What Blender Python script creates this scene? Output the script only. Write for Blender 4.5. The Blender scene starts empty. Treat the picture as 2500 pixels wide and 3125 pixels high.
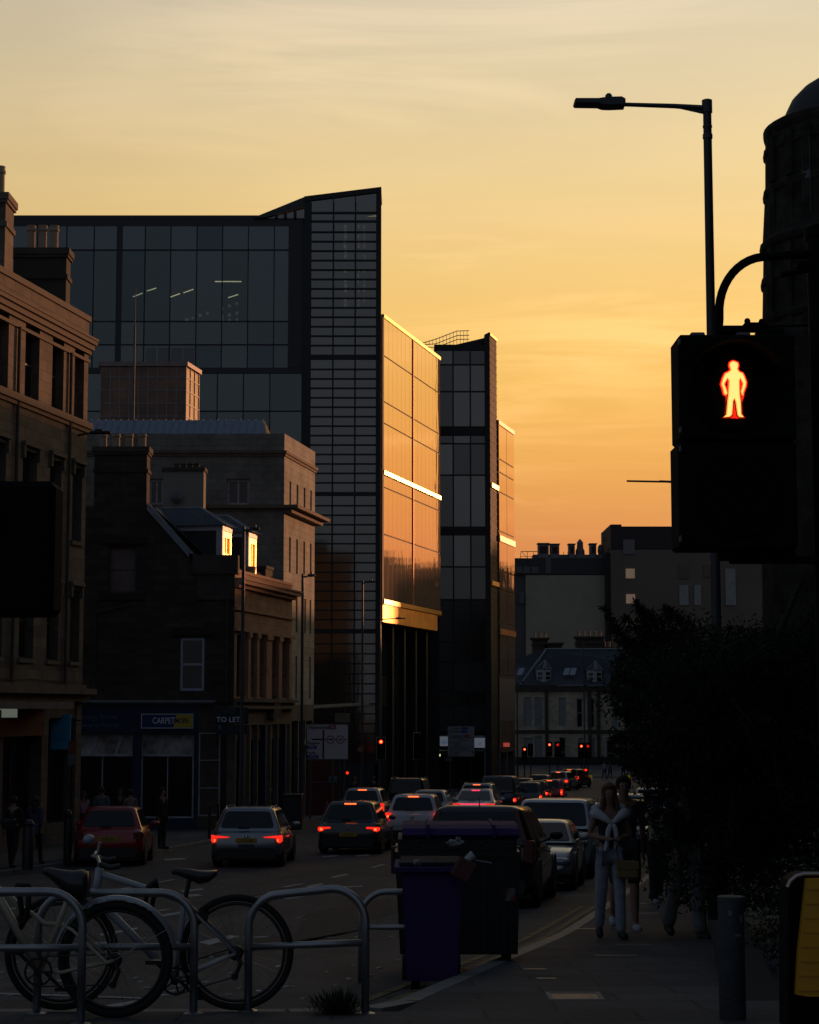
import bpy, bmesh, math, random
from mathutils import Vector, Matrix
random.seed(7)
R = math.radians
sc = bpy.context.scene
COL = sc.collection
# ------------------------------------------------------------ camera
F = 5600.0; TH = math.atan(602.5 / F); CZ = 1.7
cam_d = bpy.data.cameras.new('camera'); cam = bpy.data.objects.new('camera', cam_d); COL.objects.link(cam)
cam.location = (0, 0, CZ); cam.rotation_euler = (R(90) + TH, 0, 0)
cam_d.sensor_fit = 'HORIZONTAL'; cam_d.sensor_width = 36; cam_d.lens = F / 2500 * 36
cam_d.clip_start = 0.1; cam_d.clip_end = 3000
sc.camera = cam
def P(px, py, Y):
    u = (px - 1250) / F; v = (1562.5 - py) / F
    d = Vector((u, math.cos(TH) - v * math.sin(TH), math.sin(TH) + v * math.cos(TH)))
    s = Y / d.y
    return Vector((d.x * s, Y, CZ + d.z * s))
def Zy(py, Y): return P(1250, py, Y).z
def Xp(px, Y, py=2200): return P(px, py, Y).x
_g = [(-60,0),(0,0),(6,0),(11,-.17),(16,-.55),(22,-1.02),(30,-1.45),(42,-2.05),(60,-2.65),(80,-3.15),(100,-3.75),(120,-4.3),(150,-4.75),(180,-5.1),(230,-5.2),(320,-4.6),(700,-3)]
def _gl(y):
    for (a, za), (b, zb) in zip(_g, _g[1:]):
        if y <= b: return za + (zb - za) * (y - a) / (b - a)
    return _g[-1][1]
def g(y): return sum(_gl(y + k * .8) for k in (-2, -1, 0, 1, 2)) / 5 if y > 3 else _gl(y)
def onground(px, py):
    Y = 6.0
    while Y < 300:
        p = P(px, py, Y)
        if p.z <= g(Y): return Vector((p.x, Y, g(Y)))
        Y += .05
    return Vector((0, 300, 0))
_lk = [(-30,-17),(20,-12.5),(41.5,-9.3),(46.5,-8.7),(53,-7.3),(61,-6.6),(70,-5.6),(81,-4.5),(100,-2.9),(125,-.4),(150,4.2),(162,7),(170,3),(178,-12),(200,-40)]
def lk(y):
    for (a, xa), (b, xb) in zip(_lk, _lk[1:]):
        if y <= b: return xa + (xb - xa) * (y - a) / (b - a)
    return -40
def rk(y): return 1.77 + (y - 22) * .184
# ------------------------------------------------------------ materials
def s2l(c): return tuple(((x / 255) / 12.92 if x / 255 <= .04045 else ((x / 255 + .055) / 1.055) ** 2.4) for x in c)
_m = {}
def mat(name, col, rough=.7, metal=0.0, var=.25, scale=3.0, bump=0.0, emit=None, es=1.0, kind=None, spec=.5, coat=0.0, alpha=1.0, col2=None):
    if name in _m: return _m[name]
    m = bpy.data.materials.new(name); m.use_nodes = True; nt = m.node_tree; N = nt.nodes; L = nt.links
    b = N['Principled BSDF']
    b.inputs['Roughness'].default_value = rough; b.inputs['Metallic'].default_value = metal
    b.inputs['Specular IOR Level'].default_value = spec; b.inputs['Coat Weight'].default_value = coat
    c4 = tuple(col) + (1,)
    b.inputs['Base Color'].default_value = c4
    if emit:
        b.inputs['Emission Color'].default_value = tuple(emit) + (1,); b.inputs['Emission Strength'].default_value = es
    tc = N.new('ShaderNodeTexCoord')
    if kind in ('stone', 'brick', 'slab', 'slate'):
        bt = N.new('ShaderNodeTexBrick'); L.new(tc.outputs['UV'], bt.inputs['Vector'])
        dim = {'stone': (.62, .32, .012), 'brick': (.6, .2, .01), 'slab': (.9, .6, .014), 'slate': (.35, .2, .008)}[kind]
        bt.inputs['Scale'].default_value = 1; bt.inputs['Brick Width'].default_value = dim[0]; bt.inputs['Row Height'].default_value = dim[1]
        bt.inputs['Mortar Size'].default_value = dim[2]; bt.inputs['Mortar Smooth'].default_value = .3; bt.inputs['Bias'].default_value = 0
        k1, k2 = 1 - var, 1 + var * .8
        bt.inputs['Color1'].default_value = tuple(x * k1 for x in col) + (1,); bt.inputs['Color2'].default_value = tuple(min(1, x * k2) for x in col) + (1,)
        bt.inputs['Mortar'].default_value = tuple(x * .6 for x in col) + (1,)
        n = N.new('ShaderNodeTexNoise'); L.new(tc.outputs['Object'], n.inputs['Vector']); n.inputs['Scale'].default_value = .7; n.inputs['Detail'].default_value = 7; n.inputs['Roughness'].default_value = .65
        r = N.new('ShaderNodeMapRange'); L.new(n.outputs['Fac'], r.inputs[0]); r.inputs[1].default_value = .3; r.inputs[2].default_value = .7; r.inputs[3].default_value = .6; r.inputs[4].default_value = 1.25
        mx = N.new('ShaderNodeVectorMath'); mx.operation = 'SCALE'; L.new(bt.outputs['Color'], mx.inputs[0]); L.new(r.outputs[0], mx.inputs['Scale'])
        L.new(mx.outputs[0], b.inputs['Base Color'])
        n2 = N.new('ShaderNodeTexNoise'); L.new(tc.outputs['Object'], n2.inputs['Vector']); n2.inputs['Scale'].default_value = 14; n2.inputs['Detail'].default_value = 5
        ad = N.new('ShaderNodeMath'); ad.operation = 'MULTIPLY_ADD'; L.new(bt.outputs['Fac'], ad.inputs[0]); ad.inputs[1].default_value = -.6; L.new(n2.outputs['Fac'], ad.inputs[2])
        bp = N.new('ShaderNodeBump'); bp.inputs['Strength'].default_value = .5; bp.inputs['Distance'].default_value = .03; L.new(ad.outputs[0], bp.inputs['Height']); L.new(bp.outputs[0], b.inputs['Normal'])
    elif var > 0 or bump > 0:
        n = N.new('ShaderNodeTexNoise'); L.new(tc.outputs['Object'], n.inputs['Vector']); n.inputs['Scale'].default_value = scale; n.inputs['Detail'].default_value = 6; n.inputs['Roughness'].default_value = .6
        if var > 0:
            r = N.new('ShaderNodeValToRGB'); L.new(n.outputs['Fac'], r.inputs[0])
            r.color_ramp.elements[0].position = .32; r.color_ramp.elements[1].position = .7
            r.color_ramp.elements[0].color = tuple(x * (1 - var) for x in col) + (1,)
            r.color_ramp.elements[1].color = (tuple(col2) if col2 else tuple(min(1, x * (1 + var)) for x in col)) + (1,)
            L.new(r.outputs[0], b.inputs['Base Color'])
            rr = N.new('ShaderNodeMapRange'); L.new(n.outputs['Fac'], rr.inputs[0]); rr.inputs[3].default_value = max(.02, rough * .85); rr.inputs[4].default_value = min(1, rough * 1.15); L.new(rr.outputs[0], b.inputs['Roughness'])
        if bump > 0:
            n2 = N.new('ShaderNodeTexNoise'); L.new(tc.outputs['Object'], n2.inputs['Vector']); n2.inputs['Scale'].default_value = scale * 4; n2.inputs['Detail'].default_value = 4
            bp = N.new('ShaderNodeBump'); bp.inputs['Strength'].default_value = min(1, bump); bp.inputs['Distance'].default_value = .02; L.new(n2.outputs['Fac'], bp.inputs['Height']); L.new(bp.outputs[0], b.inputs['Normal'])
    _m[name] = m
    return m
def glassmat(name, tint=(.35, .4, .4), refl=.35, gl=(.9, .9, .9), rough=.02, wav=0.0, wscale=.5):
    """thin coated pane: part see-through, part mirror"""
    m = bpy.data.materials.new(name); m.use_nodes = True; nt = m.node_tree; N = nt.nodes; L = nt.links
    N.remove(N['Principled BSDF']); out = N['Material Output']
    t = N.new('ShaderNodeBsdfTransparent'); t.inputs[0].default_value = tint + (1,)
    gs = N.new('ShaderNodeBsdfGlossy'); gs.inputs['Color'].default_value = gl + (1,); gs.inputs['Roughness'].default_value = rough
    fr = N.new('ShaderNodeFresnel'); fr.inputs[0].default_value = 1.5
    mr = N.new('ShaderNodeMapRange'); L.new(fr.outputs[0], mr.inputs[0]); mr.inputs[1].default_value = 0; mr.inputs[2].default_value = 1; mr.inputs[3].default_value = refl; mr.inputs[4].default_value = 1
    mx = N.new('ShaderNodeMixShader'); L.new(mr.outputs[0], mx.inputs[0]); L.new(t.outputs[0], mx.inputs[1]); L.new(gs.outputs[0], mx.inputs[2]); L.new(mx.outputs[0], out.inputs[0])
    if wav:
        tc = N.new('ShaderNodeTexCoord'); mp = N.new('ShaderNodeMapping'); mp.inputs['Scale'].default_value = (1, 1, .25); L.new(tc.outputs['Object'], mp.inputs[0])
        n = N.new('ShaderNodeTexNoise'); n.inputs['Scale'].default_value = wscale; n.inputs['Detail'].default_value = 3; L.new(mp.outputs[0], n.inputs['Vector'])
        bp = N.new('ShaderNodeBump'); bp.inputs['Strength'].default_value = 1; bp.inputs['Distance'].default_value = wav; L.new(n.outputs['Fac'], bp.inputs['Height'])
        L.new(bp.outputs[0], gs.inputs['Normal'])
    return m
# ------------------------------------------------------------ mesh builder
class MB:
    def __init__(s): s.v = []; s.f = []; s.uv = []; s.mi = []; s.m = 0
    def face(s, pts, uvs=None):
        i = len(s.v); s.v += [tuple(p) for p in pts]; s.f.append(tuple(range(i, i + len(pts))))
        s.uv.append(uvs); s.mi.append(s.m)
    def add(s, vs, fs):
        i = len(s.v); s.v += [tuple(p) for p in vs]
        for f in fs: s.f.append(tuple(i + k for k in f)); s.uv.append(None); s.mi.append(s.m)
    def box(s, x0, x1, y0, y1, z0, z1, M=None, b=0.0):
        if b:
            c = []
            for z, d in ((z0, b), (z0 + b, 0), (z1 - b, 0), (z1, b)):
                c.append([(x0 + d, y0 + b), (x0 + b, y0 + d), (x1 - b, y0 + d), (x1 - d, y0 + b), (x1 - d, y1 - b), (x1 - b, y1 - d), (x0 + b, y1 - d), (x0 + d, y1 - b)])
            zs = (z0, z0 + b, z1 - b, z1)
            vs = [Vector((x, y, z)) for r_, z in zip(c, zs) for x, y in r_]
            fs = [tuple(range(7, -1, -1)), tuple(range(24, 32))]
            for k in range(3):
                for j in range(8): fs.append((k * 8 + j, k * 8 + (j + 1) % 8, k * 8 + 8 + (j + 1) % 8, k * 8 + 8 + j))
        else:
            vs = [Vector(p) for p in ((x0,y0,z0),(x1,y0,z0),(x1,y1,z0),(x0,y1,z0),(x0,y0,z1),(x1,y0,z1),(x1,y1,z1),(x0,y1,z1))]
            fs = [(3,2,1,0),(4,5,6,7),(0,1,5,4),(1,2,6,5),(2,3,7,6),(3,0,4,7)]
        if M is not None: vs = [M @ v for v in vs]
        if b or M is not None: s.add(vs, fs)
        else:
            for f in fs:
                pts = [vs[k] for k in f]; n = (pts[1] - pts[0]).cross(pts[2] - pts[1])
                a = max(range(3), key=lambda k: abs(n[k]))
                uv = [((p.y, p.z) if a == 0 else (p.x, p.z) if a == 1 else (p.x, p.y)) for p in pts]
                s.face(pts, uv)
        return s
    def seg(s, p0, p1, z0, z1, d0, d1):
        """a bar along the plan line p0-p1, from offset d0 to d1 on its right-hand side, between heights z0 and z1"""
        a = Vector((p0[0], p0[1])); b = Vector((p1[0], p1[1])); t = (b - a).normalized(); n = Vector((t.y, -t.x)); Ln = (b - a).length
        q = lambda p, d, z: Vector((p.x + n.x * d, p.y + n.y * d, z))
        vs = [q(a, d0, z0), q(b, d0, z0), q(b, d1, z0), q(a, d1, z0), q(a, d0, z1), q(b, d0, z1), q(b, d1, z1), q(a, d1, z1)]
        if d1 < d0: vs = vs[3::-1] + vs[:3:-1]
        h = z1 - z0; w = abs(d1 - d0)
        for f, uv in (((0,1,2,3),((0,0),(Ln,0),(Ln,w),(0,w))), ((7,6,5,4),((0,0),(Ln,0),(Ln,w),(0,w))), ((4,5,1,0),((0,h),(Ln,h),(Ln,0),(0,0))), ((5,6,2,1),((0,h),(w,h),(w,0),(0,0))), ((6,7,3,2),((Ln,h),(0,h),(0,0),(Ln,0))), ((7,4,0,3),((0,h),(w,h),(w,0),(0,0)))):
            s.face([vs[k] for k in f], uv)
        return s
    def wall(s, p0, p1, z0, z1, holes=(), dep=.18, topf=None):
        """a wall skin along p0-p1 (outside on its right), holes (t0,t1,z0,z1) with reveals going in by dep"""
        a = Vector((p0[0], p0[1])); b = Vector((p1[0], p1[1])); t = (b - a).normalized(); n = Vector((t.y, -t.x)); Ln = (b - a).length
        us = sorted({0, Ln} | {h[0] for h in holes} | {h[1] for h in holes}); zs = sorted({z0, z1} | {h[2] for h in holes} | {h[3] for h in holes})
        q = lambda u, z, d=0: Vector((a.x + t.x * u - n.x * d, a.y + t.y * u - n.y * d, z))
        for i in range(len(us) - 1):
            for j in range(len(zs) - 1):
                u0, u1, w0, w1 = us[i], us[i + 1], zs[j], zs[j + 1]
                uc, wc = (u0 + u1) / 2, (w0 + w1) / 2
                if any(h[0] < uc < h[1] and h[2] < wc < h[3] for h in holes): continue
                s.face([q(u0, w0), q(u1, w0), q(u1, w1), q(u0, w1)], [(u0, w0), (u1, w0), (u1, w1), (u0, w1)])
        for (u0, u1, w0, w1) in holes:
            for A, B in (((u0, w0), (u1, w0)), ((u1, w0), (u1, w1)), ((u1, w1), (u0, w1)), ((u0, w1), (u0, w0))):
                s.face([q(*B), q(*A), q(*A, dep), q(*B, dep)], [(0, 0), (.5, 0), (.5, .2), (0, .2)])
        return s
    def prism(s, poly, axis, a, b):
        """poly of 2-D points extruded along an axis: 'y' -> points are (x,z), 'x' -> (y,z), 'z' -> (x,y)"""
        mk = {'y': lambda p, t: (p[0], t, p[1]), 'x': lambda p, t: (t, p[0], p[1]), 'z': lambda p, t: (p[0], p[1], t)}[axis]
        n = len(poly); A = [mk(p, a) for p in poly]; B = [mk(p, b) for p in poly]
        s.face(A[::-1], [p for p in poly[::-1]]); s.face(B, list(poly))
        for k in range(n):
            j = (k + 1) % n; l_ = math.dist(poly[k], poly[j]); w = abs(b - a)
            s.face([A[k], A[j], B[j], B[k]], [(0, 0), (l_, 0), (l_, w), (0, w)])
        return s
    def tube(s, pts, r, n=8, cap=True):
        pts = [Vector(p) for p in pts]; rs = r if isinstance(r, (list, tuple)) else [r] * len(pts)
        vs = []; up = None
        for i, p in enumerate(pts):
            d = (pts[min(i + 1, len(pts) - 1)] - pts[max(i - 1, 0)]).normalized()
            if up is None: up = d.orthogonal().normalized()
            up = (up - d * up.dot(d))
            up = up.normalized() if up.length > 1e-6 else d.orthogonal().normalized()
            sd = d.cross(up)
            for k in range(n):
                a = 2 * math.pi * k / n
                vs.append(p + (up * math.cos(a) + sd * math.sin(a)) * rs[i])
        fs = []
        for i in range(len(pts) - 1):
            for k in range(n): fs.append((i * n + k, i * n + (k + 1) % n, (i + 1) * n + (k + 1) % n, (i + 1) * n + k))
        if cap: fs += [tuple(range(n - 1, -1, -1)), tuple(range((len(pts) - 1) * n, len(pts) * n))]
        s.add(vs, fs); return s
    def lathe(s, prof, c=(0, 0, 0), n=16, M=None):
        """profile of (r, z) turned about the z axis through c"""
        vs = []
        for r_, z in prof:
            for k in range(n):
                a = 2 * math.pi * k / n; vs.append(Vector((r_ * math.cos(a), r_ * math.sin(a), z)))
        fs = []
        for i in range(len(prof) - 1):
            for k in range(n): fs.append((i * n + k, i * n + (k + 1) % n, (i + 1) * n + (k + 1) % n, (i + 1) * n + k))
        fs += [tuple(range(n - 1, -1, -1)), tuple(range((len(prof) - 1) * n, len(prof) * n))]
        if M is not None: vs = [M @ v for v in vs]
        s.add([v + Vector(c) for v in vs], fs); return s
    def ring(s, c, Rr, r, axis='y', n=40, m=8, a0=0, a1=2 * math.pi):
        """a torus or an arc of one"""
        full = abs(a1 - a0 - 2 * math.pi) < 1e-6; k_ = n if full else n + 1
        vs = []
        for i in range(k_):
            a = a0 + (a1 - a0) * i / n
            for j in range(m):
                b = 2 * math.pi * j / m; q = Rr + r * math.cos(b)
                x, z, y = q * math.cos(a), q * math.sin(a), r * math.sin(b)
                vs.append(Vector((x, y, z)) + Vector(c) if axis == 'y' else Vector((y, x, z)) + Vector(c))
        fs = []
        for i in range(n):
            i2 = (i + 1) % k_
            for j in range(m): fs.append((i * m + j, i * m + (j + 1) % m, i2 * m + (j + 1) % m, i2 * m + j))
        s.add(vs, fs); return s
    def ell(s, c, r, n=12, m=8, M=None):
        vs = []; c = Vector(c)
        for i in range(m + 1):
            ph = math.pi * i / m
            for k in range(n):
                a = 2 * math.pi * k / n
                v = Vector((r[0] * math.sin(ph) * math.cos(a), r[1] * math.sin(ph) * math.sin(a), -r[2] * math.cos(ph)))
                vs.append((M @ v if M is not None else v) + c)
        fs = [(i * n + k, i * n + (k + 1) % n, (i + 1) * n + (k + 1) % n, (i + 1) * n + k) for i in range(m) for k in range(n)]
        s.add(vs, fs); return s
    def build(s, name, mats, parent=None, smooth=False, sub=0, local=False):
        me = bpy.data.meshes.new(name)
        off = Vector((0, 0, 0))
        if parent is not None and not local:
            q = parent
            while q is not None: off += q.location; q = q.parent
        me.from_pydata([Vector(v) - off for v in s.v], [], s.f)
        if any(u for u in s.uv):
            ul = me.uv_layers.new(name='UVMap'); data = []
            for f, u in zip(s.f, s.uv):
                for k in range(len(f)): data += list(u[k][:2]) if u else [0, 0]
            ul.data.foreach_set('uv', data)
        mats = mats if isinstance(mats, (list, tuple)) else [mats]
        for m_ in mats: me.materials.append(m_)
        if len(mats) > 1: me.polygons.foreach_set('material_index', s.mi)
        if smooth:
            bm = bmesh.new(); bm.from_mesh(me); bmesh.ops.remove_doubles(bm, verts=bm.verts, dist=1e-5); bm.to_mesh(me); bm.free()
            me.shade_smooth()
            if smooth != 'all': me.set_sharp_from_angle(angle=R(38))
        me.validate()
        o = bpy.data.objects.new(name, me); COL.objects.link(o)
        if parent is not None: o.parent = parent
        if sub:
            md = o.modifiers.new('subdivision', 'SUBSURF'); md.levels = sub; md.render_levels = sub
        return o
def thing(name, label, cat, loc=(0, 0, 0), rz=0, group=None):
    o = bpy.data.objects.new(name, None); COL.objects.link(o); o.location = loc; o.rotation_euler = (0, 0, rz); o.empty_display_size = .2
    o['label'] = label; o['category'] = cat
    if group: o['group'] = group
    return o
def tag(o, label, cat, group=None):
    o['label'] = label; o['category'] = cat
    if group: o['group'] = group
    return o
def struct(o, kind='structure'): o['kind'] = kind; return o
def dup(root, loc=None, rz=None, label=None, group=None):
    r_ = root.copy(); COL.objects.link(r_)
    if loc is not None: r_.location = loc
    if rz is not None: r_.rotation_euler = (0, 0, rz)
    if label: r_['label'] = label
    if group: r_['group'] = group
    for ch in list(root.children):
        c = ch.copy(); COL.objects.link(c); c.parent = r_
        for gch in list(ch.children):
            d = gch.copy(); COL.objects.link(d); d.parent = c
    return r_
TS = bpy.data.scenes.new('workbench')
def bake(o):
    """evaluate one temporary object alone and return its mesh"""
    TS.collection.objects.link(o); vl = TS.view_layers[0]; vl.update(); dg = vl.depsgraph
    me = bpy.data.meshes.new_from_object(o.evaluated_get(dg)); TS.collection.objects.unlink(o); bpy.data.objects.remove(o); return me
def text(name, body, size, m, parent, loc, rot=(R(90), 0, 0), align='CENTER', ext=.002, sx=1.0, bold=0.0):
    """flat lettering turned into a mesh; loc in the parent's own frame"""
    cu = bpy.data.curves.new(name, 'FONT'); cu.body = body; cu.size = size; cu.align_x = align; cu.align_y = 'CENTER'; cu.extrude = ext; cu.resolution_u = 2; cu.offset = bold
    me = bake(bpy.data.objects.new('tmp', cu)); bpy.data.curves.remove(cu)
    me.transform(Matrix.Diagonal((sx, 1, 1, 1)))
    me.materials.clear(); me.materials.append(m)
    o = bpy.data.objects.new(name, me); COL.objects.link(o); o.parent = parent; o.location = loc; o.rotation_euler = rot
    return o
# ------------------------------------------------------------ shared materials
def road_mat():
    m = bpy.data.materials.new('asphalt'); m.use_nodes = True; nt = m.node_tree; N = nt.nodes; L = nt.links; b = N['Principled BSDF']; tc = N.new('ShaderNodeTexCoord')
    def nz(sc_, det, rough=.6, src=None, dist=0):
        n = N.new('ShaderNodeTexNoise'); L.new(src or tc.outputs['Object'], n.inputs['Vector']); n.inputs['Scale'].default_value = sc_; n.inputs['Detail'].default_value = det; n.inputs['Roughness'].default_value = rough; n.inputs['Distortion'].default_value = dist; return n.outputs['Fac']
    def mr(x, a, b_, c, d):
        n = N.new('ShaderNodeMapRange'); L.new(x, n.inputs[0]); 
        for i, v in enumerate((a, b_, c, d)): n.inputs[i + 1].default_value = v
        return n.outputs[0]
    def mul(a, b_):
        n = N.new('ShaderNodeMath'); n.operation = 'MULTIPLY'; L.new(a, n.inputs[0]); L.new(b_, n.inputs[1]); return n.outputs[0]
    mp = N.new('ShaderNodeMapping'); mp.inputs['Rotation'].default_value = (0, 0, R(8)); mp.inputs['Scale'].default_value = (1.6, .22, 1); L.new(tc.outputs['Object'], mp.inputs[0])
    streak = mr(nz(.9, 5, .6, mp.outputs[0]), .3, .7, .72, 1.3); big = mr(nz(.35, 4, .6, None, 1.5), .35, .65, .8, 1.2); fine = mr(nz(38, 3, .7), .3, .72, .7, 1.45)
    v = N.new('ShaderNodeTexVoronoi'); v.feature = 'DISTANCE_TO_EDGE'; v.inputs['Scale'].default_value = .42; v.inputs['Randomness'].default_value = 1
    w_ = N.new('ShaderNodeTexNoise'); w_.inputs['Scale'].default_value = 1.6; w_.inputs['Detail'].default_value = 6; L.new(tc.outputs['Object'], w_.inputs['Vector']); ad = N.new('ShaderNodeVectorMath'); ad.operation = 'MULTIPLY_ADD'; L.new(w_.outputs['Color'], ad.inputs[0]); ad.inputs[1].default_value = (.9, .9, .9); L.new(tc.outputs['Object'], ad.inputs[2]); L.new(ad.outputs[0], v.inputs['Vector'])
    crack = mr(v.outputs['Distance'], .0, .02, .45, 1.0)
    f = mul(mul(mul(streak, big), fine), crack); sc_ = N.new('ShaderNodeVectorMath'); sc_.operation = 'SCALE'; sc_.inputs[0].default_value = (.060, .060, .062); L.new(f, sc_.inputs['Scale']); L.new(sc_.outputs[0], b.inputs['Base Color'])
    b.inputs['Roughness'].default_value = .82; b.inputs['Specular IOR Level'].default_value = .3
    bp = N.new('ShaderNodeBump'); bp.inputs['Strength'].default_value = .5; bp.inputs['Distance'].default_value = .008; L.new(mul(fine, crack), bp.inputs['Height']); L.new(bp.outputs[0], b.inputs['Normal']); return m
ASPH = road_mat()
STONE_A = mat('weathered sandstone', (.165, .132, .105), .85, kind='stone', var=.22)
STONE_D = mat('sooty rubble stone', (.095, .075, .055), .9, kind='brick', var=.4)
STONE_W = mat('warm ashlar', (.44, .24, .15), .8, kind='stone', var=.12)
STONE_C = mat('cream stone', (.40, .375, .325), .85, kind='stone', var=.06)
STONE_T = mat('buff terrace stone', (.58, .48, .35), .85, kind='stone', var=.15)  # stone colour lightened to stand for distance haze
TRIM = mat('stone trim', (.155, .125, .10), .85, var=.3, scale=2, bump=.3)
TRIMD = mat('dark stone trim', (.07, .06, .05), .9, var=.35, scale=2, bump=.3)
TRIMW = mat('warm stone trim', (.44, .24, .15), .8, var=.25, scale=2, bump=.3)
SLATE = mat('slate', (.036, .043, .058), .55, kind='slate', var=.2)
SLATEL = mat('lead flashing', (.22, .25, .3), .5, var=.15)
BLACKM = mat('black metal', (.012, .012, .013), .5, var=.2, metal=.0)
DGREY = mat('dark grey cladding', (.03, .033, .036), .5, var=.15, scale=.6)
GREYM = mat('galvanised steel', (.35, .36, .38), .42, metal=.9, var=.15, scale=6)
POLE = mat('grey painted pole', (.10, .105, .115), .5, metal=.2, var=.15)
WHITEP = mat('white paint', (.72, .73, .76), .5, var=.08)
RUBBER = mat('rubber', (.012, .012, .012), .85, var=.2)
POT = mat('buff clay pot', (.34, .27, .19), .8, var=.15)
WGLASS = mat('window glass', (.012, .013, .015), .08, var=.1, scale=.6, spec=.7)
BLIND = mat('pale blind behind glass', (.27, .30, .31), .3, var=.15, scale=.8)
CURT = mat('brown curtain behind glass', (.12, .09, .075), .35, var=.3, scale=2.5)
DARKIN = mat('dark interior', (.01, .01, .012), .9, var=0)
YEL = mat('road yellow paint', (.15, .12, .05), .8, var=.35, scale=8)
WLINE = mat('worn road white paint', (.36, .36, .36), .8, var=.45, scale=7)
PAVE = mat('paving slabs', (.085, .085, .088), .85, kind='slab', var=.16, spec=.25)
KERB = mat('granite kerb', (.20, .19, .18), .7, var=.3, scale=3, bump=.3)
# ------------------------------------------------------------ sky, sun
SAZ, SEL = 40.0, 5.0
w = bpy.data.worlds.new('World'); sc.world = w; w.use_nodes = True
nt = w.node_tree; N = nt.nodes; L = nt.links
bg = N['Background']
tc = N.new('ShaderNodeTexCoord'); sx = N.new('ShaderNodeSeparateXYZ'); L.new(tc.outputs['Generated'], sx.inputs[0])
def mth(op, a, b=None, c=None, clamp=False):
    n = N.new('ShaderNodeMath'); n.operation = op; n.use_clamp = clamp
    for i, x in enumerate((a, b, c)):
        if x is None: continue
        if isinstance(x, (int, float)): n.inputs[i].default_value = x
        else: L.new(x, n.inputs[i])
    return n.outputs[0]
hx, hy, hz = sx.outputs
hl = mth('MAXIMUM', mth('SQRT', mth('ADD', mth('MULTIPLY', hx, hx), mth('MULTIPLY', hy, hy))), .001)
cz = mth('DIVIDE', mth('ADD', mth('MULTIPLY', hx, math.sin(R(SAZ))), mth('MULTIPLY', hy, math.cos(R(SAZ)))), hl)
def ramp(fac, stops, lin=False):
    r = N.new('ShaderNodeValToRGB'); L.new(fac, r.inputs[0]); e = r.color_ramp.elements
    while len(e) < len(stops): e.new(.5)
    for k, (p, c) in enumerate(stops):
        e[k].position = p; e[k].color = (tuple(c) if lin else s2l(c)) + (1,)
    return r.outputs[0]
front = ramp(hz, [(0, (205, 120, 80)), (.05, (222, 138, 84)), (.09, (229, 150, 86)), (.13, (243, 174, 90)), (.175, (254, 198, 106)), (.22, (253, 207, 124)), (.28, (244, 213, 152)), (.33, (233, 212, 170)), (.37, (220, 205, 176)), (.40, (206, 197, 172)), (.47, (110, 114, 114)), (.7, (72, 82, 98)), (1, (62, 74, 92))])
back = ramp(hz, [(0, (78, 79, 84)), (.15, (88, 92, 100)), (.5, (82, 93, 106)), (1, (68, 81, 99))])
cf = mth('MULTIPLY_ADD', cz, .5, .5)
mixf = ramp(cf, [(0, (0,)*3), (.6, (.0,)*3), (.68, (.10,)*3), (.74, (.45,)*3), (.80, (.96,)*3), (.88, (1,)*3), (1, (1,)*3)], True)
mx = N.new('ShaderNodeMix'); mx.data_type = 'RGBA'; L.new(mixf, mx.inputs[0]); L.new(back, mx.inputs[6]); L.new(front, mx.inputs[7])
# thin streaks of cloud
pl = N.new('ShaderNodeCombineXYZ'); dz = mth('MAXIMUM', hz, .03)
L.new(mth('DIVIDE', hx, mth('ADD', dz, .12)), pl.inputs[0]); L.new(mth('DIVIDE', hy, mth('ADD', dz, .12)), pl.inputs[1])
mp = N.new('ShaderNodeMapping'); mp.inputs['Rotation'].default_value = (0, 0, R(-38)); mp.inputs['Scale'].default_value = (1.1, 2.8, 1); L.new(pl.outputs[0], mp.inputs[0])
n1 = N.new('ShaderNodeTexNoise'); L.new(mp.outputs[0], n1.inputs['Vector']); n1.inputs['Scale'].default_value = 1.05; n1.inputs['Detail'].default_value = 9; n1.inputs['Roughness'].default_value = .62; n1.inputs['Distortion'].default_value = 1.6
cl = ramp(n1.outputs['Fac'], [(0, (0,)*3), (.46, (0,)*3), (.6, (.6,)*3), (.75, (1,)*3)], True)
n2 = N.new('ShaderNodeTexNoise'); L.new(pl.outputs[0], n2.inputs['Vector']); n2.inputs['Scale'].default_value = .9; n2.inputs['Detail'].default_value = 2
cl2 = mth('MULTIPLY', cl, ramp(n2.outputs['Fac'], [(0, (.0,)*3), (.45, (.12,)*3), (.60, (1,)*3)], True))
add = N.new('ShaderNodeMix'); add.data_type = 'RGBA'; add.blend_type = 'ADD'; L.new(mth('MULTIPLY', cl2, mixf), add.inputs[0]); L.new(mx.outputs[2], add.inputs[6]); add.inputs[7].default_value = (.24, .16, .09, 1)
# broad soft dark smudges
n3 = N.new('ShaderNodeTexNoise'); mp3 = N.new('ShaderNodeMapping'); mp3.inputs['Scale'].default_value = (.7, 1.6, 1); L.new(pl.outputs[0], mp3.inputs[0]); L.new(mp3.outputs[0], n3.inputs['Vector']); n3.inputs['Scale'].default_value = 1.6; n3.inputs['Detail'].default_value = 5
sm = N.new('ShaderNodeMapRange'); L.new(n3.outputs['Fac'], sm.inputs[0]); sm.inputs[1].default_value = .3; sm.inputs[2].default_value = .7; sm.inputs[3].default_value = .96; sm.inputs[4].default_value = 1.03
vm = N.new('ShaderNodeVectorMath'); vm.operation = 'SCALE'; L.new(add.outputs[2], vm.inputs[0])
azb = ramp(cf, [(0, (1,)*3), (.6, (.9,)*3), (.74, (.76,)*3), (.81, (.82,)*3), (.87, (.92,)*3), (.94, (1.0,)*3), (1, (.95,)*3)], True)
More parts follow.
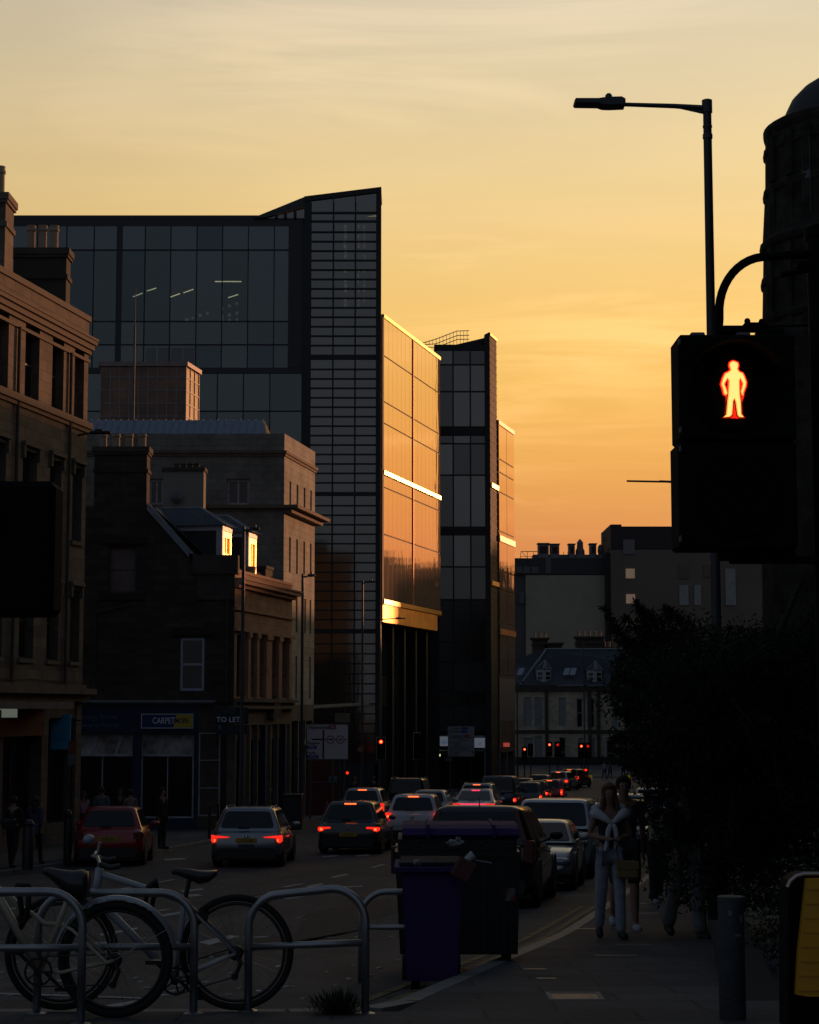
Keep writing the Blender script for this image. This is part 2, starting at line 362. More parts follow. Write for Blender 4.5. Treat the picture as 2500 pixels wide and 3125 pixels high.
# glow round the hidden sun
glow = mth('MULTIPLY', mth('POWER', mth('MAXIMUM', mth('SUBTRACT', mth('MULTIPLY', cz, 1.0), .90), 0), 1.0), 1.2)
gel = ramp(hz, [(0, (1,)*3), (.2, (.9,)*3), (.35, (.2,)*3), (.5, (0,)*3)], True)
L.new(mth('MULTIPLY', mth('MULTIPLY', azb, sm.outputs[0]), mth('MULTIPLY_ADD', glow, gel, 1)), vm.inputs['Scale'])
L.new(vm.outputs[0], bg.inputs[0]); bg.inputs[1].default_value = 1.0
sl = bpy.data.lights.new('sun', 'SUN'); sun = bpy.data.objects.new('sun', sl); COL.objects.link(sun)
sl.energy = 1.9; sl.color = (1, .42, .2); sl.angle = R(1.2)
sd = Vector((math.sin(R(SAZ)) * math.cos(R(SEL)), math.cos(R(SAZ)) * math.cos(R(SEL)), math.sin(R(SEL))))
sun.rotation_euler = sd.to_track_quat('Z', 'Y').to_euler()
sc.view_settings.view_transform = 'Standard'; sc.view_settings.look = 'None'; sc.view_settings.gamma = 1; sc.view_settings.exposure = 0
sc.cycles.max_bounces = 7; sc.cycles.diffuse_bounces = 3; sc.cycles.glossy_bounces = 4; sc.cycles.transparent_max_bounces = 12
sc.cycles.use_denoising = True; sc.cycles.sample_clamp_indirect = 4; sc.cycles.caustics_reflective = False
# ------------------------------------------------------------ ground
YS = [-60, -30, -10, 0, 3] + [4 + k * 1.0 for k in range(60)] + [66 + k * 3 for k in range(50)] + [220, 240, 260, 300, 360, 450, 700]
def strip(fx0, fx1, ys, dz, name, m, nx=1, uvs=True):
    b = MB()
    for y0, y1 in zip(ys, ys[1:]):
        for i in range(nx):
            q = lambda y, k: (fx0(y) + (fx1(y) - fx0(y)) * k / nx, y, g(y) + dz)
            pts = [q(y0, i), q(y0, i + 1), q(y1, i + 1), q(y1, i)]
            b.face(pts, [(p[0], p[1]) for p in pts])
    return b.build(name, m)
struct(strip(lambda y: -400, lambda y: 500, YS, -.06, 'ground', mat('bare ground', (.06, .058, .052), .9)))
ysr = [11.4] + [y for y in YS if 12 <= y <= 240]
road = MB()
for y0, y1 in zip(ysr, ysr[1:]):
    xl = lambda y: (lk(y) if y < 150 else -60); xr = lambda y: (rk(y) + (-0.0 if y > 13 else .0)) if y < 168 else 120
    pts = [(xl(y0), y0, g(y0)), (xr(y0), y0, g(y0)), (xr(y1), y1, g(y1)), (xl(y1), y1, g(y1))]
    road.face(pts, [(p[0], p[1]) for p in pts])
struct(road.build('road', ASPH))
pv = strip(lambda y: -30, lambda y: 30, [-60, -30, -10, 0, 3, 4, 5, 6, 7, 8, 9, 10, 11, 11.3], .1, 'pavement', PAVE); struct(pv)
struct(strip(lambda y: rk(max(y, 11.3)) + .14, lambda y: 40, [11.3] + [y for y in YS if 12 <= y <= 165], .1, 'pavement', PAVE))
struct(strip(lambda y: -60, lambda y: lk(y) - .14, [12] + [y for y in YS if 13 <= y <= 149], .1, 'pavement', PAVE))
struct(strip(lambda y: -90, lambda y: 130, [186, 190, 200, 210, 222, 240], .1, 'pavement', PAVE))
# side street opening beside the gable
def kerbline(pts, h=.1, wd=.14):
    b = MB()
    for a, c in zip(pts, pts[1:]):
        a = Vector(a); c = Vector(c); d = (c - a).normalized(); n = Vector((d.y, -d.x)) * wd
        Ln = (c - a).length; k = max(1, int(Ln / .9))
        for i in range(k):
            p = a + (c - a) * (i / k) + d * .006; q = a + (c - a) * ((i + 1) / k) - d * .006
            zp, zq = g(p.y) + h + .004, g(q.y) + h + .004; lo = -.12
            vs = [(p.x, p.y, zp + lo), (q.x, q.y, zq + lo), (q.x + n.x, q.y + n.y, zq + lo), (p.x + n.x, p.y + n.y, zp + lo), (p.x, p.y, zp), (q.x, q.y, zq), (q.x + n.x, q.y + n.y, zq), (p.x + n.x, p.y + n.y, zp)]
            b.add(vs, [(4, 7, 6, 5), (0, 1, 5, 4), (1, 2, 6, 5), (2, 3, 7, 6), (3, 0, 4, 7)])
    return b
kr = kerbline([(-16, 11.42), (-.75, 11.42), (-.3, 11.55), (rk(12.3) - .06, 12.0), (rk(13) , 13)] + [(rk(y), y) for y in range(14, 165, 3)])
struct(kr.build('kerb', KERB))
struct(kerbline([(lk(y), y) for y in list(range(149, 41, -4)) + [41, 30, 20, 12]]).build('kerb', KERB))
struct(kerbline([(-90, 186), (130, 186)], .1, -.14).build('kerb', KERB))
# painted marks, each a thin sheet 4 mm up
def quadmark(b, pts, dz=.005):
    q = [onground(*p) for p in pts]; b.face([(p.x, p.y, p.z + dz) for p in q][::-1], [(p.x, p.y) for p in q][::-1])
ym = MB()
for off in (-.30, -.50):
    for y0 in range(12, 30):
        a, c = y0 + .0, y0 + .93
        ym.face([(rk(a) + off, a, g(a) + .006), (rk(a) + off + .09, a, g(a) + .006), (rk(c) + off + .09, c, g(c) + .006), (rk(c) + off, c, g(c) + .006)])
struct(ym.build('road_marking', YEL))
wm = MB()
def lane(x0, y0, sl, y1, dash=1.6, gap=3.0, wd=.11):
    y = y0
    while y < y1:
        a, c = y, y + dash; xa, xc = x0 + (a - y0) * sl, x0 + (c - y0) * sl
        wm.face([(xa, a, g(a) + .006), (xa + wd, a, g(a) + .006), (xc + wd, c, g(c) + .006), (xc, c, g(c) + .006)]); y += dash + gap
lane(-4.1, 27.5, .17, 130); lane(-2.0, 70, .16, 150); lane(4.0, 60, .175, 160, 1.2, 2.5); lane(-7.0, 22, .1, 46, 1.4, 2)
for pts in ([(0, 3034), (480, 3050), (480, 3053), (0, 3038)], [(308, 3074), (459, 3049), (462, 3054), (360, 3078)],
            [(605, 2878), (700, 2857), (735, 2858), (640, 2886)], [(300, 2852), (420, 2832), (420, 2838), (310, 2858)], [(740, 2862), (850, 2858), (850, 2861), (740, 2865)],
            [(898, 2858), (925, 2858), (935, 2868), (905, 2868)], [(925, 2862), (1010, 2860), (1010, 2864), (925, 2866)], [(480, 2795), (560, 2782), (575, 2787), (500, 2799)],
            [(330, 2760), (400, 2750), (420, 2756), (340, 2766)], [(550, 2720), (615, 2712), (622, 2716), (560, 2724)], [(520, 2735), (600, 2730), (620, 2735), (540, 2741)],
            [(850, 2742), (900, 2730), (950, 2733), (880, 2746)], [(760, 2742), (860, 2722), (868, 2725), (780, 2745)], [(1020, 2708), (1105, 2704), (1108, 2707), (1020, 2711)],
            [(500, 2622), (560, 2619), (570, 2623), (505, 2627)], [(1085, 2612), (1125, 2608), (1128, 2612), (1090, 2615)], [(985, 2614), (1030, 2611), (1032, 2614), (985, 2617)],
            [(935, 2705), (980, 2697), (990, 2700), (945, 2709)], [(1010, 2677), (1050, 2669), (1062, 2671), (1020, 2680)], [(1080, 2860), (1130, 2857), (1135, 2860), (1085, 2863)],
            [(840, 2950), (862, 2946), (862, 2952), (842, 2955)], [(240, 2880), (330, 2876), (330, 2881), (245, 2886)], [(1390, 2420), (1500, 2418), (1500, 2421), (1390, 2423)]):
    quadmark(wm, pts, .007)
struct(wm.build('road_marking', WLINE))
# relaid tarmac strips, a little darker and shinier
pm = MB()
for pts in ([(930, 2790), (1190, 2740), (1200, 2790), (900, 2860)], [(620, 2770), (900, 2700), (960, 2715), (640, 2800)], [(560, 2900), (1100, 2815), (1120, 2835), (560, 2935)], [(0, 2900), (300, 2870), (330, 2895), (0, 2935)]):
    quadmark(pm, pts, .003)
struct(pm.build('road_patch', mat('relaid tarmac', (.042, .042, .044), .85, var=.35, scale=3, bump=.3, spec=.25)))
# loose grit and litter on the road
lt = MB()
for k in range(150):
    px, py = random.uniform(0, 1250), random.uniform(2700, 3060); p = onground(px, py); s_ = random.uniform(.008, .03)
    if p.y < 11.8: continue
    a = random.uniform(0, 3); lt.box(-s_, s_, -s_ * .7, s_ * .7, .002, .012, Matrix.Translation(p) @ Matrix.Rotation(a, 4, 'Z'))
struct(lt.build('litter', WLINE), 'stuff')
ds = MB()
def onpave(px, py):
    Y = 6.0
    while Y < 60:
        p = P(px, py, Y)
        if p.z <= g(Y) + .1: return Vector((p.x, Y, g(Y) + .105))
        Y += .03
for x0, x1, y in ((1934, 1976, 2759), (1931, 2012, 2789), (1884, 1989, 2885), (1819, 1947, 2919), (1600, 1668, 2961), (1757, 1840, 2837), (1640, 1700, 2990)):
    a, c = onpave(x0, y), onpave(x1, y); ds.face([(a.x, a.y, a.z), (c.x, a.y, a.z), (c.x, a.y + .16, g(a.y + .16) + .105), (a.x, a.y + .16, g(a.y + .16) + .105)])
struct(ds.build('pavement_joint', mat('pale slab strip', (.22, .20, .18), .6, var=.4, scale=9)))  # short pale strips across the slabs
# pavement: metal access cover, pale joint strips
p0 = onground(1755, 3092)
t = thing('access_cover', 'pale rimmed rectangular metal access cover set in the near pavement', 'cover', (p0.x, p0.y, g(p0.y) + .1))
b = MB(); a = .2
for x0, x1, y0, y1 in ((-.18, .18, -.16, -.125), (-.18, .18, .125, .16), (-.18, -.15, -.125, .125), (.15, .18, -.125, .125)): b.box(x0, x1, y0, y1, -.02, .01)
b.build('rim', mat('pale concrete rim', (.2, .2, .2), .7), t, local=True)
MB().box(-.15, .15, -.125, .125, -.02, .006).build('lid', mat('cover steel', (.12, .12, .13), .45, metal=.6, var=.3, scale=20, bump=.6), t, local=True)
# ------------------------------------------------------------ building helpers
class Line:
    """a facade line in plan: start point, heading az (deg, from +Y towards +X)"""
    def __init__(s, x, y, az): s.p = Vector((x, y)); s.t = Vector((math.sin(R(az)), math.cos(R(az)))); s.n = Vector((s.t.y, -s.t.x))
    def at(s, u, d=0): q = s.p + s.t * u + s.n * d; return (q.x, q.y)
    def u_px(s, px, py=2100, d=0):
        """distance along the line where a pixel column meets it"""
        k = P(px, py, 1.0).x; p = s.p + s.n * d
        return (k * p.y - p.x) / (s.t.x - k * s.t.y)
    def z(s, px, py, d=0): u = s.u_px(px, py, d); return P(px, py, s.at(u, d)[1]).z
def win(parent, ln, u0, u1, z0, z1, dep=.16, fm=WHITEP, gm=WGLASS, bar=.06, cols=1, rows=2, nm='window', sill=None, child=True, fd=.05):
    f = MB(); a = lambda u: ln.at(u, 0)
    for x0, x1 in ((u0, u0 + bar), (u1 - bar, u1)): f.seg(a(x0), a(x1), z0, z1, -dep, -dep + fd)
    for y0, y1 in ((z0, z0 + bar), (z1 - bar, z1)): f.seg(a(u0 + bar), a(u1 - bar), y0, y1, -dep, -dep + fd)
    for k in range(1, rows): zc = z0 + (z1 - z0) * k / rows; f.seg(a(u0 + bar), a(u1 - bar), zc - bar * .4, zc + bar * .4, -dep, -dep + fd * .8)
    for k in range(1, cols): uc = u0 + (u1 - u0) * k / cols; f.seg(a(uc - bar * .35), a(uc + bar * .35), z0 + bar, z1 - bar, -dep, -dep + fd * .9)
    o = f.build(nm, fm, parent)
    g_ = MB(); q = lambda u, z: (*ln.at(u, -dep + .012), z)
    g_.face([q(u0, z0), q(u1, z0), q(u1, z1), q(u0, z1)], [(u0, z0), (u1, z0), (u1, z1), (u0, z1)]); g_.build('pane', gm, o)
    if sill: s_ = MB(); s_.seg(a(u0 - .06), a(u1 + .06), z0 - .12, z0 - .002, -dep, .07); s_.build('sill', sill, o)
    return o
def pots(parent, x0, x1, y, z, n, r, h, m=POT):
    for k in range(n):
        x = x0 + (x1 - x0) * (k + .5) / n
        MB().lathe([(r * .95, z - .02), (r * .9, z + h * .75), (r * 1.12, z + h * .78), (r * 1.12, z + h * .86), (r * .95, z + h * .9), (r * 1.02, z + h), (r * .8, z + h), (r * .75, z + h * .8)], (x, y, 0), 12).build('chimney_pot', m, parent, smooth=True)
def stack(parent, x0, x1, y0, y1, z0, z1, m, cap, n=0, r=.14, h=.5, ov=.12):
    c = MB(); c.box(x0, x1, y0, y1, z0, z1 - .3); c.box(x0 - ov * .5, x1 + ov * .5, y0 - ov * .5, y1 + ov * .5, z1 - 1.0, z1 - .85)
    o = c.build('chimney', m, parent)
    k = MB(); k.box(x0 - ov * .6, x1 + ov * .6, y0 - ov * .6, y1 + ov * .6, z1 - .3, z1 - .2); k.box(x0 - ov, x1 + ov, y0 - ov, y1 + ov, z1 - .2, z1); k.build('chimney_cap', cap, o)
    if n: pots(o, x0, x1, (y0 + y1) / 2, z1, n, r, h)
    return o
# ============================================================ A: near left tenement
la = Line(-10.3, 58, 11.4)
A = thing('tenement', 'tall sandstone tenement at the left edge, its top floor glowing pink in the sunset', 'building', (-14, 50, g(50)))
zc = la.z(262, 1045); ztop = la.z(262, 962)
LA = 22.0
rev = Line(*la.at(-LA), 11.4)       # same line, starting at the near end
U = lambda u: LA - u
rows = [(la.z(230, 1279), la.z(230, 1062)), (la.z(230, 1652), la.z(230, 1425)), (la.z(230, 2020), la.z(230, 1800))]
rows[2] = (rows[2][0], rows[2][1])
holes = []; wl = []
for z0, z1 in rows:
    for u0, u1 in ((.35, 1.15), (2.05, 2.95), (3.95, 5.0), (6.2, 7.2), (8.4, 9.4), (10.8, 11.8), (13.2, 14.2), (15.6, 16.6), (18, 19)):
        holes.append((U(u1), U(u0), z0, z1)); wl.append((U(u1), U(u0), z0, z1))
zs = la.z(262, 2118)
b = MB(); b.wall(rev.at(0), rev.at(LA), zs, ztop, holes, .28); e_ = MB(); e_.wall(rev.at(LA), rev.at(LA, -10), zs, ztop); e_.build('gable_wall', mat('dark brown gable', (.05, .045, .04), .9, var=.3, scale=1), A); b.wall(rev.at(0, -10), rev.at(0), zs, ztop)  # end wall colour darkened to weaken its sunlit reflection in the tower
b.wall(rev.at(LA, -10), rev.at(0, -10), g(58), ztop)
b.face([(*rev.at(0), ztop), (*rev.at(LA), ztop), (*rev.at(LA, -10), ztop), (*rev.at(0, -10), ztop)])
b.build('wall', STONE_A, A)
for k, h in enumerate(wl): win(A, rev, *h, dep=.26, gm=(WGLASS if k % 3 else CURT), fm=mat('brown sash paint', (.10, .085, .075), .6), sill=TRIM)
c = MB()
for z0, z1, d in ((zc - .62, zc - .52, .05), (zc - .36, zc - .22, .09), (zc - .22, zc - .05, .17), (zc - .05, zc + .08, .25), (zc + .08, zc + .16, .28)):
    c.seg(rev.at(0), rev.at(LA + d * .6), z0, z1, -.05, d)
c.seg(rev.at(0), rev.at(LA + .05), ztop - .16, ztop + .02, -.3, .06)
c.build('cornice', TRIM, A)
zb = la.z(262, 1300)
c = MB(); c.seg(rev.at(0), rev.at(LA + .12), zb - .1, zb + .1, -.05, .16); c.seg(rev.at(0), rev.at(LA + .06), zb - .22, zb - .1, -.05, .08); c.build('string_course', TRIM, A)
c = MB(); c.seg(rev.at(0), rev.at(LA + .2), zs - .02, zs + .16, -.05, .42); c.seg(rev.at(0), rev.at(LA + .1), zs - .25, zs - .02, -.05, .2); c.seg(rev.at(0), rev.at(LA + .1), zs + .16, zs + .28, -.05, .1); c.build('shop_cornice', TRIM, A)
for u_ in (1.6, 5.6): MB().tube([rev.at(U(u_), .07) + (zs + .2,), rev.at(U(u_), .07) + (zc - .6,)], .05, 8).build('downpipe', TRIMD, A)
MB().tube([rev.at(U(12), .05) + (zs + .45,), rev.at(U(8), .06) + (zs + .34,), rev.at(U(4), .06) + (zs + .40,), rev.at(U(1), .06) + (zs + .32,)], .015, 5).build('cable', TRIMD, A)
# window brackets above first floor windows, and little aprons
for h in wl[9:18] + wl[18:]:
    c = MB(); c.seg(rev.at(h[0] - .12), rev.at(h[1] + .12), h[3] + .12, h[3] + .24, -.02, .14)
    for e in (h[0] - .1, h[1] - .02): c.seg(rev.at(e), rev.at(e + .12), h[3] - .25, h[3] + .12, -.02, .1)
    c.build('window_hood', TRIM, A)
# ground floor piers and recessed shopfront
za = g(57); fas = zs - .9
gp = MB()
for u0, u1 in ((0, .45), (2.65, 3.15), (5.9, 6.4), (9.2, 9.7), (12.5, 13), (15.8, 16.3)): gp.seg(rev.at(U(u1)), rev.at(U(u0)), g(48) - 1, zs - .25, -.5, 0)
gp.seg(rev.at(0), rev.at(LA), fas + .15, zs - .25, -.5, -.04); gp.seg(rev.at(0), rev.at(LA), -4, -1.75, -.55, -.1)
gp.seg(rev.at(LA) , rev.at(LA + .001), za, za + .01, 0, .01)
gp.wall(rev.at(LA), rev.at(LA, -10), -4, zs)
gp.build('shopfront_pier', STONE_A, A)
for u0, u1, m_ in ((.45, 2.65, WGLASS), (3.15, 5.9, WGLASS), (6.4, 9.2, WGLASS), (9.7, 12.5, WGLASS), (13, 15.8, WGLASS)):
    win(A, rev, U(u1), U(u0), -1.75, fas + .15, dep=.42, fm=mat('dark shop frame', (.03, .032, .035), .5), gm=m_, cols=2, rows=1, nm='shop_window')
b = MB(); b.seg(rev.at(U(9.2)), rev.at(U(3.3)), zs - 1.25, zs - .5, -.3, .12); b.build('shop_fascia', mat('dull red fascia', (.12, .02, .012), .7), A)
b = MB(); aw = [rev.at(U(9.2), .1), rev.at(U(3.15), .1)]; b.seg(*[rev.at(U(9.2)), rev.at(U(3.15))], zs - .47, zs - .26, .0, 1.0); b.build('shop_canopy', mat('pale canopy', (.16, .15, .145), .8), A)
o = tag(MB().box(-.26, .26, -.05, .05, -.2, .2, Matrix.Translation(P(24, 2168, 51.8))).build('shop_sign', mat('pale lit shop sign', (.2, .22, .2), .5, emit=(.32, .36, .30), es=.28, var=0)), 'small pale greenish lit sign under the red shop fascia at the left edge', 'sign')
# blue projecting shop sign and the warm lamps inside the shops
bs = thing('shop_sign', 'square light blue sign hanging in the tenement shopfront', 'sign', P(175, 2234, 56.6))
MB().box(-.41, .41, -.05, .05, -.54, .54, None, .02).build('panel', mat('light blue sign', (.03, .34, .60), .5, var=.05), bs, local=True)
text('lettering', 'AMIGOS', .22, mat('faint white lettering', (.25, .35, .4), .6, var=0), bs, (.05, -.053, .05), sx=.95)
text('lettering', 'Learning Centre', .07, mat('dark blue lettering', (.01, .05, .1), .6, var=0), bs, (0, -.053, -.22))
MB().tube([(.41, 0, .35), (.75, 0, .35)], .02).build('bracket', BLACKM, bs, local=True)
for px, py, Y, s_, nm in ((24, 2421, 55, .10, 'round warm lamp glowing low in the leftmost shop window'), (130, 2391, 57.0, .07, 'small warm lamp glowing in the shop window below the blue sign')):
    p = P(px, py, Y); t = thing('lamp', nm, 'lamp', p)
    MB().lathe([(s_ * .5, -s_ * .6), (s_ * 1.1, -s_ * .3), (s_ * 1.1, s_ * .2), (s_ * .5, s_ * .5)], n=14).build('lamp_shade', mat('warm lamp glow', (.5, .4, .2), .6, emit=(1, .62, .28), es=.75, var=0), t, smooth=True, local=True)
    MB().tube([(0, 0, s_ * .5), (0, 0, s_ * .5 + .5)], .008).build('cord', BLACKM, t, local=True)
# chimneys of A
yn = 52.4
stack(A, Xp(-110, yn, 700), Xp(16, yn, 700), yn, yn + 1.1, ztop - 1.5, Zy(588, yn), STONE_A, TRIM, 2, .14, .95, .10)
yf = 57.2
st2 = stack(A, Xp(42, yf, 800), Xp(203, yf, 800), yf, yf + .7, ztop - 1.5, Zy(757, yf), mat('sooty render', (.045, .042, .036), .9, var=.3, scale=1.5), TRIMD, 0, ov=.1)
pots(st2, Xp(70, yf, 750), Xp(176, yf, 750), yf + .35, Zy(757, yf), 3, .145, .82)
# wall-hung street lamp arm
p = P(188, 1335, 57.3)
t = thing('street_lamp', 'wall mounted street lamp arm reaching out from the tenement corner', 'street lamp', p)
MB().tube([(-.1, 0, -.05), (.3, 0, .02), (.95, 0, .15)], [.05, .04, .03]).build('arm', BLACKM, t, local=True)
MB().box(.9, 1.55, -.12, .12, .11, .2, None, .03).box(1.05, 1.3, -.05, .05, .19, .26).build('lamp_head', BLACKM, t, local=True)
tag(MB().box(-.13, .13, -.15, .15, -.34, .34, Matrix.Translation(P(200, 1426, 56.8)), .02).build('alarm_box', mat('buff steel box', (.25, .2, .14), .6)), 'buff upright alarm box fixed on the tenement wall below the lamp arm', 'alarm box')
tag(MB().box(-.12, .12, -.1, .1, -.07, .07, Matrix.Translation(P(190, 2046, 57.6)), .02).build('alarm_box', mat('white alarm box', (.6, .6, .6), .6)), 'small white alarm box low on the tenement wall above the shops', 'alarm box')
# ============================================================ B: gable with carpet shop
YB = 70.0; lb = Line(Xp(716, YB, 1900), YB, 11.4)
B = thing('gable_house', 'low dark stone corner building with a chimney, slate dormers and a carpet shop', 'building', (-10, 72, g(70)))
X = lambda px, py=1900: Xp(px, YB, py); Z = lambda py: Zy(py, YB)
xr_ = lb.p.x; xl_ = X(225); zshop = Z(2142)
WALLB = mat('dark brown gable rubble', (.062, .05, .038), .92, kind='brick', var=.35)
gw = MB(); front = Line(xl_, YB, 90)
h1 = (X(328) - xl_, X(412) - xl_, Z(1807), Z(1667)); h2 = (X(552) - xl_, X(625) - xl_, Z(2108), Z(1947))
xm_ = X(548); zm_ = Z(1660)
gw.wall((xl_, YB), (xm_, YB), zshop, zm_, [h1], .22)
gw.wall((xm_, YB), (xr_, YB), zshop, Z(1702), [(h2[0] - (xm_ - xl_), h2[1] - (xm_ - xl_), h2[2], h2[3])], .22)
gw.face([(xm_, YB, Z(1702)), (X(586), YB, Z(1702)), (xm_, YB, zm_)], [(0, 0), (.5, 0), (0, .5)])
gw.face([(xl_, YB, zm_), (xm_, YB, zm_), (X(443), YB, Z(1546)), (xl_, YB, Z(1546))], [(0, 0), (3.6, 0), (2.3, 1.4), (0, 1.4)])
ub = lb.u_px(890)
bh = []
for a_, c_ in ((722, 748), (757, 775), (784, 804), (822, 842), (853, 874)):
    bh.append((max(.12, lb.u_px(a_)), lb.u_px(c_), lb.z(800, 2128), lb.z(800, 1945)))
zpar = lb.z(714, 1738)
gwf = MB()
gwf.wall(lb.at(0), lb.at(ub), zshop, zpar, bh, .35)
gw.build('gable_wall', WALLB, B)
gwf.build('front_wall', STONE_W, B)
bk = MB(); bk.wall(lb.at(ub), lb.at(ub, -9), g(70), zpar)
bk.build('back_wall', mat('dark brown gable', (.05, .045, .04)), B)  # back wall darkened too, against its sunlit reflection in the tower
for h in bh: win(B, lb, *h, dep=.3, fm=mat('dark sash', (.05, .045, .04), .5), rows=2, cols=1, bar=.07)
win(B, front, *h1, dep=.2, fm=mat('grey sash', (.10, .085, .085), .6), gm=mat('pinkish blind', (.15, .115, .115), .5, var=.25, scale=2), bar=.07)
win(B, front, *h2, dep=.08, fm=mat('cold white frame', (.40, .47, .56), .5, var=.05), gm=WGLASS, bar=.09)
SOOT = mat('soot black stone', (.028, .024, .02), .9)
for (u0, u1, z0, z1) in (h1, h2): MB().seg(front.at(u0 - .35), front.at(u1 + .35), z1 + .1, z1 + .38, -.02, .1).build('lintel', SOOT, B)
MB().seg(front.at(h1[0] - .35), front.at(h1[1] + .35), h1[2] - .3, h1[2] - .06, -.02, .08).build('sill', SOOT, B)
MB().tube([(X(694), YB - .08, zshop), (X(694), YB - .08, Z(1830))], .05, 8).build('downpipe', TRIMD, B)
MB().tube([(X(290), YB - .05, zshop + .2), (X(292), YB - .05, Z(1870)), (X(400), YB - .05, Z(1845))], .03, 6).build('waste_pipe', TRIMD, B)
# eave block and skews
c = MB(); c.box(X(586), xr_ + .12, YB - .12, YB + .5, Z(1752), Z(1694)); c.box(X(600), xr_ - .02, YB - .06, YB + .4, Z(1830), Z(1752)); c.box(X(575), X(592), YB - .08, YB + .4, Z(1712), Z(1690)); c.build('wallhead_block', TRIMD, B)
sk = MB(); a0 = Vector((X(443), 0, Z(1540))); a1 = Vector((X(588), 0, Z(1700))); dn = Vector((.13, 0, .12))
sk.add([(a0.x, YB - .08, a0.z - .2), (a1.x, YB - .08, a1.z - .2), (a1.x, YB + .3, a1.z - .2), (a0.x, YB + .3, a0.z - .2), (a0.x + .05, YB - .08, a0.z + .08), (a1.x + .05, YB - .08, a1.z + .08), (a1.x + .05, YB + .3, a1.z + .08), (a0.x + .05, YB + .3, a0.z + .08)], [(0, 1, 5, 4), (1, 2, 6, 5), (2, 3, 7, 6), (3, 0, 4, 7), (4, 5, 6, 7), (3, 2, 1, 0)])
sk.build('skew', SLATEL, B)
chb = stack(B, X(279), X(441), YB + .02, YB + .85, Z(1560), Z(1363), mat('sooty chimney stone', (.05, .042, .034), .9, kind='brick', var=.3), TRIMD, 4, .16, .56, .1)
# main slate roof: from wallhead back and up to the ridge
rf = MB(); zr = Z(1540)
q = lambda u, d, z: (*lb.at(u, d), z)
rf.face([q(.3, -1.0, Z(1712)), q(ub - .2, -1.0, Z(1712)), q(ub - .2, -3.8, zr), q(.3, -3.4, zr)], [(0, 0), (8, 0), (8, 3.3), (0, 3.3)])
rf.face([q(ub - .2, -3.8, zr), q(ub - .2, -8, Z(1750)), q(.3, -8, Z(1750)), q(.3, -3.4, zr)], [(8, 0), (8, 3), (0, 3), (0, 0)])
rf.build('roof', SLATE, B)
# dormers
HOT = mat('sunset gold dormer front', (1.0, .66, .22), .25, metal=.85, var=.05)  # gold metal colour stands for sunset light on white frames
WPN = mat('white dormer trim', (.42, .45, .5), .4, var=.05)
def dormer(u0, u1, d, zb_, zt, zrid, nm):
    a = Line(*lb.at(0, d), 11.4)
    r_ = MB(); back_ = -3.4
    wm_ = (u0 + u1) / 2
    # body: cheeks
    ck = MB(); ck.seg(a.at(u0), a.at(u0 + .08), zb_ - .8, zt - .22, back_, -.1); ck.seg(a.at(u1 - .08), a.at(u1), zb_ - .8, zt - .22, back_, -.1)
    o = ck.build('dormer', mat('dark lead cheek', (.022, .026, .034), .6, var=.15), B)
    f = MB(); f.seg(a.at(u0 - .03), a.at(u1 + .03), zt - .24, zt - .04, back_, .06); f.seg(a.at(u0 - .04), a.at(u0 + .14), zb_, zt - .24, -.2, .05); f.build('trim', WPN, o)
    h = MB(); h.seg(a.at(u0 + .14), a.at(u0 + .3), zb_, zt - .26, -.12, .04); h.seg(a.at(u1 - .2), a.at(u1), zb_, zt - .26, -.12, .04); h.seg(a.at(u0 + .3), a.at(u1 - .2), zt - .48, zt - .26, -.12, .03)
    h.seg(a.at(wm_ - .03), a.at(wm_ + .05), zb_, zt - .48, -.1, .02); h.seg(a.at(u0 + .3), a.at(u1 - .2), zb_, zb_ + .1, -.1, .02); h.build('window_frame', HOT, o)
    gl = MB(); gl.seg(a.at(u0 + .3), a.at(u1 - .2), zb_ + .1, zt - .48, -.13, -.08); gl.build('pane', mat('sunset mirror pane', (.8, .5, .3), .06, metal=.8, var=0), o)
    e = .16; zz = zt - .04
    A1, A2, A3, A4 = (*a.at(u0 - e, .2), zz), (*a.at(u1 + e, .2), zz), (*a.at(u1 + e, back_), zz), (*a.at(u0 - e, back_), zz)
    R1, R2 = (*a.at(wm_, -1.05), zrid), (*a.at(wm_, back_), zrid)
    r_.face([A4, A1, R1, R2], [(0, 0), (3.6, 0), (2.4, 1), (0, 1)]); r_.face([A1, A2, R1], [(0, 0), (1.6, 0), (.8, 1)]); r_.face([A2, A3, R2, R1], [(0, 0), (3.6, 0), (3.6, 1), (1.2, 1)])
    r_.face([A1, A4, A3, A2])
    r_.build('dormer_roof', mat('blue slate', (.06, .075, .10), .5, kind='slate', var=.2), o)
    fl = MB(); fl.tube([A1, R1], .05, 6); fl.tube([A2, R1], .05, 6); fl.tube([R1, R2], .045, 6); fl.build('hip_flashing', SLATEL, o)
d1 = -.85; ld = Line(*lb.at(0, d1), 11.4)
for pxa, pxb, yb_, yt, yr in ((671, 699, 1692, 1598, 1526), (752, 776, 1745, 1619, 1551)):
    ua, uc = ld.u_px(pxa), ld.u_px(pxb); dormer(ua, uc, d1, ld.z(pxa, yb_), ld.z(pxa, yt), ld.z(pxa - 40, yr), '')
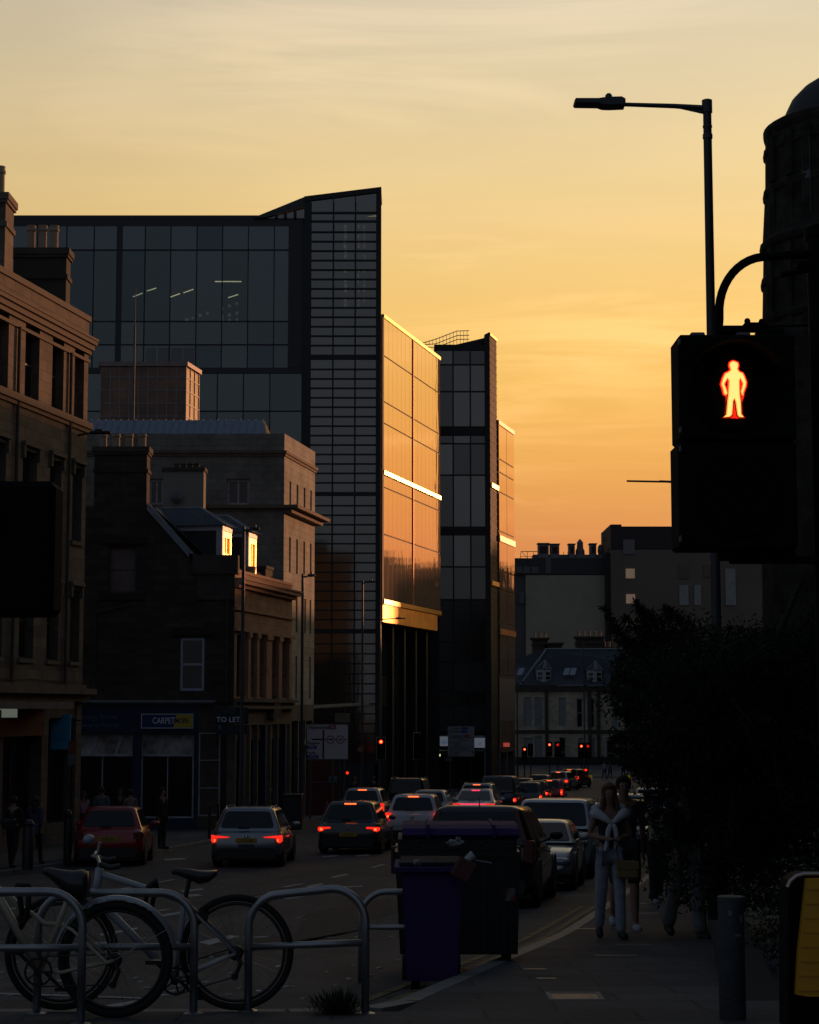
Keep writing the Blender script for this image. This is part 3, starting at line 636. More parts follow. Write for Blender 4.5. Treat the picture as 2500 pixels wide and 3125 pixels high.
# entablature on the warm facade
c = MB()
zcn = lb.z(714, 1784)
for z0, z1, d in ((zcn - .1, zcn + .05, .18), (zcn + .05, zcn + .2, .36), (zcn + .2, zcn + .27, .42), (zcn - .95, zcn - .85, .1), (zcn - 1.75, zcn - 1.62, .14)): c.seg(lb.at(-.02), lb.at(ub + d * .5), z0, z1, -.02, d)
c.seg(lb.at(0), lb.at(ub), zpar - .08, zpar + .04, -.25, .04); c.build('entablature', TRIMW, B)
c = MB()
for a_, h in enumerate(bh):
    u = h[1] + .02; w_ = (bh[a_ + 1][0] - u - .04) if a_ < 4 else .3
    c.seg(lb.at(u), lb.at(u + w_), h[2] - .1, zcn - 1.75, -.02, .12)
    c.seg(lb.at(u - .04), lb.at(u + w_ + .04), zcn - 1.95, zcn - 1.75, .0, .18)
c.build('pilaster', TRIMW, B)
c = MB(); zsl = lb.z(800, 2133); c.seg(lb.at(0), lb.at(ub + .1), zsl - .14, zsl, -.02, .3); c.seg(lb.at(0), lb.at(ub), zsl - .28, zsl - .14, -.02, .14); c.build('sill_course', TRIM, B)
tag(MB().seg(lb.at(ub - 1.0), lb.at(ub + .1), zpar - .35, zpar + .62, -1.6, -.9).seg(lb.at(ub - 1.05), lb.at(ub + .15), zpar + .62, zpar + .74, -1.65, -.85).build('low_chimney', TRIMD), 'squat dark capped chimney stack at the far end of the warm stone parapet', 'chimney')
tag(MB().lathe([(.12, 0), (.2, .1), (.24, .42), (.2, .44), (.16, .42)], ld.at(ld.u_px(735), .35) + (lb.z(735, 1745),), 12).build('planter', mat('pale planter', (.5, .35, .25), .6)), 'pale plant pot standing on the parapet beside the second dormer', 'plant pot')
# carpet shop ground floor (faces the camera)
NAVY = mat('navy shop paint', (.012, .028, .075), .5, var=.15)
zf0, zf1 = Z(2236), Z(2150); zg = g(70)
sh = thing('shopfront', 'navy blue carpet shop front with two big windows under the dark gable', 'shopfront', (X(440), YB - .3, zg))
b = MB(); b.box(xl_, X(655), YB - .32, YB - .05, Z(2150), Z(2142)); b.box(xl_, X(655) + .1, YB - .5, YB - .05, Z(2144), Z(2137)); b.build('cornice', mat('pale lead ledge', (.2, .22, .25), .5), sh)
b = MB(); b.box(xl_, X(612), YB - .3, YB, zf0, zf1 + .02); b.build('fascia', NAVY, sh)
b = MB()
for a_, c_ in ((405, 437), (597, 612)): b.box(X(a_) + .12, X(c_), YB - .26, YB, zg, zf0)
b.box(xl_, X(612), YB - .22, YB, zg, Z(2497)); b.build('pilaster', NAVY, sh)
fl_ = Line(xl_, YB - .02, 90)
IMG = mat('faded room photograph', (.42, .33, .29), .6, var=.6, scale=1.6, col2=(.6, .6, .62))
for a_, c_ in ((222, 418), (438, 597)):
    w_ = win(sh, fl_, X(a_) - xl_, X(c_) - xl_, Z(2497), zf0, dep=.1, fm=mat('grey white frame', (.42, .46, .52), .5), gm=WGLASS, bar=.06, rows=1, cols=2, nm='shop_window')
    MB().box(X(a_) + .06, X(c_) - .06, YB - .0, YB + .02, Z(2303), zf0 - .06).build('transom_picture', IMG, w_)
    for k in (0, 1):
        xx = X(a_) + (X(c_) - X(a_)) * (.3 + k * .38); cb = MB()
        cb.prism([(xx, Z(2303)), (xx + .1, Z(2303)), (xx + .38, zf0 - .08), (xx + .22, zf0 - .08)], 'y', YB - .03, YB - .012)
        cb.build('white_swoosh', mat('white swoosh', (.4, .42, .46), .6, var=0), w_)
    MB().box(X(a_) + .06, X(c_) - .06, YB - .05, YB + .0, Z(2308), Z(2302)).build('transom_bar', mat('grey white frame', (.28, .33, .38)), w_)
sg = thing('shop_sign', 'blue and yellow carpet shop sign with white CARPET lettering', 'sign', (X(519), YB - .3, Z(2200)))
xa, xb = X(440), X(598); za_, zb2 = Z(2223), Z(2178)
MB().box(xa, xb, YB - .4, YB - .3, za_, zb2).build('board', mat('royal blue board', (.012, .03, .16), .5, var=.05), sg)
MB().prism([(X(538), za_ + .04), (xb - .05, za_ + .04), (xb - .05, zb2 - .04), (X(546), zb2 - .04)], 'y', YB - .408, YB - .402).build('yellow_field', mat('yellow sign field', (.55, .38, .03), .5, var=.05), sg)
b = MB(); 
for e in ((xa, xb, za_, za_ + .035), (xa, xb, zb2 - .035, zb2), (xa, xa + .035, za_ + .035, zb2 - .035), (xb - .035, xb, za_ + .035, zb2 - .035)): b.box(e[0], e[1], YB - .415, YB - .4, e[2], e[3])
b.build('border', mat('white border', (.5, .55, .6), .5, var=0), sg)
WLET = mat('white lettering', (.62, .66, .72), .5, var=0)
text('lettering', 'CARPET', .33, WLET, sg, (X(508) - X(519), -.106, 0), sx=.72, bold=.006)
text('lettering', 'MORE', .27, mat('navy lettering', (.02, .03, .12), .5, var=0), sg, (X(563) - X(519), -.11, 0), sx=.7, bold=.006)
BLT = mat('pale blue lettering', (.10, .17, .26), .6, var=0)
text('lettering', 'Domestic Flooring', .25, BLT, sh, (X(306) - X(440), -.006, Z(2187) - zg), sx=.78)
text('lettering', '&', .15, BLT, sh, (X(296) - X(440), -.006, Z(2200) - zg))
text('lettering', 'Commercial Flooring', .25, BLT, sh, (X(304) - X(440), -.006, Z(2213) - zg), sx=.78)
# canted corner window of the shop and the side shopfronts
cl_ = Line(X(612), YB - .26, 62); uc_ = 1.0
BUFF = mat('buff painted stone', (.11, .085, .07), .7); MB().seg(cl_.at(0), cl_.at(uc_), zg - .1, Z(2490), -.3, 0).build('stallriser', BUFF, sh); MB().seg(cl_.at(0), cl_.at(uc_), zf0, Z(2150), -.3, 0).build('canted_head', BUFF, sh)
win(sh, cl_, .03, .9, Z(2490), zf0, dep=.05, fm=mat('grey white frame', (.28, .33, .38)), gm=CURT, bar=.05, rows=3, cols=1, nm='side_window')
zfs = zsl - .28
side = thing('shopfront', 'row of dark narrow shop windows with pale columns under the warm stone facade', 'shopfront', (*lb.at(4), g(74)))
b = MB()
random.seed(21)
for k in range(9):
    u = .15 + k * (ub - .4) / 8; MB().seg(lb.at(u), lb.at(u + (.16, .30, .12)[k % 3]), g(76) - .3, zfs - .75, -.3, (.03, .08, .02)[k % 3]).build('column', (TRIM, mat('buff shop column', (.26, .2, .14), .7), NAVY)[(k * 2) % 3], side)
    if k < 8: MB().seg(lb.at(u + .32), lb.at(u + (ub - .4) / 8 - .02), zfs - 1.35, zfs - .8, -.18, -.12).build('transom', mat('warm transom panel', (.30, .19, .11), .4, var=.4, scale=2), side)  # warm light on the transoms is put into the panel colour
b = MB(); b.seg(lb.at(0), lb.at(ub), zfs - .75, zfs, -.3, .02); b.seg(lb.at(0), lb.at(ub + .15), zfs - .12, zfs + .0, .02, .28); b.seg(lb.at(0), lb.at(ub), g(76) - .5, g(70) + .45, -.3, .0); b.build('fascia', mat('weathered shop fascia', (.13, .10, .08), .7), side)
for k in range(8):
    u = .31 + k * (ub - .4) / 8; win(side, lb, u, u - .16 + (ub - .4) / 8, g(72) + .45, zfs - .75, dep=.2, fm=NAVY, gm=(WGLASS if k % 3 else CURT), rows=1, cols=1, nm='shop_window')
bp_ = MB(); ua_, uz_ = lb.u_px(815), lb.u_px(842)
bp_.prism([(0, 0), (1, 0), (.82, .6), (.6, .95), (.4, .95), (.18, .6)], 'y', -.02, .25)
M_ = Matrix.Translation((*lb.at(ua_, .25), zsl - .75)) @ Matrix.Rotation(R(90 - 11.4), 4, 'Z') @ Matrix.Diagonal((uz_ - ua_, 1, .95, 1))
bp_.v = [tuple(M_ @ Vector(v)) for v in bp_.v]; bp_.build('pediment', TRIMD, side)
# TO LET board
tl = thing('to_let_board', 'dark projecting TO LET board above the carpet shop corner', 'sign', P(708, 2200, 69.2))
MB().box(-.62, .62, -.03, .03, -.12, .50, None, .01).box(-.6, .55, -.025, .025, -.5, -.14).build('board', mat('near black navy board', (.012, .015, .035), .5, var=.1), tl, local=True)
text('lettering', 'TO LET', .27, mat('bright white lettering', (.8, .82, .9), .5, var=0), tl, (-.13, -.036, .04), bold=.004)
text('lettering', 'commercial', .09, mat('dim lettering', (.10, .10, .11), .5, var=0), tl, (.05, -.03, -.32), sx=1.3)
b = MB(); b.ring((0, 0, 0), .085, .018, 'y', 20, 6); o = b.build('logo_ring', mat('green logo', (.02, .15, .06), .5, var=0), tl, local=True); o.location = (.0, -.035, .35)
MB().prism([(-.32, .40), (-.27, .40), (-.23, .33), (-.19, .40), (-.14, .40), (-.21, .29), (-.25, .29)], 'y', -.036, -.031).build('logo_mark', mat('red logo', (.2, .03, .02), .5, var=0), tl, local=True)
MB().box(-.52, -.4, -.031, -.026, -.3, -.17).build('logo_square', mat('light blue square', (.05, .16, .22), .5, var=0), tl, local=True)
MB().tube([(-.62, 0, .4), (-.95, .2, .4)], .02).tube([(-.62, 0, -.05), (-.95, .2, -.05)], .02).build('bracket', BLACKM, tl, local=True)
# ============================================================ C: cream four storey block
YC = 88.0; lc = Line(Xp(866, YC, 1700), YC, 10.2)
C = thing('cream_block', 'tall cream stone block with tiny slit windows behind the gable house', 'building', (lc.p.x - 6, YC + 3, g(90)))
ZC = lambda py: Zy(py, YC); XC = lambda px: Xp(px, YC, 1700)
zct = ZC(1323); uC = lc.u_px(958); xl = XC(150)
fc = Line(xl, YC, 90)
ch = [(XC(690) - xl, XC(760) - xl, ZC(1541), ZC(1462)), (XC(452) - xl, XC(497) - xl, ZC(1541), ZC(1462))]
b = MB(); b.wall((xl, YC), (lc.p.x, YC), g(88), zct, ch, .2)
sh_ = []
for py0, py1, cols_ in ((1468, 1542, (882, 904, 926, 946)), (1638, 1745, (882, 904, 926, 946)), (1818, 1925, (904, 930, 946)), (2000, 2130, (904, 946))):
    for px in cols_:
        u = lc.u_px(px); z1 = lc.z(px, py0 + (px - 882) * .42 * (1 - (py0 - 1468) / 640)); z0 = z1 - (py1 - py0) * .0161
        sh_.append((u - .18, u + .18, z0, z1))
cw = MB(); cw.wall(lc.at(0), lc.at(uC), lc.z(900, 2150), zct, sh_, .3)
e_ = MB(); e_.wall(lc.at(uC), lc.at(uC, -9), g(95), zct); e_.build('rear_wall', mat('dark brown gable', (.05, .045, .04)), C)  # rear wall colour lowered to subdue its sunlit mirror image in the tower glass
b.face([(xl, YC, zct), (lc.p.x, YC, zct), (*lc.at(uC), zct), (*lc.at(uC, -18), zct)])
b.build('front_wall', mat('grey stone front', (.20, .19, .165), .85, kind='stone', var=.08), C); cw.build('side_wall', STONE_C, C)
for h in ch: win(C, fc, *h, dep=.18, fm=mat('grey white sash', (.30, .31, .33), .5), gm=mat('pinkish pane', (.10, .08, .085), .3, var=.2), cols=2, rows=1, bar=.12)
for h in sh_: win(C, lc, *h, dep=.24, fm=mat('rust sash', (.07, .045, .03), .5), gm=WGLASS, rows=1, bar=.03)
b = MB()
for py, d, hh in ((1384, .14, .14), (1392, .07, .16)): zz = ZC(py); b.box(xl, lc.p.x - .01, YC - d, YC + .02, zz, zz + hh); b.seg(lc.at(-d), lc.at(uC + d), zz, zz + hh, -.02, d)
zz = ZC(1552); b.box(xl, lc.p.x - .01, YC - .28, YC + .02, zz, zz + .16); b.seg(lc.at(-.28), lc.at(uC + .3), zz, zz + .16, -.02, .75); b.seg(lc.at(-.1), lc.at(uC + .2), zz - .2, zz, -.02, .4)
b.build('cornice', mat('brown cornice', (.13, .095, .07), .8), C)
# rooftop metal roof and glazed box
zm0, zm1 = ZC(1323), Zy(1282, YC + 2)
b = MB(); x0, x1 = Xp(262, YC + .6, 1300), Xp(796, YC + .6, 1300)
b.face([(x0, YC + .6, zm0), (x1 + .35, YC + .6, zm0), (x1, YC + 2, zm1), (x0, YC + 2, zm1)], [(0, 0), (8, 0), (8, 1), (0, 1)]); b.face([(x1, YC + 2, zm1), (x1, YC + 6, zm1), (x0, YC + 6, zm1), (x0, YC + 2, zm1)])
for k in range(24):
    x = x0 + (x1 - x0) * k / 23; b.tube([(x, YC + .6, zm0 + .03), (x, YC + 2, zm1 + .03)], .025, 4)
b.build('metal_roof', mat('zinc roof', (.20, .24, .31), .45, metal=.3, var=.1), C)
b = MB(); b.face([(x1 + .35, YC + .6, zm0), (x1 + .5, YC + 3, zm0), (x1, YC + 2, zm1)])
for k in range(5): b.tube([(x1 + .37 + .03 * k, YC + .9 + .5 * k, zm0 + .02), (x1 + .02, YC + 2, zm1)], .02, 4)
b.build('gablet', HOT, C)
gb = thing('glazed_plant_room', 'pinkish glazed box standing on the roof behind the zinc roof', 'roof structure', (Xp(440, 96, 1200), 97, zm1 - 1))
yg = 96.0; xg0, xg1 = Xp(308, yg, 1200), Xp(567, yg, 1200); zg0, zg1 = Zy(1282, yg), Zy(1108, yg); lg = Line(xg1, yg, 10); ug = lg.u_px(595)
PINKG = mat('pinkish glazing', (.17, .12, .10), .22, var=.45, scale=.55, col2=(.26, .14, .085), metal=.3)
b = MB(); b.wall((xg0, yg), (xg1, yg), zg0 - 1.5, zg1 - .15); b.wall(lg.at(0), lg.at(ug), zg0 - 1.5, zg1 - .15); b.build('glazing', PINKG, gb)
b = MB()
for k in range(10): x = xg0 + (xg1 - xg0) * k / 9; b.box(x - .025, x + .025, yg - .04, yg, zg0 - 1, zg1 - .15)
for k in range(5): z = zg0 + (zg1 - zg0) * (k + .3) / 4.4; b.box(xg0, xg1, yg - .035, yg + .005, z - .025, z + .025); b.seg(lg.at(0), lg.at(ug), z - .025, z + .025, 0, .03)
for k in range(4): b.seg(lg.at(ug * k / 3 - .03), lg.at(ug * k / 3 + .03), zg0 - 1, zg1 - .15, 0, .04)
b.build('frame', mat('mauve frame', (.26, .225, .24), .5), gb)
b = MB(); b.box(xg0 - .15, xg1 + .05, yg - .15, yg + 5, zg1 - .18, zg1 + .06); b.seg(lg.at(-.15), lg.at(ug + .1), zg1 - .18, zg1 + .05, -.05, .14); b.build('roof', mat('pinkish roof edge', (.25, .19, .18), .5), gb)
# white chimney breast with dish, pole
p0 = P(497, 1560, 80); p1 = P(622, 1437, 80)
wc = thing('white_chimney', 'pale rendered chimney with dark cap and satellite dish before the cream block', 'chimney', (p0.x, 80, -1))
MB().box(p0.x, p1.x, 80, 80.9, -1, p1.z).build('stack', mat('pale render', (.24, .225, .19), .85, var=.1), wc)
MB().box(p0.x - .08, p1.x + .06, 79.92, 80.98, p1.z, p1.z + .16).build('cap', TRIMD, wc)
pots(wc, p0.x + .4, p1.x - .2, 80.4, p1.z + .16, 4, .13, .22, TRIMD)
MB().lathe([(.03, .05), (.2, .02), (.26, -.04), (.27, -.04), (.2, .0), (.03, .02)], (0, 0, 0), 16, Matrix.Translation((P(538, 1515, 79.8))) @ Matrix.Rotation(R(80), 4, 'X')).build('dish', mat('grey dish', (.1, .11, .13), .5), wc, smooth=True)
p = P(368, 1285, 86); tag(MB().tube([(p.x, 90, p.z - 2), (p.x, 90, Zy(995, 90))], .05, 8).tube([(p.x, 90, Zy(995, 90)), (p.x, 90, Zy(880, 90))], .025, 8).build('mast', mat('dull mast', (.08, .08, .09), .6)), 'thin pale mast rising from the roof in front of the glass block', 'mast')
# ground floor of C and the arcade beside it
b = MB()
uu = lc.u_px(985)
for k in range(5): u = .2 + k * (uC - .4) / 4; b.seg(lc.at(u - .12), lc.at(u + .12), g(92) - .5, lc.z(900, 2150), -.3, .0)
b.seg(lc.at(0), lc.at(uC), lc.z(900, 2200), lc.z(900, 2150), -.3, 0); b.build('ground_pier', TRIM, C)
for k in range(4): u = .32 + k * (uC - .4) / 4; win(C, lc, u, u + (uC - .4) / 4 - .24, g(92), lc.z(900, 2200), dep=.25, fm=BLACKM, gm=WGLASS, rows=1, nm='shop_window')
# canopy between C and the glass tower
cn = thing('canopy', 'flat pale edged entrance canopy in front of the glass tower', 'canopy', P(1000, 2155, 108))
pa, pb = P(905, 2166, 104), P(1128, 2150, 112)
b = MB(); b.add([(pa.x, pa.y, pa.z), (pb.x, pb.y, pb.z - .02), (pb.x - 1, pb.y + 5, pb.z), (pa.x, pa.y + 8, pa.z), (pa.x, pa.y, pa.z + .22), (pb.x, pb.y, pb.z + .08), (pb.x - 1, pb.y + 5, pb.z + .1), (pa.x, pa.y + 8, pa.z + .22)], [(0, 1, 5, 4), (1, 2, 6, 5), (2, 3, 7, 6), (3, 0, 4, 7), (4, 5, 6, 7), (3, 2, 1, 0)]); b.build('roof_slab', mat('canopy grey', (.22, .22, .2), .6), cn)
b = MB(); 
for px in (925, 985, 1050): p = P(px, 2160, 108); b.tube([(p.x, 108, g(108)), (p.x, 108, p.z)], .08)
b.build('post', BLACKM, cn); p = P(1030, 2190, 107); q_ = P(1068, 2182, 107)
MB().box(p.x - .15, q_.x, 107, 107.1, Zy(2205, 107), Zy(2176, 107)).build('panel', mat('buff panel', (.2, .17, .11), .7), cn)
# ============================================================ D: dark glass office block with tower
YD = 125.0; XD = lambda px: Xp(px, YD, 1400); ZD = lambda py: Zy(py, YD)
xc = XD(1163); ld1 = Line(xc, YD, 15.0)
D = thing('glass_office_block', 'dark glass office block with a slanted top tower, its street side glowing orange', 'building', (xc - 10, YD + 10, g(YD)))
GL1 = glassmat('smoked glass', (.30, .34, .33), .27, (.54, .62, .63), .03, .006, .35)
GL2 = glassmat('louvre glass', (.18, .19, .18), .28, (.78, .77, .73), .08, .008, .6)
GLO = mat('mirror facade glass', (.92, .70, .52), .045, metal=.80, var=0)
def wavy(m, amt, sc_=.5, stretch=.3):
    nt = m.node_tree; b = nt.nodes['Principled BSDF']; t = nt.nodes.new('ShaderNodeTexCoord'); mp = nt.nodes.new('ShaderNodeMapping'); mp.inputs['Scale'].default_value = (1, 1, stretch)
    n = nt.nodes.new('ShaderNodeTexNoise'); n.inputs['Scale'].default_value = sc_; n.inputs['Detail'].default_value = 2; bp = nt.nodes.new('ShaderNodeBump'); bp.inputs['Distance'].default_value = amt; bp.inputs['Strength'].default_value = 1
    nt.links.new(t.outputs['Object'], mp.inputs[0]); nt.links.new(mp.outputs[0], n.inputs['Vector']); nt.links.new(n.outputs['Fac'], bp.inputs['Height']); nt.links.new(bp.outputs[0], b.inputs['Normal'])
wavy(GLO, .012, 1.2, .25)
GLV = [GL1, glassmat('smoked glass, greener', (.24, .31, .29), .24, (.50, .61, .60), .03, .006, .35), glassmat('smoked glass, darker', (.2, .25, .26), .22, (.46, .58, .60), .04, .006, .35), GL1]
GLE = glassmat('dark tower glass', (.12, .13, .13), .2, (.66, .66, .63), .05, .008, .5)
FRM = mat('charcoal mullion', (.012, .013, .015), .55, var=.1)
ztf = ZD(668); xL = XD(-60); xR = XD(922)
# frame of the wide front: horizontal and vertical cladding bands
cols = [275, 355, 433, 512, 593, 672, 752, 832, 876]; rws = [690, 763, 981, 1052, 1122]
b = MB()
b.box(xL, xR, YD - .02, YD + .5, ZD(690), ztf)
b.box(XD(345), XD(363), YD - .04, YD + .5, ZD(1140), ZD(690.5))
b.box(XD(876), XD(925), YD - .03, YD + .5, ZD(1122), ZD(690.5))
b.box(xL, XD(925), YD - .03, YD + .5, ZD(1141), ZD(1123))
b.box(XD(919), XD(944), YD - .12, YD + .5, g(YD), ZD(1142))
b.box(xL, XD(925), YD - .05, YD + 22, ztf, ztf + .25)
b.build('cladding', DGREY, D)
b = MB()
for px in (100, 190, 275, 433, 512, 593, 672, 752, 832): b.box(XD(px) - .035, XD(px) + .035, YD - .05, YD + .02, ZD(1122), ZD(690))
for py in rws[1:4]: b.box(xL, XD(876), YD - .045, YD + .02, ZD(py) - .045, ZD(py) + .045)
for px in (580, 661, 741, 822): b.box(XD(px) - .035, XD(px) + .035, YD - .05, YD + .02, g(YD), ZD(1141))
for py in (1255, 1370, 1480, 1600): b.box(xL, XD(919), YD - .045, YD + .02, ZD(py) - .045, ZD(py) + .045)
b.build('mullion', FRM, D)
cc = [-60, 100, 190, 275, 345]; cc2 = [363, 433, 512, 593, 672, 752, 832, 876]
for seq in (cc, cc2):
    for x0, x1 in zip(seq, seq[1:]):
        for y0, y1 in zip(rws, rws[1:]):
            if y1 < 1100 and x1 <= 190: continue
            m_ = MB(); m_.face([(XD(x0), YD + .01, ZD(y1)), (XD(x1), YD + .01, ZD(y1)), (XD(x1), YD + .01, ZD(y0)), (XD(x0), YD + .01, ZD(y0))]); m_.build('window', random.choice(GLV), D)
for x0, x1 in ((-60, 190),):
    m_ = MB(); m_.face([(XD(x0), YD + .01, ZD(1122)), (XD(x1), YD + .01, ZD(1122)), (XD(x1), YD + .01, ZD(690)), (XD(x0), YD + .01, ZD(690))]); m_.build('window', GL1, D)
for x0, x1 in ((480, 580), (580, 661), (661, 741), (741, 822), (822, 919)):
    for y0, y1 in ((1141, 1255), (1255, 1370), (1370, 1480)):
        m_ = MB(); m_.face([(XD(x0), YD + .01, ZD(y1)), (XD(x1), YD + .01, ZD(y1)), (XD(x1), YD + .01, ZD(y0)), (XD(x0), YD + .01, ZD(y0))]); m_.build('window', random.choice(GLV), D)
m_ = MB(); m_.face([(xL, YD + .01, ZD(1480)), (XD(480), YD + .01, ZD(1480)), (XD(480), YD + .01, ZD(1141)), (xL, YD + .01, ZD(1141))]); m_.build('window', GL1, D)
# rooms behind the glass: floors, back wall
INT = mat('dim office interior', (.06, .065, .065), .9, var=.2, scale=.4)
b = MB(); b.box(xL, XD(919), YD + 6, YD + 6.2, -5, ztf)
for py in (763, 985, 1130, 1370, 1600): b.box(xL, XD(919), YD + .3, YD + 6, ZD(py) - .25, ZD(py) + .2)
b.build('interior', INT, D)
TUBE = mat('office tube light', (.5, .5, .4), .5, emit=(1, .84, .52), es=1.3, var=0)
li = 0
for (ax, ay, bx_, by_) in ((407, 905, 434, 895), (449, 888, 476, 879), (521, 906, 549, 896), (561, 893, 589, 883), (656, 859, 737, 859), (697, 908, 726, 899)):
    li += 1; p = P(ax, ay, YD + 1.5); q_ = P(bx_, by_, YD + 1.5 + (2.0 if ay != by_ else 0)); 
    t = tag(MB().tube([p, q_], .036, 6).build('ceiling_light', TUBE), ['leftmost slanting tube light behind the office glass', 'second slanting tube light from the left behind the office glass', 'third slanting tube light from the left behind the office glass', 'fourth slanting tube light, beside the middle mullion of the office glass', 'long level tube light behind the office glass', 'small tube light just under the long level one in the office'][li - 1], 'ceiling light', 'tube lights in the glass office')
b = MB()
for (x, y, s_) in ((570, 976, 8), (588, 970, 5), (611, 962, 7), (633, 955, 6), (679, 941, 5), (700, 933, 7), (722, 926, 6), (679, 966, 6), (700, 961, 8), (723, 955, 7), (680, 977, 5), (700, 976, 7), (723, 975, 7)):
    p = P(x, y, YD + 5.9); b.box(p.x - s_ * .014, p.x + s_ * .014, YD + 5.9, YD + 5.98, p.z - s_ * .015, p.z + s_ * .015)
b.build('glow_square', mat('pale glowing squares', (.35, .36, .35), .6, emit=(.10, .105, .10), es=.8, var=.2), D)  # painted reflections: small self-lit squares on the back wall
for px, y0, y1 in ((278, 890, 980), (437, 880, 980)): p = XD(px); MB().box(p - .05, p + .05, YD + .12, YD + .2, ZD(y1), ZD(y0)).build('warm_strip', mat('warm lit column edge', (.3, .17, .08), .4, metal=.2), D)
for px0, px1 in ((441, 470), (478, 510), (517, 550), (556, 588)): MB().box(XD(px0), XD(px1), YD - .06, YD - .02, ZD(1105), ZD(1062)).build('terrace_screen', mat('frosted screen', (.18, .19, .2), .4, var=.1), D)
# tower with louvred glass
xt0, xt1 = XD(925), xc; tl_, tr_ = ZD(604), ZD(575)
YT = YD - .3
zt_at = lambda x: tl_ + (tr_ - tl_) * (x - xt0) / (xt1 - xt0)
b = MB()
def vbar(px0, px1, z0=None):
    x0, x1 = XD(px0), XD(px1); b.prism([(x0, z0 or g(YD)), (x1, z0 or g(YD)), (x1, zt_at(x1) - .02), (x0, zt_at(x0) - .02)], 'y', YT - .1, YT + .3)
vbar(925, 946); vbar(1147, 1163)
b.prism([(xt0, tl_ - .35), (xt1, tr_ - .35), (xt1, tr_), (xt0, tl_)], 'y', YT - .14, YD + 3)
for y0, y1 in ((650, 656), (676, 682), (1085, 1100), (1503, 1515), (1920, 1934)): b.box(XD(946), XD(1147), YT - .06, YT + .2, ZD(y1), ZD(y0))
b.box(XD(925), XD(1163), YT - .1, YT + .3, g(YD), ZD(2330))
b.build('tower_frame', FRM, D)
bands = [(682, 1085, 14), (1100, 1503, 14), (1515, 1920, 14), (1934, 2330, 13)]
tc_ = [(946, 1013), (1016, 1081), (1084, 1147)]
for x0, x1 in tc_:
    for y0, y1, n in bands + [(622, 650, 1), (656, 676, 1)]:
        f = MB()
        f.box(XD(x0) - .03, XD(x0) + .04, YT - .05, YT + .1, ZD(y1), ZD(y0))
        for k in range(1, n): z = ZD(y0 + (y1 - y0) * k / n); f.box(XD(x0), XD(x1), YT - .09, YT + .02, z - .065, z + .03)
        w_ = f.build('window', FRM, D)
        for k in range(1):
            m_ = MB(); m_.face([(XD(x0), YT + .03, ZD(y1)), (XD(x1), YT + .03, ZD(y1)), (XD(x1), YT + .03, ZD(y0)), (XD(x0), YT + .03, ZD(y0))]); m_.build('pane', GL2, w_)
    m_ = MB(); x0_, x1_ = XD(x0), XD(x1); m_.face([(x0_, YT + .03, ZD(622)), (x1_, YT + .03, ZD(622)), (x1_, YT + .03, zt_at(x1_) - .35), (x0_, YT + .03, zt_at(x0_) - .35)]); m_.build('window', GL2, D)
b = MB(); b.box(xt0 + .2, xt1 - .2, YT + 3.4, YT + 3.6, -5, tl_ - .5)
for k in range(13): z = ZD(690 + 140 * k); 
b.build('tower_interior', mat('tower interior', (.085, .08, .075), .9, var=.5, scale=.25), D)
b = MB()
for k in range(26):
    y0 = 690 + k * 15; 
    if 790 < y0 < 815 or 940 < y0: continue
    for px, wd in ((1054, 8), (1094, 4), (1112, 4)):
        if random.random() < .78: p = P(px + random.uniform(-1, 1), y0, YT + 3.2); b.box(p.x - wd * .011, p.x + wd * .011, YT + 3.2, YT + 3.3, p.z - .14, p.z + .1)
b.build('stair_light', mat('dim stair window', (.25, .22, .15), .5, emit=(.17, .15, .09), es=1.0, var=.3), D)
# tower sides / wedge roof
b = MB(); xw, zw = XD(768), ZD(667)
b.face([(xw, YT, zw), (xt0, YT, tl_), (xt0, YD + 8, tl_ + .4), (xw, YD + 8, zw)]); b.face([(xw, YT, zw), (XD(800), YT, zw), (xt0, YT, tl_ - .75), (xt0, YT, tl_)])
b.build('wedge_roof', mat('grey wedge cladding', (.05, .05, .05), .5, metal=.2), D)
b = MB(); b.face([(XD(800), YT + .2, zw), (xt0, YT + .2, zw), (xt0, YT + .2, tl_ - .7)]); b.build('wedge_glazing', GL2, D)
b = MB()
for px in (838, 866, 896): zz = zw + (tl_ - .75 - zw) * (XD(px) - XD(800)) / (xt0 - XD(800)); b.box(XD(px) - .1, XD(px) + .1, YT + .05, YT + .15, zw, zz)
b.build('wedge_post', FRM, D)
b = MB(); b.wall((xc, YT), (xc - .25, YT + 7), g(YD), tr_); b.wall((xL, YD + 22), (xL, YD), g(YD), ztf); b.build('tower_side', FRM, D)
b = MB(); b.add([(xt0, YT, tl_), (xt1, YT, tr_), (xt1 - .25, YT + 7, tr_), (xt0, YD + 8, tl_)], [(0, 1, 2, 3)]); b.build('tower_roof', DGREY, D)
# street facade (glowing)
uE = ld1.u_px(1340, 1500); zTop = ld1.z(1165, 968); zBand0, zBand1 = ld1.z(1165, 1447), ld1.z(1165, 1434)
LS = Line(*ld1.at(0, .12), 15.0); z_b0 = LS.z(1167, 1837); z_b1 = LS.z(1167, 1832)
HOTM = mat('brushed gold band', (1.0, .70, .28), .30, metal=.9, var=.06, scale=6)
def lit(u0, u1, z0, z1, d, m, nm):
    b = MB(); q = lambda u, z: (*ld1.at(u, d), z); b.face([q(u0, z0), q(u1, z0), q(u1, z1), q(u0, z1)], [(u0, z0), (u1, z0), (u1, z1), (u0, z1)]); return b.build(nm, m, D)
zlv = [zTop] + [ld1.z(1165, y) for y in (1084, 1224, 1290)] + [zBand1 + .0]
um = ld1.u_px(1256, 1400)
for (z1, z0) in zip(zlv, zlv[1:]):
    for u0, u1 in ((.35, um - .03), (um + .03, uE)): lit(u0, u1, z0 + .05, z1 - .05, .1, GLO, 'facade_window')
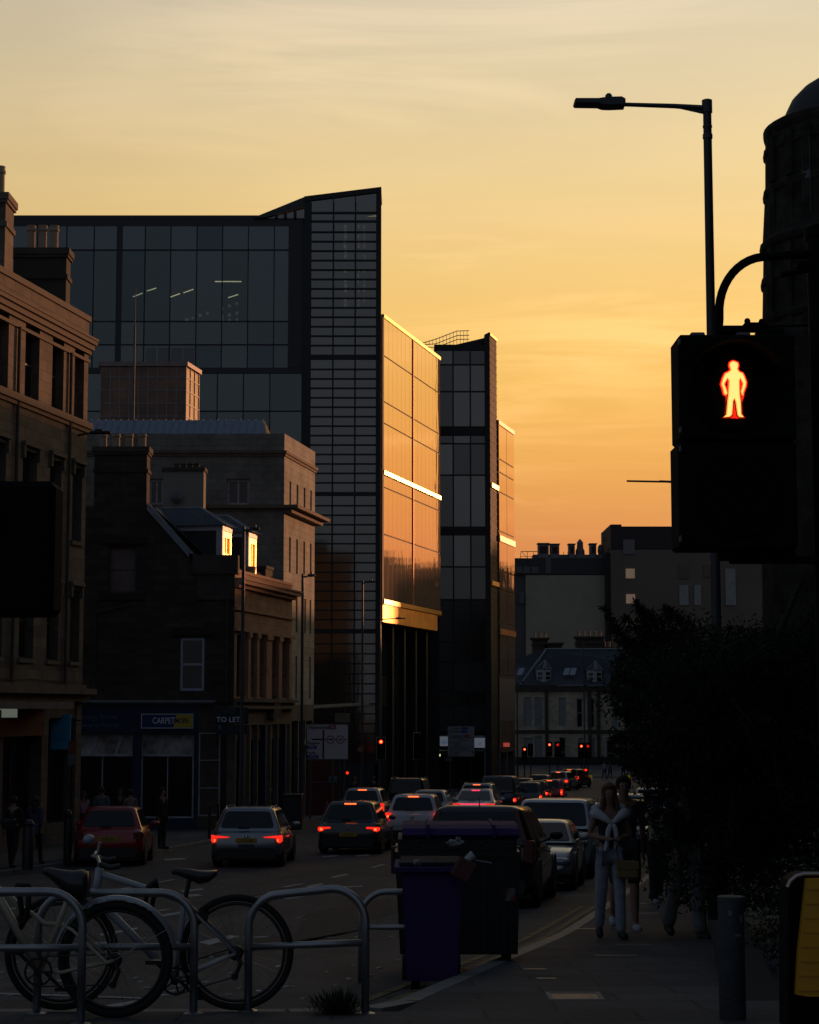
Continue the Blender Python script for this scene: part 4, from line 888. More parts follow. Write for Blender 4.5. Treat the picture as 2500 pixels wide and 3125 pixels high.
zlow = [zBand0 - .04] + [ld1.z(1165, y) for y in (1486, 1630)] + [z_b1 + .1]
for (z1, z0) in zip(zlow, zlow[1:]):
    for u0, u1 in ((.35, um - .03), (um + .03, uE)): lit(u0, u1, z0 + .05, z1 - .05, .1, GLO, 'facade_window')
b = MB(); b.seg(ld1.at(.2), ld1.at(uE), z_b1 - .3, zTop, -.4, .05); b.seg(ld1.at(0), ld1.at(.35), z_b1 - .3, zTop, -.4, .11); b.build('facade_frame', mat('bronze joint', (.10, .055, .03), .7), D)
MB().seg(ld1.at(.3), ld1.at(uE + .1), zTop, zTop + .26, -.5, .14).build('gold_band', HOTM, D); MB().seg(ld1.at(.3), ld1.at(uE + .05), zBand0, zBand1, .0, .18).build('gold_band', HOTM, D)
MB().seg(ld1.at(.3), ld1.at(uE + .05), z_b1 - .22, z_b1 + .1, .0, .18).build('gold_band', HOTM, D)
b = MB(); b.seg(ld1.at(um - .05), ld1.at(um + .05), z_b1, zTop, .08, .17); b.build('facade_mullion', mat('orange joint', (.55, .26, .09), .5, metal=.5), D)
b = MB()
for k in range(1, 14):
    u = .35 + (uE - .35) * k / 14; b.seg(ld1.at(u - .008), ld1.at(u + .006), z_b1 + .2, zTop, .1, .103)
b.build('facade_joint', mat('pale brown joint', (.35, .2, .11), .6), D)
zc0 = LS.z(1167, 1897)
b = MB(); b.seg(ld1.at(.3), ld1.at(uE - .8), zc0, z_b1 - .26, -.5, .06); b.build('lower_band', mat('copper soffit panel', (1.0, .50, .15), .42, metal=.85, var=.2, scale=1.2), D)
# dark colonnade below
b = MB(); b.seg(ld1.at(.1), ld1.at(uE), g(YD) - 1, zc0, -2.6, -2.5); b.build('undercroft_wall', DARKIN, D)
for k in range(5):
    u = 1.6 + k * (uE - 2) / 4.5; MB().seg(ld1.at(u), ld1.at(u + .4), g(YD) - 1, zc0, -.9, -.5).build('column', FRM, D)
for k in range(4):
    u = 2.2 + k * (uE - 2) / 4.5
    for z0, z1 in ((4.2, 6.5), (-.5, 2.0)): MB().seg(ld1.at(u), ld1.at(u + 2.0), z0, z1, -2.5, -2.4).build('window', mat('teal dim glass', (.02, .035, .038), .15, var=.3), D)
b = MB(); b.wall(ld1.at(uE), ld1.at(uE, -16), g(YD), zTop)
b.add([(xL, YD, ztf), (xt0, YD, ztf), (xt1 - .4, YD + 7, ztf), (xL, YD + 24, ztf)], [(0, 1, 2, 3)]); b.build('rear_wall', DGREY, D)
b = MB(); b.add([(*ld1.at(1.5), zTop), (*ld1.at(uE), zTop), (*ld1.at(uE, -16), zTop), (*ld1.at(1.5, -16), zTop)], [(0, 1, 2, 3)]); b.build('flat_roof', DGREY, D)
# ============================================================ E: second glass block
YE = 148.0; XE = lambda px: Xp(px, YE, 1600); ZE = lambda py: Zy(py, YE)
E = thing('glass_tower_block', 'narrower dark glass block behind, with a railed sloping roof and slatted flank', 'building', (XE(1420), YE + 8, g(YE)))
x0, x1, x2 = XE(1326), XE(1481), XE(1497); zt = ZE(1052)
gv = [1340, 1384, 1437, 1481]; gr = [1070, 1113, 1195, 1303, 1328, 1354, 1450, 1609, 1632, 1730, 1830, 1960, 2020, 2110, 2150, 2230, 2300]
b = MB(); b.box(x0, x2, YE - .1, YE + .4, ZE(1070), zt); b.prism([(x1, g(YE)), (x2, g(YE)), (x2, ZE(1014)), (x1, ZE(1022))], 'y', YE - .15, YE + 1); b.box(x0, x1, YE - .06, YE + .3, ZE(1325), ZE(1306)); b.box(x0, x1, YE - .06, YE + .3, ZE(1632), ZE(1612))
b.prism([(XE(1360), zt), (x2, zt), (x2, ZE(1014)), (XE(1480), ZE(1024))], 'y', YE + 1.0, YE + 1.4)
b.build('cladding', FRM, E)
b = MB()
for px in gv[1:3]: b.box(XE(px) - .06, XE(px) + .06, YE - .05, YE + .1, g(YE), ZE(1070))
for py in gr[1:]: b.box(x0, x1, YE - .045, YE + .1, ZE(py) - .06, ZE(py) + .06)
b.build('mullion', FRM, E)
for i, (a_, c_) in enumerate(zip([1326] + gv[1:], gv[1:])):
    for j, (y0, y1) in enumerate(zip(gr, gr[1:])):
        dk = y0 >= 1830
        mm = random.choice((GL2, GLE, GLE)) if not dk else mat('dark base glass', (.006, .007, .008), .12, var=.2)
        if (i, j) in ((1, 12), (2, 12), (0, 14), (1, 14), (2, 14)) : mm = mat('teal dim glass', (.02, .035, .038))
        m_ = MB(); m_.face([(XE(a_), YE + .02, ZE(y1)), (XE(c_), YE + .02, ZE(y1)), (XE(c_), YE + .02, ZE(y0)), (XE(a_), YE + .02, ZE(y0))]); m_.build('window', mm, E)
MB().box(x0, x1, YE + 3, YE + 3.2, g(YE), zt - .5).build('interior', mat('block interior', (.045, .045, .043), .9, var=.5, scale=.2), E)
le = Line(x2, YE, 15.0); u1 = le.u_px(1518, 1600)
b = MB(); b.wall(le.at(0), le.at(u1), g(YE), ZE(1018)); b.build('flank', mat('olive bronze flank', (.035, .031, .018), .75, var=.2), E)
b = MB()
for k in range(62):
    z = -4 + k * .585
    if z < ZE(1025): b.seg(le.at(.05), le.at(u1), z, z + .06, 0, .035)
b.build('slat', mat('bronze slat', (.08, .05, .022), .7), E)
b = MB()
for y in (1480, 1778): z = le.z(1500, y); MB().seg(le.at(.05), le.at(u1), z - .22, z + .14, .0, .16).build('gold_band', HOTM, E)
MB().seg(le.at(-.1), le.at(u1), ZE(1024), ZE(1016), -.1, .1).build('gold_band', HOTM, E)
# slope + railing on top
b = MB(); rp = [(1290, 1047), (1330, 1035), (1395, 1010), (1432, 1009)]
P3 = lambda px, py: P(px, py, YE + 3)
for dy in (0, 14, 26): b.tube([P3(px, py + dy * (1 if k else .4)) for k, (px, py) in enumerate(rp)], .035, 5)
for k in range(13): px = 1300 + k * 10.5; py = 1043 - (px - 1300) * .36 if px < 1395 else 1009; b.tube([P3(px, py), P3(px, 1052)], .025, 4)
b.build('railing', mat('roof railing', (.05, .05, .05), .5), E)
b = MB(); b.box(x0, x2, YE, YE + 14, zt - .3, zt - .02); b.wall(le.at(u1), le.at(u1, -16), g(YE), zt); b.build('roof', DGREY, E)
# F: glowing rear wing
yf_ = le.at(u1)[1]; F0 = Line(Xp(1520, yf_, 1300), yf_, 15.0); uF = F0.u_px(1568, 1500); zF = F0.z(1521, 1295)
Fo = thing('glass_wing', 'glowing orange glass wing beyond the second glass block', 'building', (*F0.at(3, -2), g(155)))
zl = [zF] + [F0.z(1521, y) for y in (1400, 1440, 1500, 1620)] + [F0.z(1521, 1740), F0.z(1521, 1800), F0.z(1521, 1900), F0.z(1521, 2060)]
um2 = uF * .5
for j, (z1, z0) in enumerate(zip(zl, zl[1:])):
    for a_, c_ in ((.1, um2 - .05), (um2 + .05, uF)):
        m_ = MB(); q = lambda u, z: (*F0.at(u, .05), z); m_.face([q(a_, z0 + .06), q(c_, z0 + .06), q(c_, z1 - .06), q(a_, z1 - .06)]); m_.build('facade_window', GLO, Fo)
b = MB(); b.seg(F0.at(0), F0.at(uF), g(155) + 3, zF, -.4, 0); b.build('facade_frame', mat('bronze joint', (.10, .055, .03)), Fo)
CPB = mat('coppery band', (.42, .20, .12), .45, metal=.7); MB().seg(F0.at(0), F0.at(uF + .1), zF, zF + .35, -.4, .1).build('gold_band', CPB, Fo)
for y in (1640, 1925): z = F0.z(1521, y); MB().seg(F0.at(0), F0.at(uF), z - .28, z + .2, -.1, .14).build('gold_band', CPB, Fo)
b = MB(); b.wall(F0.at(uF), F0.at(uF, -14), g(155), zF); b.seg(F0.at(0), F0.at(uF), g(155) - 1, F0.z(1521, 2200), -1.6, -1.2); b.add([(*F0.at(0), zF), (*F0.at(uF), zF), (*F0.at(uF, -14), zF), (*F0.at(0, -14), zF)], [(0, 1, 2, 3)]); b.build('rear_wall', DGREY, Fo)
b = MB(); b.seg(F0.at(0), F0.at(uF), F0.z(1521, 2200), F0.z(1521, 2070), -.5, .02)
for k in range(3): b.seg(F0.at(k * (uF - .4) / 2), F0.at(k * (uF - .4) / 2 + .3), g(155) - 1, F0.z(1521, 2200), -.5, .02)
b.build('base_column', mat('pinkish grey column', (.16, .14, .14), .5), Fo)
# shop signs at the foot of the blocks
LP = mat('dim lightbox', (.3, .32, .36), .5, emit=(.24, .27, .32), es=.28, var=0)
LT = mat('dim red letter', (.4, .05, .08), .5, emit=(.5, .05, .1), es=.2, var=0); LBl = mat('dim blue letter', (.05, .15, .35), .5, emit=(.03, .1, .3), es=.3, var=0)
for i, (a_, c_, y0, y1, tx, tm, lab) in enumerate(((1283, 1297, 2248, 2277, 'l', LT, 'small pale lightbox sign left of the dark pillar'), (1324, 1340, 2248, 2277, 'O', LT, 'pale lightbox sign with a red round letter'), (1343, 1368, 2248, 2277, 'ap', LBl, 'pale lightbox sign with light blue letters ap'), (1448, 1480, 2252, 2282, 'o', LBl, 'pale blue lightbox sign right of the direction sign'))):
    Yq = 146.2; p, q_ = P(a_, y1, Yq), P(c_, y0, Yq); t = thing('shop_sign', lab, 'sign', ((p.x + q_.x) / 2, Yq, (p.z + q_.z) / 2))
    MB().box(p.x, q_.x, Yq, Yq + .12, p.z, q_.z).build('lightbox', LP, t); text('lettering', tx, .5, tm, t, (0, -.01, -.02))
b = MB(); p = P(1283, 2248, 146.4); q_ = P(1482, 2244, 146.4); b.box(p.x, q_.x, 146.35, 146.45, p.z - .05, p.z + .08); p = P(1283, 2290, 146.4); b.box(p.x, q_.x, 146.35, 146.45, p.z - .05, p.z + .04)
for px in (1300, 1480): xx = P(px, 2300, 146.4).x; b.box(xx - .05, xx + .05, 146.35, 146.45, g(146), P(px, 2244, 146.4).z)
tag(b.build('storefront', mat('pale grey shop frame', (.2, .23, .27), .5)), 'thin pale shopfront frame at the foot of the glass blocks', 'shopfront')
tag(MB().box(-.35, .35, -.1, .1, -.09, .09, Matrix.Translation(P(1331, 2305, 146))).build('shop_light', mat('yellowish shop light', (.5, .5, .3), .5, emit=(1, .9, .4), es=.8, var=0)), 'small yellowish light in the dark shop below the lightboxes', 'light')
tag(MB().box(-.45, .45, -.05, .05, -.16, .16, Matrix.Translation(P(1539, 2273, 152))).build('shop_sign', mat('red neon', (.4, .05, .03), .5, emit=(.8, .12, .08), es=.35, var=.3)), 'dim red neon sign under the glass wing', 'sign')
# ============================================================ G: far blocks and the terrace
YG = 300.0; XG = lambda px: Xp(px, YG, 1800); ZG = lambda py: Zy(py, YG)
G = thing('flat_roofed_block', 'distant dark block with one big pale blank panel wall and rooftop plant', 'building', (XG(1700), YG + 10, g(YG)))
MB().box(XG(1500), XG(1849), YG, YG + 20, g(YG), ZG(1706)).build('wall', mat('dark far wall', (.09, .094, .10), .9, var=.1, scale=.1), G)
MB().box(XG(1604), XG(1846), YG - .4, YG - .05, ZG(2010), ZG(1756)).build('panel_wall', mat('olive grey render', (.36, .33, .26), .9, var=.12, scale=.15), G)  # far haze is put into the colour as a paler render
MB().box(XG(1500), XG(1849), YG - .5, YG + 20, ZG(1754), ZG(1704)).build('parapet', mat('dark parapet', (.05, .048, .05), .8), G)
for a_, c_, y0, y1 in ((1576, 1594, 1729, 1750), (1597, 1618, 1730, 1750), (1622, 1644, 1730, 1750), (1665, 1682, 1702, 1750), (1584, 1600, 1808, 1842)):
    MB().box(XG(a_), XG(c_), YG - .62, YG - .52, ZG(y1), ZG(y0)).build('window', mat('grey far pane', (.10, .10, .11), .4, var=.2, scale=.3), G)
H = thing('flat_roofed_block', 'distant brown block rising behind the pedestrian signal, with two lit stair windows', 'building', (XG(2000), YG + 8, g(YG)))
HW = mat('brown grey harling', (.17, .14, .12), .9, var=.12, scale=.12)  # lightened for far haze, which sits in the colour
MB().box(XG(1860), XG(2345), YG - 3, YG + 15, g(YG), Zy(1680, YG)).build('wall', HW, H)
MB().prism([(XG(1860), ZG(1682)), (XG(2056), ZG(1682)), (XG(2045), ZG(1612)), (XG(1893), ZG(1612)), (XG(1893), ZG(1606)), (XG(1860), ZG(1606))], 'y', YG - 3, YG + 12).build('attic', mat('dark mansard', (.045, .038, .038), .9, var=.1), H)
MB().box(XG(1845), XG(1860), YG - 2, YG + 12, g(YG), ZG(1690)).build('side_bay', mat('darker bay', (.04, .035, .035), .9), H)
MB().box(XG(1897), XG(1932), YG - 3.2, YG - 3.05, ZG(1696), ZG(1652)).build('window', mat('pale far pane', (.17, .16, .17), .5, var=.05), H)
LW = mat('stair light pane', (.4, .32, .25), .5, emit=(.26, .17, .11), es=.35, var=.3, scale=.5)
for y0, y1 in ((1740, 1769), (1817, 1845), (1895, 1915)):
    MB().box(XG(1904), XG(1931), YG - 3.2, YG - 3.05, ZG(y1), ZG(y0)).build('lit_window', LW, H)
for a_, c_, y0, y1, m_ in ((2065, 2092, 1725, 1770, CURT), (2140, 2160, 1730, 1765, CURT), (2065, 2092, 1790, 1850, BLIND), (2205, 2235, 1740, 1850, BLIND), (2110, 2130, 1790, 1850, BLIND)):
    MB().box(XG(a_), XG(c_), YG - 3.2, YG - 3.05, ZG(y1), ZG(y0)).build('window', m_, H)
# rooftop plant
pg = 'rooftop plant on the distant block'
PLT = mat('pale plant casing', (.16, .16, .18), .6, var=.2, scale=.5)
for i, (a_, c_, y0) in enumerate(((1645, 1678, 1658), (1682, 1710, 1660), (1739, 1758, 1660), (1804, 1824, 1659))):
    t = thing('plant_unit', ['widest pale ventilation unit on the distant roof, leftmost of the row', 'ventilation unit second from the left on the distant roof', 'ventilation unit just left of the tall flue on the distant roof', 'ventilation unit just right of the tall flue on the distant roof'][i], 'ventilation unit', (XG((a_ + c_) / 2), YG + 2, ZG(1704)), group=pg)
    MB().box(XG(a_), XG(c_), YG + 1, YG + 3, ZG(1703), ZG(y0), None, .1).build('casing', PLT, t); MB().box(XG(a_) - .12, XG(c_) + .12, YG + .8, YG + 3.2, ZG(y0), ZG(y0) + .15).build('lid', PLT, t)
    MB().box(XG(a_) + .3, XG(c_) - .3, YG + .92, YG + .98, ZG(1687), ZG(y0 + 8)).build('grille', mat('reddish dark grille', (.05, .02, .02), .8), t)
tag(MB().lathe([(.8, 0), (.75, 1.2), (.55, 1.6), (.5, 2.3), (.55, 2.5), (.35, 2.8), (.12, 3.1)], (XG(1777), YG + 3, ZG(1698)), 14).build('roof_flue', PLT), 'tall rounded flue standing among the rooftop units', 'flue')
tag(MB().lathe([(.4, 0), (.55, .8), (.45, 1.6), (.2, 1.9)], (XG(1841), YG + 3, ZG(1692)), 12).build('roof_cowl', PLT), 'dark round cowl at the right end of the rooftop units', 'cowl')
tag(MB().box(XG(1630), XG(1848), YG + 1.5, YG + 5, ZG(1705), ZG(1690)).build('roof_duct', PLT), 'long low pale duct under the rooftop units', 'duct')
b = MB(); r0 = [(1588, 1704), (1590, 1683), (1640, 1683)]
b.tube([P(x, y, YG + 1) for x, y in r0], .07, 4); b.tube([P(1588, 1698, YG + 1), P(1640, 1698, YG + 1)], .05, 4); b.tube([P(1592, 1684, YG + 1), P(1610, 1703, YG + 1)], .05, 4)
for px in (1610, 1628, 1720, 1733): b.tube([P(px, 1684, YG + 1), P(px, 1704, YG + 1)], .05, 4)
tag(b.build('roof_railing', mat('roof railing', (.05, .05, .05))), 'thin roof railing at the left end of the distant block', 'railing')
t = thing('aerial', 'tall television aerial between the two distant blocks', 'aerial', P(1847, 1700, YG)); M0 = [P(1846, 1700, YG - 4), P(1846, 1638, YG - 4)]
MB().tube(M0, .06, 5).tube([P(1838, 1650, YG - 4), P(1856, 1650, YG - 4)], .05, 4).tube([P(1842, 1641, YG - 4), P(1850, 1641, YG - 4)], .05, 4).build('mast', BLACKM, t)
# the terrace across the junction
YT2 = 232.0; XT = lambda px: Xp(px, YT2, 2150); ZT = lambda py: Zy(py, YT2)
T = thing('terrace', 'two storey buff stone terrace with slate roof and dormers across the junction', 'building', (XT(1760), YT2 + 5, g(YT2)))
lt_ = Line(XT(1540), YT2, 90); zTe = ZT(2100)
def ux(px): return XT(px) - XT(1540)
hs = []; wk = []
for a_, c_, y0, y1, k in ((1598, 1623, 2128, 2218, 0), (1632, 1655, 2128, 2218, 0), (1705, 1727, 2130, 2216, 0), (1760, 1778, 2132, 2220, 1), (1793, 1814, 2132, 2220, 1), (1867, 1885, 2162, 2222, 0), (1598, 1625, 2252, 2328, 0), (1632, 1656, 2248, 2328, 0), (1706, 1726, 2250, 2340, 1), (1763, 1779, 2252, 2326, 0), (1796, 1815, 2252, 2328, 0), (1850, 1876, 2258, 2340, 1), (1905, 1925, 2132, 2220, 1), (1940, 1960, 2132, 2220, 1)):
    hs.append((ux(a_), ux(c_), ZT(y1), ZT(y0))); wk.append(k)
b = MB(); b.wall(lt_.at(0), lt_.at(ux(2350)), g(YT2), zTe, hs, .2); b.wall((XT(2350), YT2), (XT(2350), YT2 + 12), g(YT2), zTe); b.build('wall', STONE_T, T)
for h, k in zip(hs, wk): win(T, lt_, *h, dep=.15, fm=mat('grey white sash', (.30, .31, .33)), gm=(BLIND if k == 0 else WGLASS), rows=2, bar=.1)
b = MB(); b.box(XT(1540), XT(2350), YT2 - .35, YT2, ZT(2108), ZT(2090)); b.box(XT(1540), XT(2350), YT2 - .12, YT2, ZT(2238), ZT(2228)); b.build('cornice', TRIMD, T)
b = MB(); b.box(XT(1700), XT(2350), YT2 - .42, YT2 - .3, ZT(2094), ZT(2090)); b.build('gutter', mat('pale gutter', (.22, .22, .24), .5), T)
b = MB()
for px in (1668, 1800, 1826): b.box(XT(px) - .2, XT(px) + .2, YT2 - .25, YT2 - .02, g(YT2), ZT(2110))
b.build('downpipe', TRIMD, T)
zr0, zr1 = ZT(2092), Zy(1982, YT2 + 6)
b = MB()
b.face([(XT(1540), YT2 - .3, zr0), (XT(2350), YT2 - .3, zr0), (XT(2350), YT2 + 6, zr1), (XT(1675), YT2 + 6, zr1), (XT(1540), YT2 + 6, zr1 - 1.8)], [(0, 0), (33, 0), (33, 7), (6, 7), (0, 6)])
b.face([(XT(1675), YT2 + 6, zr1), (XT(2350), YT2 + 6, zr1), (XT(2350), YT2 + 12, zr0), (XT(1540), YT2 + 12, zr0)], [(0, 0), (30, 0), (30, 6), (0, 6)])
b.build('roof', SLATE, T)
b = MB(); b.tube([(XT(1675), YT2 + 6, zr1 + .05), (XT(2350), YT2 + 6, zr1 + .05)], .12, 5); b.tube([(XT(1588), YT2 - .2, zr0 + .1), (XT(1680), YT2 + 6, zr1 + .05)], .12, 5); b.build('ridge', SLATEL, T)
def canted(px, py0, py1, nm):
    x = XT(px); yd = YT2 + 1.0; z0, z1 = ZT(py1), ZT(py0); o = MB()
    o.prism([(x - .85, yd + .35), (x - .05, yd - .35), (x + .15, yd - .35), (x + .95, yd + .35), (x + .95, yd + 3), (x - .85, yd + 3)], 'z', z0, z1); o = o.build('dormer', mat('white dormer', (.40, .41, .44), .5, var=.1), T)
    b = MB()
    for s_ in (-1, 1):
        l_ = Line(x - .85, yd + .35, 90 + 41) if s_ < 0 else Line(x + .15, yd - .35, 90 - 41)
        for k in range(2): b.seg(l_.at(.18), l_.at(.9), z0 + .5 + k * (z1 - z0 - .7) / 2, z0 + .4 + (k + .88) * (z1 - z0 - .7) / 2, -.02, .02)
    b.build('pane', WGLASS, o)
    r_ = MB(); A_ = [(x - 1.0, yd + .4, z1), (x - .05, yd - .5, z1), (x + .2, yd - .5, z1), (x + 1.1, yd + .4, z1), (x + 1.1, yd + 3.5, z1), (x - 1, yd + 3.5, z1)]; tp = (x + .25, yd + 1.0, z1 + 1.15); tb = (x + .25, yd + 3.6, z1 + 1.15)
    for k in range(3): r_.face([A_[k], A_[k + 1], tp])
    r_.face([A_[3], A_[4], tb, tp]); r_.face([A_[5], A_[0], tp, tb]); r_.build('dormer_roof', SLATE, o)
    f_ = MB(); [f_.tube([a_, tp], .07, 4) for a_ in A_[:4]]; f_.tube([tp, tb], .07, 4); f_.build('flashing', SLATEL, o)
canted(1662, 2042, 2085, ''); canted(1818, 2044, 2088, '')
for px in (1588, 1730, 1750):
    x = XT(px); p0_, p1_ = (YT2 + 1.6, ZT(2066)), (YT2 + 3.0, ZT(2045)); b = MB(); sl_ = (zr1 - zr0) / 6.3
    y0_, y1_ = YT2 + 1.4, YT2 + 2.6; f_ = lambda y: zr0 + (y - YT2 + .3) * sl_ + .08
    b.face([(x - .35, y0_, f_(y0_)), (x + .35, y0_, f_(y0_)), (x + .75, y1_, f_(y1_)), (x + .05, y1_, f_(y1_))]); b.build('skylight', mat('skylight glass', (.30, .32, .36), .15, metal=.5, var=0), T)
for i, (a_, c_, y0, n) in enumerate(((1625, 1672, 1946, 3), (1664, 1716, 1961, 0), (1758, 1842, 1942, 5), (1825, 1868, 1974, 3))):
    yy = YT2 + 7; stack(T, Xp(a_, yy, 1950), Xp(c_, yy, 1950), yy, yy + 1.4, zr1 - 2, Zy(y0, yy), mat('buff far chimney', (.075, .06, .048), .9, var=.3, scale=.6), TRIMD, n, .2, .7, .25)
tag(MB().box(-40, 60, 0, .3, 0, 1.1, Matrix.Translation((0, 226, g(226)))).build('garden_wall', mat('dark low wall', (.05, .045, .04), .9, kind='stone', var=.2)), 'low dark garden wall in front of the buff terrace', 'wall')
# ============================================================ right side tenement with turret
YR = 60.0
TR = thing('turret_tenement', 'dark stone corner tenement with domed turret at the right edge', 'building', (15, 66, g(62)))
RST = mat('dark turret stone', (.045, .04, .034), .95, kind='stone', var=.3)
cx = Xp(2600, 62, 600); rr = lambda px: cx - Xp(px, 62, 600)
zt_ = lambda py: Zy(py, 62)
prof = [(rr(2300), g(62)), (rr(2308), zt_(1050)), (rr(2322), zt_(990)), (rr(2330), zt_(770)), (rr(2323), zt_(765)), (rr(2323), zt_(742)), (rr(2328), zt_(735)), (rr(2340), zt_(560)), (rr(2343), zt_(420))]
TUR = mat('dark turret stone blocks', (.040, .036, .030), .95, var=.55, scale=1.6, bump=.9, spec=.15)
b = MB(); b.lathe(prof, (cx, 62, 0), 22); o = b.build('turret', TUR, TR)
for zz, ex in ((zt_(465), .05), (zt_(590), .03), (zt_(752), .08), (zt_(860), .03), (zt_(985), .08), (zt_(1060), .04)):
    rz_ = rr(2343) + (rr(2315) - rr(2343)) * (zt_(420) - zz) / (zt_(420) - zt_(1050)); MB().lathe([(rz_, zz - .16), (rz_ + ex, zz - .1), (rz_ + ex * 1.4, zz + .06), (rz_, zz + .14)], (cx, 62, 0), 22).build('string_course', TUR, o)
for az_ in (196, 214, 228, 246, 276, 303):
    b = MB()
    for zA, zB in ((zt_(1050), zt_(775)), (zt_(735), zt_(600)), (zt_(575), zt_(440))):
        rz_ = rr(2336) if zA > zt_(740) else rr(2322); b.box(rz_ - .3, rz_ + .07, -.16, .16, zA, zB, Matrix.Translation((cx, 62, 0)) @ Matrix.Rotation(R(az_), 4, 'Z'))
    b.build('pilaster', TUR, o)
MB().lathe([(rr(2343), zt_(425)), (rr(2338), zt_(410)), (rr(2338), zt_(395)), (rr(2350), zt_(388)), (rr(2390), zt_(372))], (cx, 62, 0), 40).build('cornice', TUR, o)
MB().lathe([(rr(2403), zt_(378)), (rr(2405), zt_(345)), (rr(2425), zt_(305)), (rr(2460), zt_(270)), (rr(2500), zt_(245)), (rr(2550), zt_(225)), (.1, zt_(210))], (cx, 62, 0), 40).build('dome', mat('slate dome', (.03, .032, .036), .6, var=.2), o, smooth=True)
for az_ in (235, 262, 289):
    for z0, z1 in ((zt_(700), zt_(480)), (zt_(1000), zt_(800)), (zt_(1300), zt_(1100))):
        l_ = Line(cx + math.cos(R(az_ - 6)) * rr(2322) * 1.0, 62 + math.sin(R(az_ - 6)) * rr(2322) * 1.0, 90 + az_ - 270)
        MB().seg(l_.at(.1), l_.at(.95), z0, z1, -.3, .06).build('window', mat('dull turret pane', (.05, .055, .06), .25, var=.5, scale=1), o)
lr = Line(cx - .2, 64, 10.4)
def rblock(y0, y1, zt, nm, lab, off=5.0, m_=RST):
    t = thing(nm, lab, 'building', (rk(y0) + off + 6, (y0 + y1) / 2, g(y0)))
    x0, x1 = rk(y0) + off, rk(y1) + off; hh = []
    Ln = math.dist((x0, y0), (x1, y1)); l_ = Line(x1, y1, 180 + 10.4)
    zz = g(y0) + 1.2
    while zz + 2.2 < zt:
        u = .9
        while u + 1 < Ln: hh.append((u, u + .95, zz, zz + 1.9)); u += 2.6
        zz += 3.4
    b = MB(); b.wall((x1, y1), (x0, y0), g(y1) - .5, zt, hh, .2); b.wall((x0, y0), (x0 + 11, y0 + .01), g(y1) - .5, zt); b.wall((x1 + 11, y1), (x1, y1), g(y1) - .5, zt); b.wall((x0 + 11, y0), (x1 + 11, y1), g(y1) - .5, zt)
    b.face([(x0, y0, zt), (x0 + 11, y0, zt), (x1 + 11, y1, zt), (x1, y1, zt)]); b.build('wall', m_, t)
    for h in hh[:60]: win(t, l_, *h, dep=.15, rows=2)
    MB().seg((x1, y1), (x0, y0), zt - .4, zt, -.02, .35).build('cornice', TRIMD, t)
    return t
lw = MB(); lw.box(cx + .5, cx + 12, 62.5, 74, g(74), zt_(420)); lw.build('wall', RST, TR)
lw = MB(); lw.wall((rk(58) + 9, 58), (rk(2) + 9, 2), -3, 15.5); lw.wall((rk(2) + 9, 2), (rk(2) + 20, 2), -3, 15.5); lw.wall((rk(58) + 20, 58), (rk(58) + 9, 58), -3, 15.5); lw.wall((rk(2) + 20, 2), (rk(58) + 20, 58), -3, 15.5); lw.face([(rk(2) + 9, 2, 15.5), (rk(2) + 20, 2, 15.5), (rk(58) + 20, 58, 15.5), (rk(58) + 9, 58, 15.5)]); lw.build('sun_blocker', RST, TR)  # unseen block outside the frame, added to keep low sun off the foreground
rblock(74.5, 98, 14.8, 'tenement', 'dark tenement behind the hedge just beyond the turret building', 5.5)
rblock(98.5, 109, 8.0, 'tenement', 'low dark building in the gap beyond the nearer right side tenement', 5.5)
rblock(109.5, 186, 10.9, 'tenement', 'long dark tenement down the right side of the street', 5.5)
tf = rblock(187, 240, 17.5, 'tenement', 'tall dark tenement with many chimneys at the far end of the right side', 5.5)
random.seed(4)
for k in range(9):
    y = 189 + k * 5.6; x = rk(y) + 7.5; stack(tf, x, x + 1.6, y, y + 1.6, 16, 18.6 + random.random() * 1.8, RST, TRIMD, 3, .16, .8)
# ------------------------------------------------------------ cars
def paint(nm, c, r_=.28, met=.3, coat=.6): return mat('car paint ' + nm, c, r_, metal=met, var=.06, scale=2, coat=coat)
CARGL = mat('car glass', (.006, .008, .009), .06, var=0, spec=.42)
TRIMB = mat('black car plastic', (.012, .012, .013), .5, var=.1)
TL = mat('lit tail lamp', (.4, .01, .01), .3, emit=(1.0, .022, .01), es=1.15, var=0)
TLH = mat('hot tail lamp core', (.5, .05, .01), .3, emit=(1.0, .15, .035), es=2.3, var=0)
TLD = mat('unlit tail lamp', (.09, .005, .005), .25, var=0)
PLY = mat('yellow plate', (.42, .26, .02), .5, var=.05); PLW = mat('white plate', (.6, .6, .58), .5)
PLT_T = mat('plate lettering', (.01, .01, .01), .6, var=0)
RIM = mat('alloy rim', (.25, .25, .27), .35, metal=.9, var=.1)
CHR = mat('chrome', (.6, .6, .62), .15, metal=1, var=0)
HLG = mat('headlight glass', (.25, .27, .3), .1, metal=.4, var=.1)
def loft(rings, m, name, parent, smooth=True, caps=True, sub=0):
    b = MB(); n = len(rings[0]); b.v = [tuple(p) for r_ in rings for p in r_]
    for i in range(len(rings) - 1):
        for k in range(n): b.f.append((i * n + k, i * n + (k + 1) % n, (i + 1) * n + (k + 1) % n, (i + 1) * n + k))
    if caps: b.f += [tuple(range(n - 1, -1, -1)), tuple(range((len(rings) - 1) * n, len(rings) * n))]
    b.uv = [None] * len(b.f); b.mi = [0] * len(b.f)
    return b.build(name, m, parent, smooth=smooth, local=True, sub=sub)
